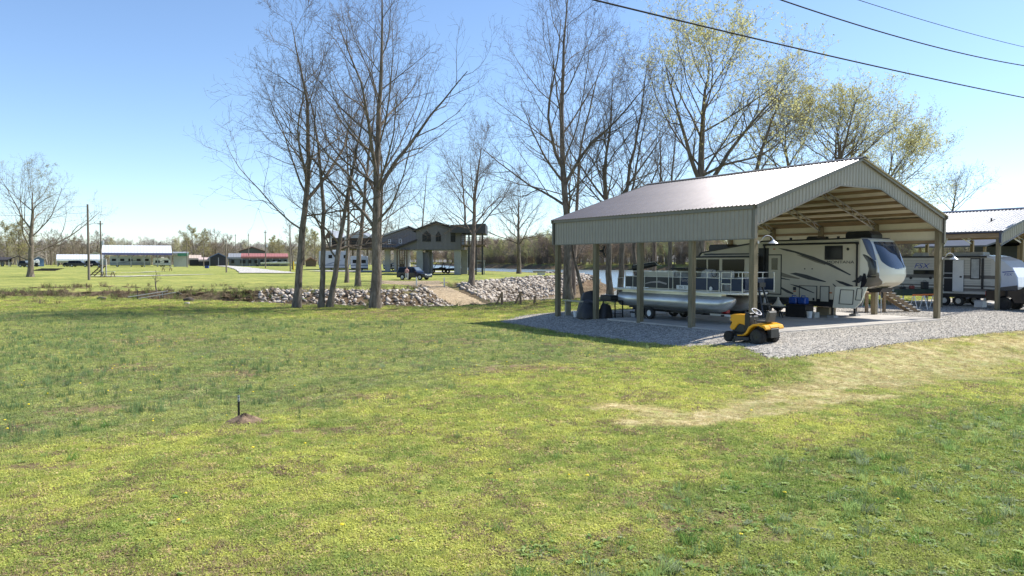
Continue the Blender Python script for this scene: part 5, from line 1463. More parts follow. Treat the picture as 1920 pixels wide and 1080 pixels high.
# ------------------------------------------------------------------ riding mower
def mower():
    A = Vector((9.05, 27.62, 0)); z = hz(9.2, 27.9) + .03
    rz = math.atan2(.80, -.60)
    t = thing('riding_mower', 'yellow and black riding lawn mower parked on the gravel before the carport', 'mower', (9.24, 27.2, z - .03), rz)
    YEL = M('mower_yellow', (.80, .37, .012), .3, var=.04, scale=2); BLK = M('mower_black', (.02, .02, .02), .45, var=.2, scale=5)
    def wheel(x, y, r, w, hub):
        m = MB(); m.lathe([(r * .5, -w / 2), (r * .86, -w / 2), (r * .97, -w * .36), (r, -w * .15), (r, w * .15), (r * .97, w * .36), (r * .86, w / 2), (r * .5, w / 2)], c=(x, y, r), axis='y', n=28); o = m.build('wheel', RUBBER, t, smooth=True)
        m = MB()
        for k in range(22):
            a = 2 * math.pi * k / 22
            for s in (-1, 1): m.box((x + (r + .003) * math.cos(a + s * .06), y + s * w * .2, r + (r + .003) * math.sin(a + s * .06)), (.014, w * .34, .03), 0, 0, Matrix.Rotation(-a, 3, 'Y'))
        m.build('tread', RUBBER, o)
        for s in (-1, 1):
            m = MB(); m.lathe([(r * .52, s * w * .44), (r * .48, s * w * .25), (r * .14, s * w * .2), (r * .12, s * w * .5), (0, s * w * .5)], c=(x, y, r), axis='y', n=16); m.build('rim', hub, o)
    for s in (-1, 1):
        wheel(0, s * .41, .275, .30, BLK); wheel(1.28, s * .40, .195, .17, BLK)
    # hood
    m = MB(); prof = [(.66, .62), (.66, 1.0), (.74, 1.03), (1.22, 1.02), (1.36, .98), (1.38, .93), (1.30, .90), (1.36, .84), (1.38, .78), (1.28, .74), (1.30, .66), (1.38, .52), (1.30, .42), (1.16, .44), (1.05, .60), (.95, .68), (.80, .66)]
    m.prism(prof, -.24, .24, 'y'); m.build('hood', YEL, t, bevel=.02)
    m = MB(); m.bx(.72, 1.28, -.2, .2, .36, .68); m.bx(.60, .70, -.26, .26, .40, 1.06); m.build('engine', BLK, t, bevel=.02)
    for s in (-1, 1): m = MB(); m.bx(1.37, 1.385, s * .15 - .07, s * .15 + .07, .80, .90); m.build('headlight', M('lamp_lens', (.6, .6, .58), .1, var=0), t)
    m = MB(); m.bx(1.375, 1.39, -.16, .16, .54, .72); m.build('grille', BLK, t)
    m = MB(); m.bx(.48, .68, -.25, .25, 1.03, 1.10); m.prism([(.46, .5), (.46, .95), (.55, 1.09), (.66, 1.09), (.66, .5)], -.26, .26, 'y'); m.build('dashboard', BLK, t, bevel=.02)
    m = MB(); m.bx(-.3, 1.35, -.14, .14, .26, .38); m.bx(1.22, 1.34, -.42, .42, .2, .28); m.build('frame', BLK, t)
    m = MB(); m.tube([(.5, 0, 1.0), (.40, 0, 1.14)], .025, 8); m.build('steering_column', BLK, t)
    SW = M('wheel_grey', (.60, .58, .60), .4, var=0)
    m = MB(); c = Vector((.36, 0, 1.15)); R = Matrix.Rotation(math.radians(-36), 3, 'Y')
    m.tube([c + R @ Vector((.19 * math.cos(k * .3142), .19 * math.sin(k * .3142), 0)) for k in range(20)], .017, 8, closed=True)
    m.bar(c, c + R @ Vector((-.16, .09, 0)), .02, .012); m.bar(c, c + R @ Vector((-.16, -.09, 0)), .02, .012)
    m.build('steering_wheel', SW, t, smooth=True)
    # rear fender deck with wheel arches
    for s in (-1, 1):
        y0, y1 = (.26, .56) if s > 0 else (-.56, -.26)
        m = MB(); pr = []
        outer = [(-.42, .60), (-.36, .70), (-.10, .76), (.14, .73), (.32, .62), (.42, .44), (.52, .34), (.80, .30)]
        inner = [(.80, .255), (.50, .28), (.36, .38), (.26, .54), (.10, .66), (-.10, .68), (-.30, .62), (-.40, .54)]
        m.prism(outer + inner, y0, y1, 'y'); m.build('fender', YEL, t, bevel=.012)
        m = MB(); m.bx(.48, .86, y0, y1, .30, .325); m.build('footrest', BLK, t)
    m = MB(); m.prism([(-.42, .62), (-.36, .71), (-.10, .77), (.16, .74), (.16, .66), (-.36, .58)], -.258, .258, 'y'); m.build('rear_deck', YEL, t, bevel=.012)
    m = MB(); m.bx(-.42, -.25, -.24, .24, .25, .58); m.build('hitch_plate', BLK, t, bevel=.01)
    m = MB(); m.bx(.14, .5, -.2, .2, .40, .62); m.build('tunnel', BLK, t, bevel=.02)
    SEATM = M('seat_vinyl', (.085, .08, .07), .55, var=.15, scale=4)
    m = MB(); m.bx(-.18, .26, -.23, .23, .77, .85); s_ = m.build('seat', SEATM, t, bevel=.035)
    m = MB(); q = Matrix.Rotation(math.radians(-12), 3, 'Y'); m.box((-.24, 0, 1.0), (.13, .50, .42), 0, 0, q); m.build('backrest', SEATM, s_, bevel=.04)
    m = MB()
    for (x, y) in ((-.1, .12), (-.1, -.12), (.12, .12), (.12, -.12)): m.tube([(x, y, .75), (x, y, .81)], .025, 8)
    m.build('seat_spring', STEEL, s_)
    # cutting deck
    m = MB(); m.prism([(.32, -.5), (.45, -.56), (.95, -.56), (1.02, -.4), (1.02, .4), (.95, .56), (.45, .56), (.32, .5)], .10, .24, 'z'); m.build('cutting_deck', M('deck_charcoal', (.05, .05, .055), .5, .3, var=.3, scale=5), t, bevel=.02)
    for s in (-1, 1): m = MB(); m.lathe([(.06, -.02), (.065, 0), (.06, .02)], c=(.98, s * .5, .075), axis='y', n=12); m.build('gauge_wheel', BLK, t)
    m = MB(); m.tube([(.2, .3, .62), (.22, .32, .85)], .012, 6); m.lathe([(.02, .84), (.025, .88), (0, .9)], c=(.22, .32, 0)); m.build('lever', BLK, t)
mower()
# ------------------------------------------------------------------ second carport with travel trailer and truck
WROOF = M('white_roof', (.33, .33, .325), .35, .2, var=.06, scale=.8)
NAVYT = M('navy_trim', (.05, .06, .10), .4, .1, var=.05)
C2 = cp(24.5, 1.84)
W2, L2 = 11.2, 13.0
barn2 = pole_barn('carport', 'second carport at the right edge with a bright white ribbed roof and dark eave', (C2.x, C2.y, 0), W2, L2, 4.86, 6.5, 4.4,
                  [(uu, vv, 4.6) for uu in (.11, W2 - .11) for vv in (.11, 3.5, 6.9, 10.3, L2 - .11)], WROOF, TAUPE, NAVYT, CANG, .85, left_skirt=False, right_skirt=False, post_s=.22)
m = MB(); m.tube([(2.2, 1.5, 5.55), (2.2, 1.5, 5.75)], .05, 8); m.tube([(1.8, 1.5, 5.40), (2.6, 1.5, 5.66)], .04, 6); m.build('roof_vent', DARKM, barn2)

def travel_trailer():
    U0 = 27.0; t = thing('travel_trailer', 'white and grey travel trailer with lettering and a curved white nose under the second carport', 'trailer', cp(U0, 0, 0), CANG)
    S = lambda px, py: on_side(px, py, U0)
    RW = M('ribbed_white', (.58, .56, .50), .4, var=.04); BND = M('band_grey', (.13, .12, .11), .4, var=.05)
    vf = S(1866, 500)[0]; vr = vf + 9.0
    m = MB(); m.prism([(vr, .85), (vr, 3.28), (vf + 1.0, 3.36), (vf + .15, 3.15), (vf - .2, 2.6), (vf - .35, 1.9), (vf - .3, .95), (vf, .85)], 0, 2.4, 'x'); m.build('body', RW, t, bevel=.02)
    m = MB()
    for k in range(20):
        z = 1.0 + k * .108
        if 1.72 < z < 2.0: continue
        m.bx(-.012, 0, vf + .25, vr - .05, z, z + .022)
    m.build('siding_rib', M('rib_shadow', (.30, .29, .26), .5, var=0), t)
    for (a, b) in ((1.86, 2.08), (1.05, 1.22), (1.32, 1.42)):
        m = MB(); m.bx(-.008, 0, vf - .1, vr - .02, a, b); m.build('stripe', BND, t)
    m = MB(); m.prism([(vf + 1.0, 3.33), (vf + .15, 3.12), (vf - .2, 2.58), (vf - .35, 1.88), (vf - .3, .95), (vf - .9, 1.0), (vf - 1.35, 1.35), (vf - 1.3, 2.0), (vf - 1.0, 2.6), (vf - .5, 3.05), (vf + .2, 3.32), (vf + .9, 3.42)], -.01, 2.41, 'x'); m.build('nose_cap', M('nose_white', (.66, .70, .78), .2, var=.03), t, bevel=.05)
    m = MB(); m.prism([(vf - 1.36, 1.2), (vf - 1.3, 1.5), (vf - .35, 1.35), (vf - .3, 1.1)], -.02, 2.42, 'x'); m.build('stone_guard', BND, t)
    text_mesh('lettering', 'FSX', .22, M('letter_blue', (.03, .07, .35), .4, var=0), t, (-.016, vf - .75, 2.1), (math.pi / 2, 0, -math.pi / 2), sx=1.3, shear=.3)
    m = MB(); m.prism([(vf - .45, 2.28), (vf - 1.15, 2.36), (vf - 1.1, 2.40), (vf - .4, 2.34)], -.016, -.01, 'x'); m.build('stripe', MATS['letter_blue'], t)
    m = MB(); m.bx(-.04, 2.44, vf + .5, vr + .03, 3.24, 3.36); m.build('roof_edge', DARKM, t)
    c = S(1727, 503); text_mesh('lettering', 'FSX', .50, MATS['letter_blue'], t, (-.016, c[0], c[1]), (math.pi / 2, 0, -math.pi / 2), sx=1.25, shear=.3)
    def fr(nm, a, b, c_, d_, mat, inn, w=.05):
        p = S(a, b); q = S(c_, d_); va, vb = sorted((p[0], q[0])); za, zb = sorted((p[1], q[1]))
        m = MB(); m.bx(-.03, 0, va, vb, za, zb); o = m.build(nm, mat, t, bevel=.01); m = MB(); m.bx(-.04, -.03, va + w, vb - w, za + w, zb - w); m.build('pane', inn, o); return o
    fr('window', 1820, 484, 1838, 524, BLACK, M('curtain_pale', (.45, .47, .47), .25, var=.2, scale=3), .07)
    fr('window', 1713, 506, 1753, 515, BLACK, GLASS, .06)
    fr('doorway', 1771, 487, 1789, 547, BLACK, M('dark_interior', (.02, .02, .022), .7, var=0), .05)
    p = S(1788, 488); q = S(1807, 547)
    m = MB(); m.bx(-.10, -.05, min(p[0], q[0]), max(p[0], q[0]), q[1], p[1]); dr = m.build('door', WHITE, t, bevel=.01); k = S(1803, 519); m = MB(); m.bx(-.14, -.10, k[0] - .06, k[0] + .06, k[1] - .05, k[1] + .05); m.build('handle', BLACK, dr)
    for py in (512, 521):
        k = S(1780, py); m = MB(); m.bx(-.06, -.03, k[0] - .35, k[0] + .35, k[1] - .02, k[1] + .02); m.build('rail', WHITE, t)
    k = S(1843, 500)[0]; m = MB(); m.bx(-.08, 0, k - .06, k + .06, 1.2, 3.2); m.build('awning_arm', DARKM, t)
    for (px, py, s) in ((1708, 521, .1), (1745, 521, .1)):
        k = S(px, py); m = MB(); m.lathe([(s, -.03), (s, 0)], c=(0, k[0], k[1]), axis='x', n=12); m.build('vent', BLACK, t)
    for (a, b) in ((1, 2.2), (5, .8)): m = MB(); m.prism([(vf + a, 3.33), (vf + a + .1, 3.62), (vf + a + b - .2, 3.6), (vf + a + b, 3.33)], .7, 1.6, 'x'); m.build('roof_unit', M('unit_grey', (.45, .46, .47), .4, var=.1), t, bevel=.03)
    m = MB(); m.bx(.1, 2.3, vf, vr, .6, .85); m.build('chassis', BLACK, t)
    vw = S(1783, 560)[0]
    for x in (.12, 2.2):
        for dv in (-.45, .45):
            m = MB(); m.lathe([(.18, -.1), (.33, -.1), (.35, -.05), (.35, .05), (.33, .1), (.18, .1)], c=(x, vw + dv, .37), axis='x', n=20); w_ = m.build('wheel', RUBBER, t, smooth=True)
            m = MB(); m.lathe([(.19, -.09), (.16, -.04), (0, -.06)], c=(x, vw + dv, .37), axis='x', n=12); m.build('rim', STEEL, w_)
travel_trailer()

def truck():
    t = thing('pickup_truck', 'black pickup truck cut by the right edge, parked in front of the travel trailer', 'truck', cp(25.1, 0, 0), CANG)
    PNT = M('truck_black', (.015, .016, .02), .15, var=0)
    v1 = on_side(1848, 550, 25.1)[0]
    m = MB(); m.prism([(v1, .62), (v1, 1.22), (v1 - 1.7, 1.25), (v1 - 1.95, 1.35), (v1 - 2.6, 1.86), (v1 - 4.0, 1.86), (v1 - 4.5, 1.3), (v1 - 5.6, 1.2), (v1 - 5.7, .6), (v1 - 5.1, .5), (v1 - 4.9, .85), (v1 - 4.3, .85), (v1 - 4.1, .45), (v1 - 1.6, .45), (v1 - 1.4, .85), (v1 - .7, .85), (v1 - .5, .55)], 0, 1.7, 'x'); m.build('body', PNT, t, bevel=.04)
    m = MB(); m.prism([(v1 - 2.05, 1.36), (v1 - 2.65, 1.80), (v1 - 3.9, 1.80), (v1 - 4.35, 1.34)], -.01, 1.71, 'x'); m.build('window', GLASS, t)
    m = MB(); m.bx(-.02, 1.72, v1 - .02, v1 + .12, .55, .72); m.build('bumper', STEEL, t, bevel=.02)
    for x in (0, 1.55): m = MB(); m.bx(x, x + .12, v1 - .01, v1 + .012, .85, 1.15); m.build('tail_light', M('tail_red', (.3, .02, .02), .3, var=0), t)
    for y in (v1 - 1.05, v1 - 4.6):
        for x in (.1, 1.6):
            m = MB(); m.lathe([(.22, -.13), (.37, -.13), (.40, -.07), (.40, .07), (.37, .13), (.22, .13)], c=(x, y, .40), axis='x', n=22); w_ = m.build('wheel', RUBBER, t, smooth=True)
            m = MB(); m.lathe([(.24, -.12), (.20, -.05), (.08, -.08), (0, -.08)], c=(x, y, .40), axis='x', n=12); m.build('rim', DARKM, w_)
truck()

def box_obj(name, label, cat, px, py, dims, mat, rz=CANG, lift=0, bevel=.02, extra=None, group=None, lidm=None):
    p = gp(px, py); t = thing(name, label, cat, (p.x, p.y, p.z + lift + .03), rz, group); w, d_, h = dims
    m = MB(); m.bx(-w / 2, w / 2, -d_ / 2, d_ / 2, 0, h); m.build('body', mat, t, bevel=bevel)
    if lidm: m = MB(); m.bx(-w / 2 - .02, w / 2 + .02, -d_ / 2 - .02, d_ / 2 + .02, h, h + .06); m.build('lid', lidm, t)
    return t
box_obj('cool_box', 'white cool box on the gravel between trailer wheels and black truck', 'cool box', 1838, 577, (.6, .5, .4), WHITE, lidm=M('lid_grey', (.5, .5, .5), .5, var=0))
box_obj('tool_case', 'dark flat case on the ground under the travel trailer', 'case', 1812, 568, (1.6, 1.2, .35), BLACK)
box_obj('paving_slab', 'pale flat slab lying behind the white cool box', 'slab', 1850, 570, (1.2, .8, .08), M('slab_pale', (.6, .58, .55), .8, var=.1))
# table under a green cloth
p = gp(1716, 575); t = thing('work_table', 'long work table draped in a dark green sheet before the travel trailer', 'table', (p.x, p.y, p.z + .03), CANG * .2)
m = MB(); m.bx(-1.25, 1.25, -.45, .45, .72, 1.14); m.build('green_sheet', M('green_tarp', (.035, .06, .04), .6, var=.3, scale=3, bump=.3, bscale=6), t, bevel=.04)
for (x, y) in ((-1.1, -.35), (1.1, -.35), (-1.1, .35), (1.1, .35)): m = MB(); m.bx(x - .03, x + .03, y - .03, y + .03, 0, .72); m.build('leg', STEEL, t)
rng = random.Random(4)
for k, (dx, w, h, mt, lab, nm, ct) in enumerate([(-.8, .3, .16, DARKM, 'dark tool at the left end of the green draped table', 'power_tool', 'tool'), (-.2, .25, .22, M('dull_red', (.25, .05, .04), .5, var=.1), 'dull red tool case in the middle of the green draped table', 'red_case', 'case'), (.65, .42, .48, BLACK, 'black square speaker-like box on the green draped table', 'black_box', 'box')]):
    t2 = thing(nm, lab, ct, (p.x + dx, p.y + .1, p.z + 1.17), .2); m = MB(); m.bx(-w / 2, w / 2, -.15, .15, 0, h); m.build('body', mt, t2, bevel=.03); m = MB(); m.tube([(-w * .3, 0, h), (-w * .25, 0, h + .08), (w * .25, 0, h + .08), (w * .3, 0, h)], .012, 5); m.build('handle', BLACK, t2)
def sawhorse(px, py, lab):
    p = gp(px, py); t = thing('sawhorse', lab, 'sawhorse', (p.x, p.y, p.z + .03), .4, 'folding sawhorses by the steps')
    for s in (-1, 1):
        for q in (-1, 1): m = MB(); m.bar((s * .45, q * .28, 0), (s * .42, q * .03, .86), .035); m.build('leg', WHITE, t)
    m = MB(); m.bx(-.5, .5, -.05, .05, .84, .94); m.build('top', M('safety_orange', (.65, .16, .02), .5, var=0), t, bevel=.01); return t
sawhorse(1632, 577, 'white sawhorse with orange top seen beneath the camper nose')
sawhorse(1722, 581, 'white sawhorse with orange top right of the wooden steps')
sawhorse(1741, 580, 'white sawhorse with orange top nearest the right carport post')
# timber steps
p = gp(1724, 586); t = thing('wooden_steps', 'loose wooden steps with pale treads behind the camper nose', 'steps', (p.x, p.y, p.z + .03), math.radians(8))
for k in range(7):
    m = MB(); x = -.1 - .27 * k; z = .10 + .165 * k; m.bx(x - .14, x + .14, -.1, .95, z, z + .045); m.build('tread', M('worn_tread', (.55, .52, .46), .8, var=.15), t)
for y in (-.06, .9):
    m = MB(); m.prism([(.05, 0), (-.3, 0), (-2.0, 1.0), (-2.0, 1.22), (-1.85, 1.22)], y, y + .045, 'y'); m.build('stringer', LUMBER, t)
t = thing('porch_platform', 'small timber platform on posts at the head of the loose wooden steps', 'platform', (p.x - 2.6, p.y - .3, p.z + .03), math.radians(8))
m = MB(); m.bx(-.8, .5, -.1, 1.2, 1.1, 1.18); m.build('deck', LUMBER, t)
for (x, y) in ((-.7, 0), (.4, 0), (-.7, 1.1), (.4, 1.1)): m = MB(); m.bx(x - .07, x + .07, y - .07, y + .07, 0, 1.1); m.build('post', LUMBER, t)
m = MB(); m.bar((-.1, -.15, .0), (-.1, -.15, 1.35), .05); m.bar((.1, -.15, .0), (.1, -.15, 1.4), .04); m.build('pipe', STEEL, t)
hp = [gp(1612, 575), gp(1625, 574), gp(1640, 573.5), gp(1660, 574)]
m = MB(); m.tube([(q.x, q.y, q.z + .06) for q in hp], .03, 6); o = m.build('garden_hose', M('hose_green', (.05, .35, .08), .5, var=0)); tag(o, 'bright green hose lying on the gravel below the camper nose', 'hose')
# dark open shed far right
p = gy(1845, 76); t = thing('open_shed', 'dark open shed roof standing behind the travel trailer', 'shed', p, .35)
m = MB(); m.prism([(-5, 4.6), (0, 5.9), (4.6, 4.6), (4.6, 4.45), (0, 5.7), (-5, 4.45)], -4, 4, 'y'); m.build('roof', M('shed_roof', (.07, .075, .09), .5, var=.1), t)
for x in (-4.6, 0, 4.2):
    for y in (-3.6, 3.6): m = MB(); m.bx(x - .1, x + .1, y - .1, y + .1, -.3, 4.6); m.build('post', LUMBER, t)
m = MB(); m.bx(2.2, 4.2, -3.5, 3.3, 2.6, 4.6); m.build('side_wall', M('shed_wall', (.05, .055, .065), .6, var=.1), t)

# ------------------------------------------------------------------ overhead cables and their poles
PWOOD = M('pole_wood', (.23, .19, .155), .9, var=.3, scale=1.5, stretch=(4, 4, .3), bump=.3)
def cable(label, pts, r, grp='overhead cables at the top right'):
    """one smooth sagging curve through the three middle points, run on to the poles"""
    P = [Vector(p) for p in pts]; A, B, C_ = P[1], P[2], P[3]
    ax = (C_ - A).normalized(); s = [(p - A).dot(ax) for p in (A, B, C_)]
    s0 = (P[0] - A).dot(ax); s1 = (P[4] - A).dot(ax)
    def lag(t):
        l0 = (t - s[1]) * (t - s[2]) / ((s[0] - s[1]) * (s[0] - s[2])); l1 = (t - s[0]) * (t - s[2]) / ((s[1] - s[0]) * (s[1] - s[2])); l2 = (t - s[0]) * (t - s[1]) / ((s[2] - s[0]) * (s[2] - s[1]))
        q = A * l0 + B * l1 + C_ * l2; lin = A + ax * t
        return Vector((lin.x, lin.y, q.z)) if abs(q.z) < 60 else lin
    out = [lag(s0 + (s1 - s0) * k / 60) for k in range(61)]
    m = MB(); m.tube(out, r, 6, cap=True); o = m.build('overhead_cable', M('cable_black', (.025, .025, .027), .8, var=0, spec=.1), smooth=True); tag(o, label, 'cable', grp)
    return out[0], out[-1]
ends = []
A1 = atd(1115, 0, 23); B1 = atd(1500, 92, 29.1); Cc = atd(1920, 183, 41)
def ext(a, b, L): return b + (b - a).normalized() * L
ends.append(cable('thickest overhead cable, lowest of the three across the sky', [ext(B1, A1, 34), A1, B1, Cc, ext(B1, Cc, 14)], .028))
A2 = atd(1465, 0, 26); B2 = atd(1690, 70.5, 31.1); C2_ = atd(1920, 123, 39)
ends.append(cable('middle overhead cable crossing the top right corner', [ext(B2, A2, 38), A2, B2, C2_, ext(B2, C2_, 14)], .024))
A3 = atd(1610, 0, 27); B3 = atd(1765, 47.3, 31.2); C3 = atd(1920, 88, 37)
ends.append(cable('thinnest overhead cable, highest of the three at the top right', [ext(B3, A3, 40), A3, B3, C3, ext(B3, C3, 14)], .012))

def utility_pole(label, px, top, base=None, Y=None, r=.13, arm=None, can=False, mat=None, grp='utility poles in the far field', name='utility_pole'):
    b = gp(px, base) if base else gy(px, Y)
    zt = atd(px, top, b.y).z
    t = thing(name, label, 'pole', b, 0, grp)
    m = MB(); m.tube([(0, 0, -.3), (0, 0, zt - b.z)], [r, r * .7], 8); m.build('pole', mat or PWOOD, t, smooth=True)
    if arm: m = MB(); m.bx(-arm, arm, -.06, .06, zt - b.z - .6, zt - b.z - .48); m.build('crossarm', mat or PWOOD, t)
    if can: m = MB(); m.lathe([(.22, 0), (.22, .7), (.1, .8)], c=(.35, 0, zt - b.z - 4.2), n=10); m.build('transformer', STEEL, t)
    return b, zt
lb, lz = utility_pole('tall bare wooden pole in the left field, nearest the camera', 167, 383, base=525, r=.17)
b2, z2 = utility_pole('wooden pole with a transformer at the left end of the white carport', 190, 414, base=512, r=.16, can=True, arm=.5)
POLE = [(351, 452, 501.5, 'thin pole right of the green-signed building'), (371.5, 473, 495, 'short thin pole before the tan shed roofs'), (382, 456, 500, 'brown pole left of the blue-roofed shelter'),
        (388, 467, 495, 'pale post just right of the brown pole'), (396.5, 464, 495, 'pale post at the left tip of the blue roof'), (403.5, 462, 495, 'pale post before the blue roof'),
        (415, 459, 495, 'pale post with a lamp head at the right of the blue roof'), (424.5, 448, 511, 'slim pole standing nearest the gravel road bend'), (442, 439, 498, 'pole at the left end of the red-roofed building'),
        (466.4, 438, 499, 'pole before the dark gable of the red-roofed building'), (498, 432, 503, 'pole with a fitting before the red roof'), (544.5, 421, 509, 'pole left of the stand of bare trees, by the yellow guard')]
for (px, tp, bs, lab) in POLE: utility_pole(lab, px, tp, base=bs, r=.15 if bs > 496 else .12, arm=(.35 if px in (442, 466.4, 498) else None), can=(px == 498), mat=(M('pale_pole', (.5, .48, .44), .8, var=.1) if px in (388, 396.5, 403.5, 415) else None))
utility_pole('short bright yellow guard post beside the pole near the bare trees', 550.5, 490, base=507, r=.16, mat=M('guard_yellow', (.75, .5, .03), .5, var=0), grp='guard posts', name='guard_post')
for k, (pt, sg) in enumerate([((lb.x - 60, lb.y - 20, lz + 6), 1), ((lb.x - 60, lb.y - 10, lz + 4), 1)]):
    a = Vector((lb.x, lb.y, lz - .3 - k * .8)); q = Vector(pt); m = MB(); pts = []
    for i in range(25):
        f = i / 24; w_ = a.lerp(q, f); w_.z -= 4 * 2.4 * f * (1 - f); pts.append(w_)
    m.tube(pts, .014, 4); o = m.build('service_wire', MATS['cable_black']); tag(o, ['upper thin wire running left from the tall bare pole', 'lower thin wire running left from the tall bare pole'][k], 'wire')
m = MB(); m.tube([(lb.x, lb.y, lz - .5), ((lb.x + b2.x) / 2, (lb.y + b2.y) / 2, (lz + z2) / 2 - 1.5), (b2.x, b2.y, z2 - .4)], .014, 4); o = m.build('service_wire', MATS['cable_black']); tag(o, 'wire between the tall bare pole and the transformer pole', 'wire')
# poles off the picture that carry the thick cables
for (i, lab) in ((0, 'wooden pole left of the camera carrying the overhead cables'), (1, 'wooden pole right of the picture carrying the overhead cables')):
    e = ends[0][i]; zb = hz(e.x, e.y); mt = max(ends[k][i].z for k in range(3))
    t = thing('utility_pole', lab, 'pole', (e.x, e.y, zb)); m = MB(); m.tube([(0, 0, -.3), (0, 0, mt - zb + 1)], [.17, .12], 10); m.build('pole', PWOOD, t, smooth=True)
    m = MB()
    for k in range(3): q = ends[k][i]; m.bar((0, 0, q.z - zb), (q.x - e.x, q.y - e.y, q.z - zb), .09)
    m.build('crossarm', PWOOD, t)

# ------------------------------------------------------------------ stilted houses beyond the inlet
GH = M('house_grey', (.135, .13, .14), .6, var=.08, scale=.5); GH2 = M('house_grey_light', (.21, .20, .215), .6, var=.08, scale=.5)
COLM = M('column_grey', (.36, .36, .34), .8, var=.1, scale=1); DRF = M('dark_roof', (.035, .03, .03), .7, var=.1); BRN = M('deck_brown', (.14, .095, .06), .8, var=.2, scale=2)
def xz(px, py, Y, c): w_ = atd(px, py, Y); return (w_.x - c.x, w_.z - c.z)
def house_grey():
    Y = 118; c = gy(820, Y); t = thing('stilt_house', 'dark grey gabled house raised on columns by the river', 'house', c)
    P = lambda px, py: xz(px, py, Y, c)
    gab = [P(747, 468), P(747, 465), P(780, 452.5), P(780, 432), P(818, 418.8), P(846, 428), P(865, 430), P(865, 468.5)]
    m = MB(); m.prism(gab, 0, 12, 'y'); m.build('wall', GH, t)
    for (a, b) in ((P(775, 434.5), P(818, 417.8)), (P(818, 417.8), P(850, 429)), (P(743, 466.5), P(781, 452))):
        m = MB(); m.bar((a[0], 5.8, a[1]), (b[0], 5.8, b[1]), 12.6, .22) if False else m.prism([(a[0], a[1]), (b[0], b[1]), (b[0], b[1] + .28), (a[0], a[1] + .28)], -.5, 12.4, 'y'); m.build('roof', DRF, t)
    # ribbed seams of the wall
    m = MB(); x0 = P(783, 440)[0]; x1 = P(864, 440)[0]; n = 34
    for k in range(n):
        x = x0 + (x1 - x0) * k / n; pk = P(818, 420)[0]; zt = P(0, 421)[1] - abs(x - pk) * .36 - .15; m.bx(x - .03, x + .03, -.03, 0, P(0, 468)[1], min(zt, P(0, 422)[1]))
    m.build('seam', GH2, t)
    for (px0, px1, py0, py1, arch) in ((792, 808, 435, 453, 1), (817, 827, 436, 453, 1), (845, 854, 437, 454, 0)):
        a = P(px0, py1); b = P(px1, py0); m = MB()
        poly = [(a[0], a[1]), (b[0], a[1]), (b[0], b[1] - (.4 if arch else 0)), ((a[0] + b[0]) / 2, b[1] + (.2 if arch else 0)), (a[0], b[1] - (.4 if arch else 0))]
        m.prism(poly, -.08, .0, 'y'); wv = m.build('window', BLACK, t); m = MB(); mx = (a[0] + b[0]) / 2; m.bx(a[0] + .1, mx - .06, -.1, -.08, a[1] + .1, b[1] - .5); m.bx(mx + .06, b[0] - .1, -.1, -.08, a[1] + .1, b[1] - .5); m.build('pane', GLASS, wv)
    a = P(846, 437); b = P(911, 422.5); m = MB(); m.prism([(a[0], a[1]), (b[0], a[1] - .1), (b[0], b[1] + .2), (a[0], b[1])], -1.5, 9, 'y'); m.build('porch_roof', M('porch_fascia', (.05, .05, .055), .6, var=.1), t)
    z0 = P(0, 473)[1]
    for px, w_, y in ((786, 1.0, .5), (798, 1.0, 4), (857, 1.0, .5), (866, 1.0, 6), (792, .8, 10), (862, .8, 11)):
        x = P(px, 480)[0]; m = MB(); m.bx(x - w_ / 2, x + w_ / 2, y, y + 1.0, -.3, P(0, 467)[1]); m.build('column', COLM, t)
    x = P(795, 480)[0]; m = MB(); m.bx(x - .6, x + .5, 1, 9, -.3, z0); m.build('stair_wall', GH, t)
    for px in (905, 893, 880):
        x = P(px, 480)[0]; m = MB(); m.bx(x - .13, x + .13, -1.2, -.9, -.3, P(0, 435)[1]); m.build('post', BLACK, t)
    m = MB(); a = P(866, 460); b = P(910, 458); m.bx(a[0], b[0], -1.3, 8, a[1] - .15, a[1] + .1); m.build('deck', BRN, t)
    m = MB()
    for z in (.5, .9, 1.2): m.bx(a[0], b[0], -1.32, -1.26, a[1] + z, a[1] + z + .06)
    for k in range(9): x = a[0] + (b[0] - a[0]) * k / 8; m.bx(x - .04, x + .04, -1.33, -1.25, a[1], a[1] + 1.25)
    m.build('railing', BRN, t)
    # timber stair posts at the left
    for px in (746, 751, 755, 759, 764): x = P(px, 480)[0]; m = MB(); m.bx(x - .1, x + .1, -.8, -.6, -.3, P(0, 468)[1]); m.build('stair_post', BRN, t)
    m = MB(); a = P(745, 508); b = P(765, 470); 
    for k in range(9): f = k / 8; m.bx(a[0] + (b[0] - a[0]) * f - .25, a[0] + (b[0] - a[0]) * f + .25, -.75, .5, a[1] + (b[1] - a[1]) * f, a[1] + (b[1] - a[1]) * f + .08)
    m.build('stair', BRN, t)
house_grey()
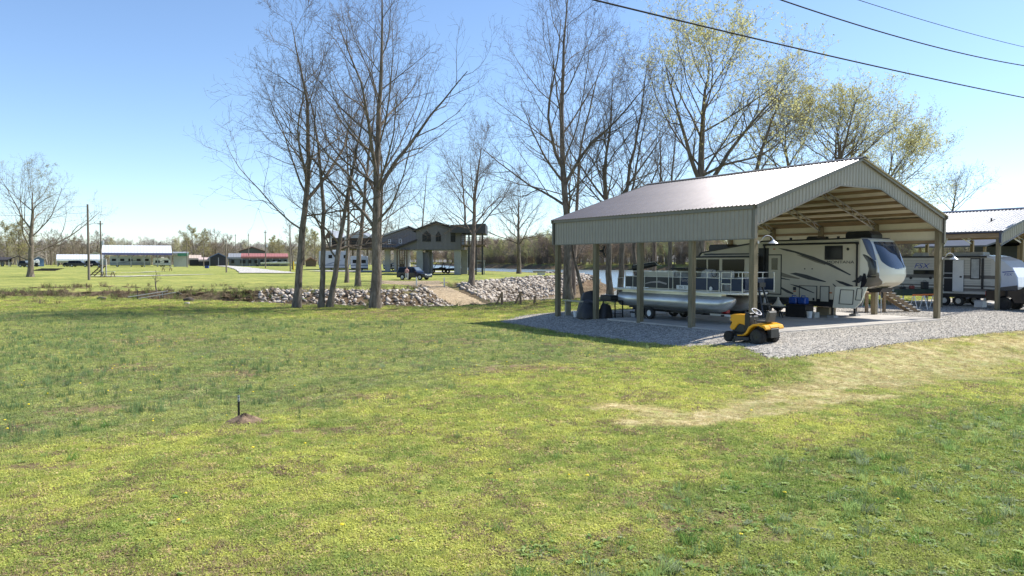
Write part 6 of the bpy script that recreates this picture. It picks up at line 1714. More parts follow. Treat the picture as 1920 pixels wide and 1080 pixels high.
def house_mid():
    Y = 140; c = gy(740, Y); t = thing('stilt_house', 'grey house with a white metal roof behind the widest tree trunk', 'house', c)
    P = lambda px, py: xz(px, py, Y, c)
    m = MB(); m.prism([P(716, 467), P(716, 444), P(766, 427.5), P(792, 440), P(792, 467)], 0, 14, 'y'); m.build('wall', GH2, t)
    m = MB(); a = P(712, 445); b = P(766, 426.5); m.prism([a, b, (b[0], b[1] + .3), (a[0], a[1] + .3)], -.5, 15, 'y'); m.build('roof', WROOF, t)
    m = MB(); a = P(766, 426.5); b = P(796, 441); m.prism([a, b, (b[0], b[1] + .3), (a[0], a[1] + .3)], -.5, 15, 'y'); m.build('roof', DRF, t)
    m = MB(); x0, x1 = P(718, 450)[0], P(790, 450)[0]
    for k in range(26): x = x0 + (x1 - x0) * k / 26; m.bx(x - .03, x + .03, -.03, 0, P(0, 466)[1], P(0, 446)[1] + max(0, 1.6 - abs(x - P(766, 0)[0]) * .35))
    m.build('seam', GH, t)
    for (a, b, c_, d_) in ((748, 448, 753.5, 456.5), (728, 449, 733, 457)):
        p, q = P(a, d_), P(c_, b); m = MB(); m.bx(p[0], q[0], -.1, 0, p[1], q[1]); w_ = m.build('window', WHITE, t); m = MB(); m.bx(p[0] + .12, q[0] - .12, -.12, -.1, p[1] + .12, (p[1] + q[1]) / 2 - .06); m.bx(p[0] + .12, q[0] - .12, -.12, -.1, (p[1] + q[1]) / 2 + .06, q[1] - .12); m.build('pane', GLASS, w_)
    a, b = P(706, 467), P(790, 464); m = MB(); m.bx(a[0], b[0], -4, 14, a[1] - .1, a[1] + .25); m.build('deck', BRN, t)
    for px in (710, 728, 745, 765):
        x = P(px, 480)[0]; m = MB(); m.bx(x - .45, x + .45, -1, 0, -.3, a[1]); m.build('column', COLM, t)
    m = MB()
    for z in (.5, .8, 1.1): m.bx(a[0], P(745, 0)[0], -4.03, -3.97, a[1] + z, a[1] + z + .06)
    for k in range(10): x = a[0] + (P(745, 0)[0] - a[0]) * k / 9; m.bx(x - .04, x + .04, -4.05, -3.96, a[1], a[1] + 1.15)
    m.build('railing', DARKM, t)
house_mid()
def house_left():
    Y = 165; c = gy(660, Y); t = thing('stilt_house', 'brown house with white peaked roofs on stilts, leftmost of the riverside houses', 'house', c)
    P = lambda px, py: xz(px, py, Y, c)
    m = MB(); m.bx(P(613, 0)[0], P(708, 0)[0], 0, 12, P(0, 465)[1], P(0, 446)[1]); m.build('wall', M('house_brown', (.10, .07, .05), .8, var=.15), t)
    for (l, p, r_, pk) in ((611, 619, 631, 431), (640, 672, 697, 433), (690, 700, 722, 437)):
        m = MB(); m.prism([P(l, 446.5), P(p, pk), P(r_, 446.5)], -.6, 12.4, 'y'); m.build('roof', WROOF, t)
    m = MB(); m.prism([P(609, 448), P(612, 441), P(619, 432), P(621, 446)], -.7, -.6, 'y'); m.build('gable_end', BRN, t)
    m = MB(); a = P(608, 466); b = P(716, 466); m.bx(a[0], b[0], -3, 12, a[1] - .2, a[1] + .2); m.build('deck', BRN, t)
    for k in range(8): x = a[0] + (b[0] - a[0]) * (k + .3) / 8; m = MB(); m.bx(x - .15, x + .15, -2.8, -2.5, -.3, P(0, 447)[1] if k % 2 else a[1]); m.build('post', COLM if k % 2 else BRN, t)
    m = MB()
    for z in (.5, .85, 1.2): m.bx(a[0], b[0], -3.03, -2.97, a[1] + z, a[1] + z + .06)
    m.build('railing', BRN, t)
    for px in (622, 640, 660, 684): p, q = P(px, 461), P(px + 9, 451); m = MB(); m.bx(p[0], q[0], -.06, 0, p[1], q[1]); m.build('window', GLASS, t)
house_left()

# ------------------------------------------------------------------ distant campers and vehicles
def rv(label, px0, px1, Y, top, base_z=None, mat=WHITE, stripe=True, nose=0, name='camper', cat='camper', wins=4, group=None, d_=2.5):
    c = gy((px0 + px1) / 2, Y); t = thing(name, label, cat, c, 0, group)
    x0 = atd(px0, 480, Y).x - c.x; x1 = atd(px1, 480, Y).x - c.x; zt = atd(px0, top, Y).z - c.z; L = x1 - x0
    th_ = -math.asin(c.x / math.hypot(c.x, c.y)); t.rotation_euler = (0, 0, th_); t.scale = (math.cos(th_), 1, 1)
    pr = [(x0, .6), (x0, zt - .15), (x0 + .15, zt), (x1 - (.15 if nose <= 0 else .9), zt), (x1, zt - (.15 if nose <= 0 else 1.0)), (x1, .6)]
    m = MB(); m.prism(pr, 0, d_, 'y'); m.build('body', mat, t, bevel=.03)
    m = MB(); m.bx(x0 + .1, x1 - .1, .1, d_ - .1, .38, .6); m.build('underbelly', BLACK, t)
    if stripe: m = MB(); m.bx(x0, x1, -.015, 0, 1.0, 1.22); m.prism([(x0 + L * .2, 1.3), (x0 + L * .7, 2.1), (x0 + L * .75, 2.1), (x0 + L * .35, 1.3)], -.012, 0, 'y'); m.build('stripe', M('rv_stripe', (.16, .19, .24), .4, var=0), t)
    for k in range(wins):
        xx = x0 + L * (k + .5) / wins; w_ = min(1.5, L / wins * .5); m = MB(); m.bx(xx - w_ / 2, xx + w_ / 2, -.03, 0, zt - 1.45, zt - .75); m.build('window', GLASS, t)
    for f in (.18, .78) if L > 8 else (.45, .6):
        m = MB(); m.lathe([(.2, -.1), (.42, -.1), (.42, .12), (.2, .12)], c=(x0 + L * f, .12, .42), axis='y', n=14); m.build('wheel', RUBBER, t, smooth=True)
    m = MB(); m.bx(x0 + L * .45, x0 + L * .45 + .9, .8, 1.7, zt, zt + .3); m.build('roof_unit', WHITE, t)
    return t
rv('long pale motorhome with grey swirls parked under the white carport', 206, 283, 225, 480.5, wins=5, mat=M('rv_pale', (.66, .68, .68), .35, var=.05))
rv('short white travel trailer at the right end under the white carport', 287, 320, 224, 483.5, nose=1, wins=2)
rv('large white camper with a slide room behind the stand of trees', 598, 655, 152, 471, wins=4, mat=M('rv_grey', (.46, .49, .52), .35, var=.05))
rv('white camper with a dark window just left of the widest tree trunk', 657, 690, 150, 480, wins=2, mat=MATS['rv_grey'])
rv('cream boat-like camper parked beneath the grey stilted house', 718, 762, 150, 488, wins=2, mat=CREAM)
rv('white trailer seen below the deck at the far left', 0, 8, 240, 487, wins=1)
rv('small white trailer behind the lone tree in the left field', 62, 74, 226, 488, wins=1)
rv('white camper beneath the small dark canopy at far left', 48, 62, 235, 490, wins=2)

def car(label, p, rz, L, H, Wd, mat, name='car', cat='car', suv=True, group=None):
    t = thing(name, label, cat, p, rz, group); h = L / 2
    zb, belt = .32, H * .56
    body = [(-h, .45), (-h + .03, belt), (-h + .4, belt + .04), (h * .35, belt), (h * .92, belt - .16), (h, belt - .35), (h, .42), (h * .95, .3)]
    xw = (-h * .60, h * .62); r = H * .205
    bot = []
    for xc in xw[::-1]:
        for k in range(9): a = math.pi * k / 8; bot.append((xc + r * 1.16 * math.cos(a), .30 + r * 1.16 * math.sin(a) * 1.05))
    bot.append((-h + .05, .3))
    m = MB(); m.prism(body + bot, -Wd / 2, Wd / 2, 'y'); m.build('body', mat, t, bevel=.035)
    # cabin
    m = MB(); tp = [(-h + .06, belt), (-h + .30, H - .06), (-h * .2, H), (h * .12, H - .04), (h * .46, belt)]
    def cab(ins, z_off=0): return [(x, z + z_off) for x, z in tp]
    n = len(tp); vs = [(x, -Wd / 2 + .03 + (.13 if z > belt + .1 else 0), z) for x, z in tp] + [(x, Wd / 2 - .03 - (.13 if z > belt + .1 else 0), z) for x, z in tp]
    m.add(vs, [tuple(range(n)), tuple(reversed(range(n, 2 * n)))] + [(i, n + i, n + (i + 1) % n, (i + 1) % n) for i in range(n)]); m.build('cabin', mat, t, bevel=.03)
    for s in (-1, 1):
        y0 = s * (Wd / 2 - .02); y1 = s * (Wd / 2 - .145)
        for (a, b, c_, d_) in ((-h + .22, -h * .28, -h + .38, -h * .3), (-h * .24, h * .02, -h * .25, h * .02), (h * .06, h * .38, h * .06, h * .16)):
            m = MB(); m.add([(a, y0, belt + .05), (b, y0, belt + .05), (d_, y1, H - .12), (c_, y1, H - .12), (a, y0 * .96, belt + .05), (b, y0 * .96, belt + .05), (d_, y1 * .9, H - .12), (c_, y1 * .9, H - .12)], [(0, 1, 2, 3), (7, 6, 5, 4), (0, 4, 5, 1), (1, 5, 6, 2), (2, 6, 7, 3), (3, 7, 4, 0)]); m.build('window', GLASS, t)
        for xc in xw:
            m = MB(); m.lathe([(r * .6, -.1), (r * .95, -.1), (r, -.05), (r, .05), (r * .95, .1), (r * .6, .1)], c=(xc, s * (Wd / 2 - .1), r), axis='y', n=20); w_ = m.build('wheel', RUBBER, t, smooth=True)
            m = MB(); m.lathe([(r * .63, s * .09), (r * .5, s * .05), (r * .2, s * .09), (0, s * .09)], c=(xc, s * (Wd / 2 - .1), r), axis='y', n=14); m.build('rim', STEEL, w_)
        m = MB(); m.bx(h * .90, h * 1.0, s * Wd * .30, s * Wd * .46, belt - .34, belt - .18); m.build('headlight', M('head_lens', (.6, .6, .6), .1, var=0), t, bevel=.02)
        m = MB(); m.bx(-h - .01, -h + .05, s * Wd * .36, s * Wd * .47, belt - .3, belt - .02); m.build('tail_light', M('tail_red', (.3, .02, .02), .3, var=0), t)
        m = MB(); m.bx(h * .30, h * .40, s * Wd * .48, s * Wd * .57, belt + .02, belt + .16); m.build('mirror', mat, t)
    m = MB(); m.add([(h * .44, -Wd * .40, belt + .03), (h * .44, Wd * .40, belt + .03), (h * .15, Wd * .34, H - .08), (h * .15, -Wd * .34, H - .08), (h * .42, -Wd * .40, belt), (h * .42, Wd * .40, belt), (h * .12, Wd * .34, H - .1), (h * .12, -Wd * .34, H - .1)], [(0, 1, 2, 3), (7, 6, 5, 4), (0, 4, 5, 1), (1, 5, 6, 2), (2, 6, 7, 3), (3, 7, 4, 0)]); m.build('windshield', M('car_windscreen', (.12, .15, .17), .08, var=0), t)
    m = MB(); m.bx(h * .985, h + .02, -Wd * .26, Wd * .26, belt - .42, belt - .24); m.build('grille', STEEL, t)
    m = MB(); m.bx(h * .97, h + .03, -Wd * .45, Wd * .45, .32, .48); m.build('bumper', BLACK, t)
    return t
pc = gp(777, 524.5)
car('dark blue family vehicle parked on the bank top above the boat ramp', pc, math.radians(-24), 4.35, 1.72, 1.85, M('paint_dark_blue', (.012, .016, .035), .12, var=0), 'parked_car')
def utv(label, px, Y):
    c = gy(px, Y); t = thing('buggy', label, 'buggy', (c.x, c.y, c.z + .05), math.radians(190), 'buggies by the stilted house')
    R = M('buggy_dark', (.03, .012, .014), .4, var=.2)
    m = MB(); m.prism([(-1.3, .5), (-1.3, 1.0), (-.3, .95), (.3, .9), (1.3, .85), (1.4, .5)], -.55, .55, 'y'); m.build('body', R, t, bevel=.04)
    m = MB()
    for s in (-.55, .55): m.tube([(-1.1, s, .95), (-.9, s, 1.8), (.2, s, 1.85), (.8, s, .9)], .03, 6)
    for x in (-.9, .2): m.tube([(x, -.55, 1.82), (x, .55, 1.82)], .03, 6)
    m.build('roll_cage', BLACK, t); m = MB(); m.bx(-.95, .25, -.55, .55, 1.82, 1.88); m.build('roof', BLACK, t)
    for s in (-.32, .3): m = MB(); m.bx(-.6, -.2, s - .2, s + .2, .9, 1.05); m.bx(-.7, -.55, s - .2, s + .2, .95, 1.5); m.build('seat', BLACK, t, bevel=.03)
    for x in (-.95, .95):
        for s in (-1, 1): m = MB(); m.lathe([(.15, -.12), (.34, -.12), (.36, 0), (.34, .12), (.15, .12)], c=(x, s * .62, .36), axis='y', n=16); m.build('wheel', RUBBER, t, smooth=True)
utv('dark red off-road buggy silhouetted under the grey stilted house', 822, 128)
utv('second dark buggy half hidden behind the right column of the grey house', 850, 126)

# person beside the parked car
def person(label, p, rz, shirt, trousers, h=1.72):
    t = thing('person', label, 'person', p, rz); s = h / 1.75
    bmj = [((0, 0, .95), (.15, .11)), ((0, 0, 1.15), (.14, .10)), ((0, 0, 1.38), (.18, .11)), ((0, 0, 1.50), (.07, .06)), ((0, .01, 1.58), (.075, .08)), ((0, .02, 1.70), (.07, .08)),
           ((-.10, 0, .86), (.09, .09)), ((-.11, .02, .48), (.062, .065)), ((-.12, -.02, .09), (.042, .045)), ((-.12, .14, .04), (.04, .03)),
           ((.10, 0, .86), (.09, .09)), ((.13, .10, .48), (.062, .065)), ((.13, .02, .09), (.042, .045)), ((.13, .18, .04), (.04, .03)),
           ((-.20, 0, 1.40), (.055, .055)), ((-.26, -.02, 1.14), (.045, .045)), ((-.22, .16, .98), (.03, .03)), ((-.2, .24, .95), (.025, .035)),
           ((.20, 0, 1.40), (.055, .055)), ((.28, .0, 1.14), (.045, .045)), ((.24, .20, 1.02), (.03, .03)), ((.22, .28, 1.02), (.025, .035))]
    ed = [(0, 1), (1, 2), (2, 3), (3, 4), (4, 5), (0, 6), (6, 7), (7, 8), (8, 9), (0, 10), (10, 11), (11, 12), (12, 13), (2, 14), (14, 15), (15, 16), (16, 17), (2, 18), (18, 19), (19, 20), (20, 21)]
    me = bpy.data.meshes.new('body'); me.from_pydata([tuple(c * s for c in j[0]) for j in bmj], ed, [])
    o = link('body', me, t); SK = M('skin', (.50, .30, .22), .6, var=0); me.materials.append(SK)
    sk = o.modifiers.new('skin', 'SKIN'); 
    for i, v in enumerate(me.skin_vertices[0].data if me.skin_vertices else []): v.radius = tuple(r * s for r in bmj[i][1])
    if me.skin_vertices: me.skin_vertices[0].data[0].use_root = True
    sub = o.modifiers.new('sub', 'SUBSURF'); sub.levels = 1; sub.render_levels = 1
    m = MB(); m.lathe([(.17, .93 * s), (.165, 1.1 * s), (.20, 1.38 * s), (.12, 1.47 * s)], n=16); 
    for q in (-1, 1): m.tube([(q * .18, 0, 1.41 * s), (q * .27, -.01, 1.16 * s)], [.075, .07], 8)
    m.build('shirt', shirt, t, smooth=True)
    m = MB()
    for (q, f) in ((-1, .02), (1, .10)): m.tube([(q * .09, 0, .96 * s), (q * .11, f * .6, .70 * s), (q * .12, f, .50 * s), (q * .125, 0, .12 * s)], [.125, .105, .085, .07], 10)
    m.build('trousers', trousers, t, smooth=True)
    m = MB(); m.lathe([(.0, 1.80 * s), (.06, 1.79 * s), (.088, 1.73 * s), (.09, 1.66 * s), (.07, 1.62 * s)], c=(0, -.005, 0), n=12); m.build('hair', M('hair_brown', (.07, .045, .03), .7, var=0), t, smooth=True)
    return t
person('person in a light pink top and pale trousers standing beside the dark parked vehicle', gp(763, 525.5), 2.6, M('shirt_pink', (.55, .30, .30), .8, var=0), M('trousers_pale', (.45, .46, .5), .8, var=0))

# ------------------------------------------------------------------ small things along the banks
WPOST = M('fence_wood', (.34, .22, .13), .9, var=.3, scale=3)
for (px, py, lab) in ((781, 537, 'white marker post at the head of the boat ramp, left one'), (833, 538, 'white marker post at the head of the boat ramp, right one')):
    b = gp(px, py); t = thing('marker_post', lab, 'post', b, 0, 'white marker posts at the ramp'); m = MB(); m.tube([(0, 0, -.2), (0, 0, 1.0)], .07, 8); m.build('post', WHITE, t); m = MB(); m.lathe([(.08, 1.0), (.06, 1.06), (0, 1.07)], n=8); m.build('cap', WHITE, t)
for k, (px, lab) in enumerate(((941, 'brown braced fence post at the water edge, leftmost of three'), (976, 'brown braced fence post at the water edge, middle of three'), (1000, 'leaning grey fence post at the water edge, nearest the carport'))):
    b = gp(px, 571.5 - k * 1.0); b.z = hz(b.x, b.y); t = thing('fence_post', lab, 'post', b, 0, 'fence posts above the inlet')
    m = MB(); m.bar((0, 0, -.4), (.0 if k < 2 else .15, 0, .95 if k < 2 else .6), .17); m.build('post', WPOST, t)
    if k < 2: m = MB(); m.bar((-.48, 0, -.1), (0, 0, .9), .14); m.build('brace', WPOST, t)
b = gp(687, 534); t = thing('low_bench', 'low dark plank bench between two tree trunks on the bank top', 'bench', b); m = MB(); m.bx(-.8, .8, -.15, .15, .38, .44); m.build('seat', BRN, t)
for x in (-.65, .65): m = MB(); m.bx(x - .06, x + .06, -.12, .12, -.1, .38); m.build('leg', BRN, t)
b = gp(900, 514.5); t = thing('swing_frame', 'grey timber swing frame standing by the river beside the house', 'frame', b)
m = MB(); m.bx(-.75, -.6, -.1, .1, -.2, 2.1); m.build('post', COLM, t); m = MB(); m.bx(.6, .75, -.1, .1, -.2, 2.1); m.build('post', COLM, t); m = MB(); m.bx(-.9, .9, -.1, .1, 2.1, 2.25); m.build('beam', COLM, t); m = MB(); m.bx(-.5, .5, -.2, .2, .35, .42); m.bx(-.5, .5, .18, .24, .42, .8); m.build('seat', WHITE, t)
m = MB(); m.bar((-.45, 0, .4), (-.45, 0, 2.1), .03); m.bar((.45, 0, .4), (.45, 0, 2.1), .03); m.build('rope', STEEL, t)
b = gp(1011, 515.5); t = thing('stone_bench', 'small pale block and dark slab by the river tree', 'bench', b); m = MB(); m.bx(-1.0, 1.0, -.4, .4, .45, .62); m.build('slab', M('slab_dark', (.25, .22, .18), .8, var=.1), t); m = MB(); m.bx(-.3, .9, -.3, .3, -.1, .45); m.build('block', M('block_pale', (.6, .57, .52), .8, var=.1), t)
b = gy(1120, 71); t = thing('dock', 'small floating dock with white railing behind the griddle', 'dock', (b.x, b.y + 1, -1.5), .1); m = MB(); m.bx(-1.4, 1.5, -1.2, 1.2, .1, .35); m.build('deck', BRN, t); m = MB()
for x in (-1.35, -.4, .55, 1.45): m.bx(x - .03, x + .03, -1.2, -1.14, .35, 1.1)
m.bx(-1.4, 1.5, -1.22, -1.13, 1.05, 1.12); m.bx(-1.4, 1.5, -1.22, -1.13, .75, .79); m.build('railing', WHITE, t); m = MB(); m.bx(-1.2, 1.3, -.2, .8, .35, .8); m.build('bench', DARKM, t)
m = MB(); b = atd(1121, 524, 90); b.z = -1.5; m.tube([(b.x, b.y, -2.4), (b.x, b.y, .3)], .05, 6); t = m.build('channel_marker', STEEL); tag(t, 'slim marker pole with a small sign standing in the river', 'marker'); m = MB(); m.box((b.x, b.y, .55), (.5, .08, .5)); m.build('sign', M('sign_pale', (.5, .55, .5), .6, var=0), t)

# upturned white bench and rubbish at the ditch end
b = gp(289, 562); t = thing('overturned_bench', 'pale overturned plank bench lying at the ditch end', 'bench', b, .25); m = MB()
m.bar((-1.9, -.2, .25), (1.0, .3, .70), .24, .05); m.build('plank', M('weathered_white', (.55, .53, .48), .8, var=.15), t); m = MB(); m.bar((-1.0, -.7, .15), (1.7, -.3, .60), .24, .05); m.build('plank', MATS['weathered_white'], t)
for (x, y, z) in ((-.9, -.6, .2), (.6, .2, .6), (.5, -.4, .4)): m = MB(); m.bar((x, y, -.1), (x, y, z), .06); m.build('leg', STEEL, t)
for (px, py, lab, s) in ((354, 566, 'dark soil clod with a pale stone in the ditch', .55), (338, 553, 'dark boulder beside the ditch rim', .35), (192, 561, 'small grey stump by the left end of the ditch', .4), (352, 571, 'white stone lying against the dark clod', .28), (334, 548, 'small pale rock on the ditch rim', .18)):
    rg = np.random.default_rng(int(px + py)); v, f = rock_geo(rg, 2); b = gp(px, py); o = link('boulder', fast_mesh('boulder', v * s, f, M('dark_clod', (.09, .075, .065), .95, var=.3, scale=4) if 'dark' in lab[:5] else (M('grey_stump', (.2, .17, .14), .9, var=.3, scale=6) if 'stump' in lab else ROCK), 3)); tag(o, lab, 'rock', loc=(b.x, b.y, b.z + s * .2))
for (px, top, base, lab) in ((258, 543, 562, 'thin steel post at the left end of the ditch, nearer one'), (255, 533, 546, 'thin steel post beyond the left end of the ditch'), (163, 531, 558, 'dead weed stalk in the grass below the tall pole')):
    b = gp(px, base); zt = atd(px, top, b.y).z; t = thing('stake', lab, 'stake', b); m = MB(); m.bar((0, 0, -.1), (0, 0, zt - b.z), .045 if 'post' in lab else .02); m.build('stake', DARKM if 'post' in lab else BRN, t)
# steel T-post with its mound
b = gp(448, 789); t = thing('fence_stake', 'black steel fence stake with a white tip standing in the left field', 'stake', b); zt = atd(448, 741, b.y).z - b.z
m = MB(); m.bx(-.022, .022, -.004, .004, -.3, zt * .76); m.bx(-.004, .004, 0, .03, -.3, zt * .76); 
for k in range(12): m.bx(-.01, .01, -.012, -.004, .1 + k * .055, .115 + k * .055)
m.build('stake', M('stake_black', (.015, .017, .015), .5, var=.1), t); m = MB(); m.bx(-.022, .022, -.004, .004, zt * .76, zt); m.bx(-.004, .004, 0, .03, zt * .76, zt); m.build('white_tip', M('tip_white', (.5, .52, .52), .5, var=0), t)
b = gp(458, 791); m = MB(); rg = np.random.default_rng(3)
def mound(a, c_):
    an = a * 2 * math.pi; r = c_; h = .17 * (1 - r) ** .8 * (1 + .2 * math.sin(3 * an)); rr = r * (.36 + .06 * math.sin(2 * an + 1)); nn = float(fbm(np.array([an * 3.0]), np.array([r * 3.0]), .7, 4)[0]) - .5
    return (rr * math.cos(an), rr * math.sin(an) * .9, h + nn * .05 * (1 - r) - .01)
m.grid(mound, 36, 12); o = m.build('dirt_mound', M('mound_soil', (.22, .15, .095), .95, var=.5, scale=9, bump=1.0, bscale=30), smooth=True); tag(o, 'little mound of fresh brown soil at the foot of the black fence stake', 'mound', loc=b)

def picnic(px, py, lab, rz=.1):
    b = gp(px, py); t = thing('picnic_table', lab, 'table', b, rz, 'picnic tables in the far field'); m = MB(); m.bx(-.95, .95, -.38, .38, .72, .78); m.build('table_top', COLM, t)
    for s in (-1, 1): m = MB(); m.bx(-.95, .95, s * .72 - .13, s * .72 + .13, .42, .47); m.build('seat', BRN, t)
    for x in (-.7, .7):
        m = MB(); m.bar((x, -.7, 0), (x, -.2, .72), .08); m.bar((x, .7, 0), (x, .2, .72), .08); m.bar((x, -.72, .4), (x, .72, .4), .07); m.build('leg', BRN, t)
picnic(313, 508.5, 'picnic table on the grass right of the short pale lane')
picnic(202, 519.5, 'weathered picnic table near the transformer pole')
b = gp(88, 508); t = thing('log_stack', 'low stack of dark planks lying in the far left field', 'stack', b)
for k in range(5): m = MB(); m.bx(-3 + k * .4, 2 + k * .3, -.5 + k * .2, -.32 + k * .2, .02 + .1 * k, .12 + .1 * k); m.build('plank', DARKM if k % 2 else BRN, t)
for (px, py, lab, mt) in ((388, 503, 'blue box on the grass beside the brown pole', M('box_blue', (.03, .06, .22), .5, var=0)), (375, 498, 'small blue tarpaulin heap left of the gravel road', MATS['box_blue'] if 'box_blue' in MATS else None), (483, 499.5, 'dark bin beside the red-roofed building', BLACK), (423, 512, 'yellow-brown dirt heap at the slim pole', None)):
    b = gp(px, py)
    if mt is None: continue
    t = thing('field_box', lab, 'box', b); m = MB(); m.bx(-.45, .45, -.3, .3, 0, .6); m.build('body', mt, t, bevel=.05); m = MB(); m.bx(-.5, .5, -.33, .33, .6, .66); m.build('lid', mt, t)

# ------------------------------------------------------------------ far buildings
def far_shed(name, label, cat, px0, px1, Y, eave, ridge, roofm, wallm=None, wall=(None, None), depth=10, posts=0, brace=False, wins=0, gable=False, fascia=None, grp=None):
    c = gy((px0 + px1) / 2, Y); t = thing(name, label, cat, c, 0, grp)
    x0 = atd(px0, 480, Y).x - c.x; x1 = atd(px1, 480, Y).x - c.x; th_ = -math.asin(c.x / math.hypot(c.x, c.y)); t.rotation_euler = (0, 0, th_); t.scale = (math.cos(th_), 1, 1); ze = atd(0, eave, Y).z - c.z; zr = atd(0, ridge, Y + (0 if gable else depth / 2)).z - c.z
    if gable:
        m = MB(); m.prism([(x0, ze), ((x0 + x1) / 2, zr), (x1, ze), (x1, ze - .2), ((x0 + x1) / 2, zr - .25), (x0, ze - .2)], -.4, depth, 'y'); m.build('roof', roofm, t)
        if wallm: m = MB(); m.prism([(x0 + .3, 0), (x0 + .3, ze - .1), ((x0 + x1) / 2, zr - .3), (x1 - .3, ze - .1), (x1 - .3, 0)], 0, depth - .4, 'y'); m.build('wall', wallm, t)
    else:
        n = max(3, int((x1 - x0) / .9)); w_ = (x1 - x0) / n
        for k in range(n if n <= 40 else 1):
            m = MB(); a = x0 + k * w_; b = a + w_ - .05
            m.prism([(-.4, ze), (depth / 2, zr), (depth + .4, ze), (depth + .4, ze - .1), (depth / 2, zr - .12), (-.4, ze - .1)], a, b, 'x'); m.build('roof_panel', roofm, t)
        m = MB(); m.bx(x0, x1, -.45, -.35, ze - .62, ze - .08); m.build('fascia', fascia or roofm, t)
        if wallm:
            z0 = wall[0] if wall[0] is not None else 0; m = MB(); m.bx(x0 + .2, x1 - .2, 0, depth, z0, ze - .1); m.build('wall', wallm, t)
    for k in range(posts):
        x = x0 + .4 + (x1 - x0 - .8) * k / max(1, posts - 1)
        for y in (0, depth): m = MB(); m.bx(x - .14, x + .14, y - .14, y + .14, -.2, ze); m.build('post', COLM, t)
        if brace and k < posts - 1: m = MB(); m.bar((x, 0, ze - 1.6), (x + 1.4, 0, ze - .2), .12); m.build('brace', BRN, t)
    for k in range(wins): x = x0 + (x1 - x0) * (k + .5) / wins; m = MB(); m.bx(x - .5, x + .5, -.45, -.0 if not gable else .0, 1.0, 2.1); m.build('window', GLASS, t)
    return t
BLUER = M('blue_roof', (.10, .17, .30), .4, .1, var=.05); REDR = M('red_roof', (.36, .14, .12), .5, var=.06); TANR = M('tan_roof', (.52, .42, .34), .6, var=.08); PALEW = M('pale_wall', (.42, .42, .38), .7, var=.08); LTROOF = M('light_roof', (.72, .74, .76), .4, .2, var=.05)
far_shed('long_carport', 'long open carport with a bright white roof in the left field', 'carport', 192, 324, 218, 474, 460, LTROOF, posts=6, brace=True, depth=10, fascia=M('fascia_blue', (.10, .10, .26), .5, var=0))
far_shed('storage_shed', 'long low building with a pale roof left of the white carport', 'building', 106, 198, 246, 486, 477, LTROOF, PALEW, wall=(1.2, None), depth=9, posts=5)
far_shed('shelter', 'dark-roofed open shelter at the far left edge', 'shelter', -14, 22, 238, 487, 482, DRF, posts=3, depth=8)
far_shed('shelter', 'dark gabled shelter left of the lone field tree', 'shelter', 14, 52, 236, 487, 479, DRF, gable=True, depth=8, posts=3)
far_shed('shelter', 'shelter with a blue roof edge right of the lone field tree', 'shelter', 60, 84, 240, 486, 480, WROOF, BLUER, gable=True, depth=8)
far_shed('cabin', 'pale cabin with a green panel at the right of the white carport', 'cabin', 324, 354, 226, 474.5, 472, WROOF, PALEW, wall=(0, None), depth=6)
c = gy(341, 224); m = MB(); a = atd(334, 474.5, 224); b_ = atd(352, 480, 224); m.bx(a.x, b_.x, 223.6, 224.2, b_.z, a.z); o = m.build('wall_panel', M('green_panel', (.06, .24, .15), .6, var=.1)); tag(o, 'flat green panel along the top of the pale cabin wall', 'panel')
far_shed('shed', 'tan-roofed open shed left of the brown pole', 'shed', 354, 378, 270, 484, 478, TANR, DARKM, depth=8, wall=(0, None))
far_shed('shed', 'pinkish low roof between the two thin poles', 'shed', 372, 394, 262, 486.5, 482.5, M('pink_roof', (.55, .43, .38), .6, var=.05), DARKM, depth=8, wall=(0, None))
far_shed('shelter', 'blue-roofed open shelter beside the gravel road', 'shelter', 391, 428, 262, 483, 474, BLUER, DARKM, gable=True, depth=9, posts=3)
far_shed('building', 'building with a bright white roof left of the red roof', 'building', 428, 478, 268, 482, 475, WROOF, M('wall_bluegrey', (.20, .22, .24), .7, var=.08), wall=(0, None), depth=9, wins=3)
far_shed('building', 'long building with a red roof and glazed front', 'building', 452, 541, 255, 481, 475, REDR, M('glazed_front', (.12, .14, .15), .4, var=.3, scale=.6), wall=(0, None), depth=9, posts=7, wins=8)
far_shed('barn', 'dark barn with a low gable behind the red roof', 'barn', 447, 499, 300, 471, 462.5, M('barn_red_edge', (.22, .08, .06), .6, var=.1), M('barn_dark', (.10, .10, .09), .7, var=.1), gable=True, depth=12)
far_shed('cabin', 'small red-roofed cabin left of the white campers', 'cabin', 571, 594, 230, 489, 482, REDR, BRN, gable=True, depth=6)
far_shed('shed', 'grey cabin roof peeping over the long low building', 'shed', 138, 150, 300, 478, 473.5, TANR, PALEW, gable=True, depth=6)
far_shed('shed', 'second pale roof behind the low building, nearer the transformer pole', 'shed', 168, 190, 300, 477, 472, M('mixed_roof', (.5, .48, .42), .6, var=.1), PALEW, gable=True, depth=6)
for (px, Y, lab, L) in ((150, 222, 'black covered truck before the long low building', 6.5), (178, 224, 'dark van at the right end of the long low building', 5.2), (128, 226, 'small dark trailer at the left of the black covered truck', 2.5), (48, 214, 'dark tractor-like vehicle left of the lone tree', 3.2)):
    c = gy(px, Y); car(lab, c, 0.0 if L > 3 else .1, L, 1.9 if L > 3 else 1.3, 1.9, M('paint_black', (.015, .015, .017), .3, var=0), 'parked_vehicle', 'vehicle')
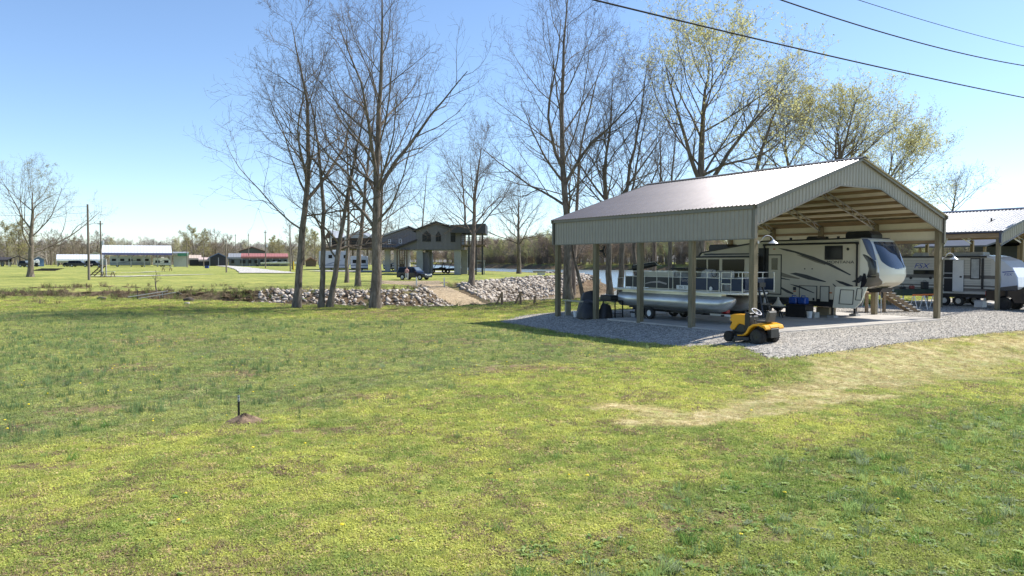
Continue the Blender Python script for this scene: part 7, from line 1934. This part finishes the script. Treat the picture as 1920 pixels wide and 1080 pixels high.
for (px, Y, lab) in ((505, 246, 'pale blue boat hull under the red roof, left one'), (522, 246, 'white boat hull under the red roof, right one'), (541, 240, 'white boat on a trailer right of the red-roofed building')):
    c = gy(px, Y); t = thing('stored_boat', lab, 'boat', c, 0, 'boats by the red-roofed building'); m = MB()
    def hull(a, b): x = -2.6 + 5.2 * a; w_ = 1.0 * (1 - max(0, (a - .55) / .45) ** 2) * math.sin(math.pi * b) ; return (x, 1.0 * math.cos(math.pi * b) * (1 - max(0, (a - .55) / .45) ** 2), 1.3 - .75 * math.sin(math.pi * b) + .25 * a)
    m.grid(hull, 14, 10); m.build('hull', WHITE, t, smooth=True); m = MB(); m.bx(-2.5, 1.4, -.9, .9, 1.3, 1.36); m.build('deck', M('deck_blue', (.3, .36, .45), .5, var=0), t); m = MB(); m.bx(-2.2, 2.2, -.5, .5, .3, .5); m.build('trailer', DARKM, t)
p = gp(184, 519); t = thing('deck_stairs', 'short dark wooden stair standing alone between the two left poles', 'stairs', p)
for k in range(5): m = MB(); m.bx(-.9 + .36 * k, -.5 + .36 * k, -.6, .6, .3 + .32 * k, .38 + .32 * k); m.build('tread', BRN, t)
for y in (-.6, .6): m = MB(); m.bar((-.9, y, .1), (.9, y, 1.7), .2, .08); m.build('stringer', BRN, t)
m = MB(); m.bx(.8, .95, -.6, -.45, 0, 2.6); m.bx(.8, .95, .45, .6, 0, 2.6); m.build('post', COLM, t)

# ------------------------------------------------------------------ far trees
def wood_sources():
    out = []
    for k in range(6):
        rng = np.random.default_rng(300 + k)
        lv = grow(rng, 12, .20, clear=.22, nch=(13, 7, 5), spread=.42, rmin=.035, angs=(42, 40, 42))
        V, F = tubes_np([(P, R, 4 if i == 0 else 3) for i, (P, R, _) in enumerate(lv)])
        tips = np.concatenate([lv[-1][0][:, -1], lv[-1][0][:, 2]]); V2, F2 = flecks(rng, tips[rng.integers(0, len(tips), 500)], .20 if k % 2 else .14, 1, .3, .5)
        out.append(src(fast_mesh('wood', np.concatenate([V, V2]), np.concatenate([F, F2 + len(V)]), TINTW, 4)))
    return out
WS = wood_sources()
def wood(name, label, x, y, hmin, hmax, cols, seed, sink=.3, green=.25):
    rng = np.random.default_rng(seed); n = len(x); z = height(x, y) - sink
    f = fbm(x, y, 45, seed) + rng.normal(0, .13, n)
    c = lerp3(cols[0], cols[1], np.clip((f - .2) * 1.6, 0, 1)); g = rng.uniform(0, 1, n) < green * np.clip((f - .3) * 4, .1, 1.6); c[g] = np.array(cols[2]) * rng.uniform(.7, 1.15, (int(g.sum()), 1))
    h = rng.uniform(hmin, hmax, n) / 12.0 * (.8 + .45 * fbm(x, y, 60, seed + 5))
    return scatter(name, np.stack([x, y, z], -1), rng.uniform(0, 6.28, n), h, rng.integers(0, 6, n), c, WS, label)
BR = ((.22, .165, .125), (.46, .37, .28), (.50, .49, .22))
rng = np.random.default_rng(44)
# far shore: rows behind the water's edge
x = rng.uniform(-170, 560, 70000); y = rng.uniform(330, 1250, 70000); s = sdf(x, y, WATER_POLY)
far = (s < -2) & (s > -70) & (y > np.interp(x, [-170, -90, -20, 24, 90, 500], [560, 640, 470, 400, 350, 440])) & (np.abs(x / y) < .78)
x, y, s = x[far], y[far], s[far]; k = rng.uniform(0, 1, len(x)) < np.where(s > -14, .9, .5); x, y = x[k][:2600], y[k][:2600]
wood('far_shore_wood', 'brown and budding woodland along the far river shore', x, y, 12, 17, BR, 7)
x = rng.uniform(-60, 560, 60000); y = rng.uniform(330, 760, 60000); s = sdf(x, y, WATER_POLY)
k = (s < -.3) & (s > -7) & (y > np.interp(x, [-60, -20, 24, 90, 500], [600, 470, 400, 350, 440])) & (np.abs(x / y) < .78); x, y = x[k][:1800], y[k][:1800]
wood('shore_brush', 'dark brush along the waterline of the far shore', x, y, 3.5, 6, ((.15, .11, .08), (.32, .25, .18), (.32, .30, .15)), 9, sink=1.2, green=.1)
# woodland behind the camp on the left
x = rng.uniform(-420, -60, 5200); y = rng.uniform(330, 470, 5200); k = (np.abs(x / y) < .78) & (sdf(x, y, WATER_POLY) < -3); x, y = x[k][:2300], y[k][:2300]
wood('camp_wood', 'hazy bare woodland behind the camp on the left', x, y, 5, 10.5, ((.30, .26, .235), (.50, .45, .39), (.50, .47, .28)), 11, green=.2)  # lightened grey tints: distance haze put into the colour
# wooded bank to the right behind the second carport
x = rng.uniform(45, 130, 1200); y = rng.uniform(86, 150, 1200); k = (sdf(x, y, WATER_POLY) < -2) & (x / y > .56); x, y = x[k][:200], y[k][:200]
wood('right_wood', 'grey thicket behind the second carport', x, y, 5.0, 7.5, ((.24, .20, .16), (.44, .38, .30), (.40, .39, .2)), 13, green=.15)
# far hills
def hills():
    xs = np.linspace(-1500, 2200, 260); ys = np.linspace(1050, 2400, 60); X, Y = np.meshgrid(xs, ys); fx, fy = X.ravel(), Y.ravel()
    ridge = 55 * fbm(fx, fy, 650, 31) * np.exp(-((fy - 1750) / 420) ** 2) + 42 * sstep(-500, -100, fx) * (1 - sstep(200, 500, fx)) * np.exp(-((fy - 1500) / 260) ** 2) * fbm(fx, fy, 260, 37)
    z = ridge + (fbm(fx, fy, 26, 33) - .5) * 9 - 3
    nx = len(xs); idx = np.arange(len(fx)).reshape(len(ys), nx); q = np.stack([idx[:-1, :-1], idx[:-1, 1:], idx[1:, 1:], idx[1:, :-1]], -1).reshape(-1, 4)
    o = link('hills', fast_mesh('hills', np.stack([fx, fy, z], -1), q, M('hill_wood', (.22, .22, .20), .95, var=.4, scale=.02, col2=(.13, .125, .12)), 4, False)); tag(o, 'low wooded hills on the horizon', kind='structure')
hills()
# single trees that stand out against the sky behind the camp
protos = []
def far_tree(k, kind, px, top, Y, label):
    c = gy(px, Y); h = atd(px, top, Y).z - c.z
    if kind not in far_tree.p:
        rng = np.random.default_rng(500 + kind); lv = grow(rng, 12, .24, clear=.2, nch=(13, 8, 5, 3), spread=.45, rmin=.03)
        t = thing('distant_tree', label, 'tree', c, 0, 'distant trees behind the camp'); V, F = tubes_np(lv[:2]); link('trunk', fast_mesh('trunk', V, F, TWIG, 4), t); V, F = tubes_np(lv[2:]); link('crown', fast_mesh('crown', V, F, TWIGP, 4), t)
        if kind: Q = lv[-1][0]; V, F = flecks(rng, np.concatenate([Q[:, -1]]), .13, 2, .2); fo = link('foliage', fast_mesh('foliage', V, F, LEAFG, 4), t); fo['kind'] = 'stuff'
        far_tree.p[kind] = t
    else: t = dup(far_tree.p[kind], c, (k * 1.7) % 6.28, label)
    s = h / 12.0; t.scale = (s * 1.15, s * 1.15, s); return t
far_tree.p = {}
FT = [(1, 14, 428, 300, 'green-tinged spreading tree above the far left shelters'), (1, 38, 424, 305, 'tall green-tinged tree just left of the lone field tree'), (0, 96, 437, 310, 'bare tree above the left end of the long low building'), (0, 112, 444, 315, 'bare tree next right above the long low building'), (0, 140, 450, 320, 'slender bare tree above the middle of the long low building'), (0, 156, 446, 330, 'bare tree just left of the tall bare pole'), (0, 181, 440, 330, 'wispy bare tree between the tall pole and transformer pole'),
      (1, 362, 434, 320, 'rounded pale-green tree above the green-panelled cabin'), (1, 385, 440, 330, 'brownish tree above the tan sheds'), (0, 405, 437, 325, 'broad bare tree above the blue-roofed shelter'), (0, 425, 446, 320, 'bare tree at the right shoulder of the blue shelter'), (0, 456, 456, 340, 'low bare tree peeping over the dark barn'), (1, 512, 450, 330, 'bare tree right of the dark barn'), (1, 570, 436, 300, 'green-tinged tree behind the small red-roofed cabin'), (1, 590, 440, 290, 'green-tinged tree just left of the white camper'), (1, 525, 456, 310, 'low green-tinged tree above the red roof end'), (0, 640, 425, 260, 'bare tree rising behind the brown stilt house'), (0, 728, 424, 260, 'bare tree rising behind the white metal roof')]
for k, f in enumerate(FT): far_tree(k, *f)
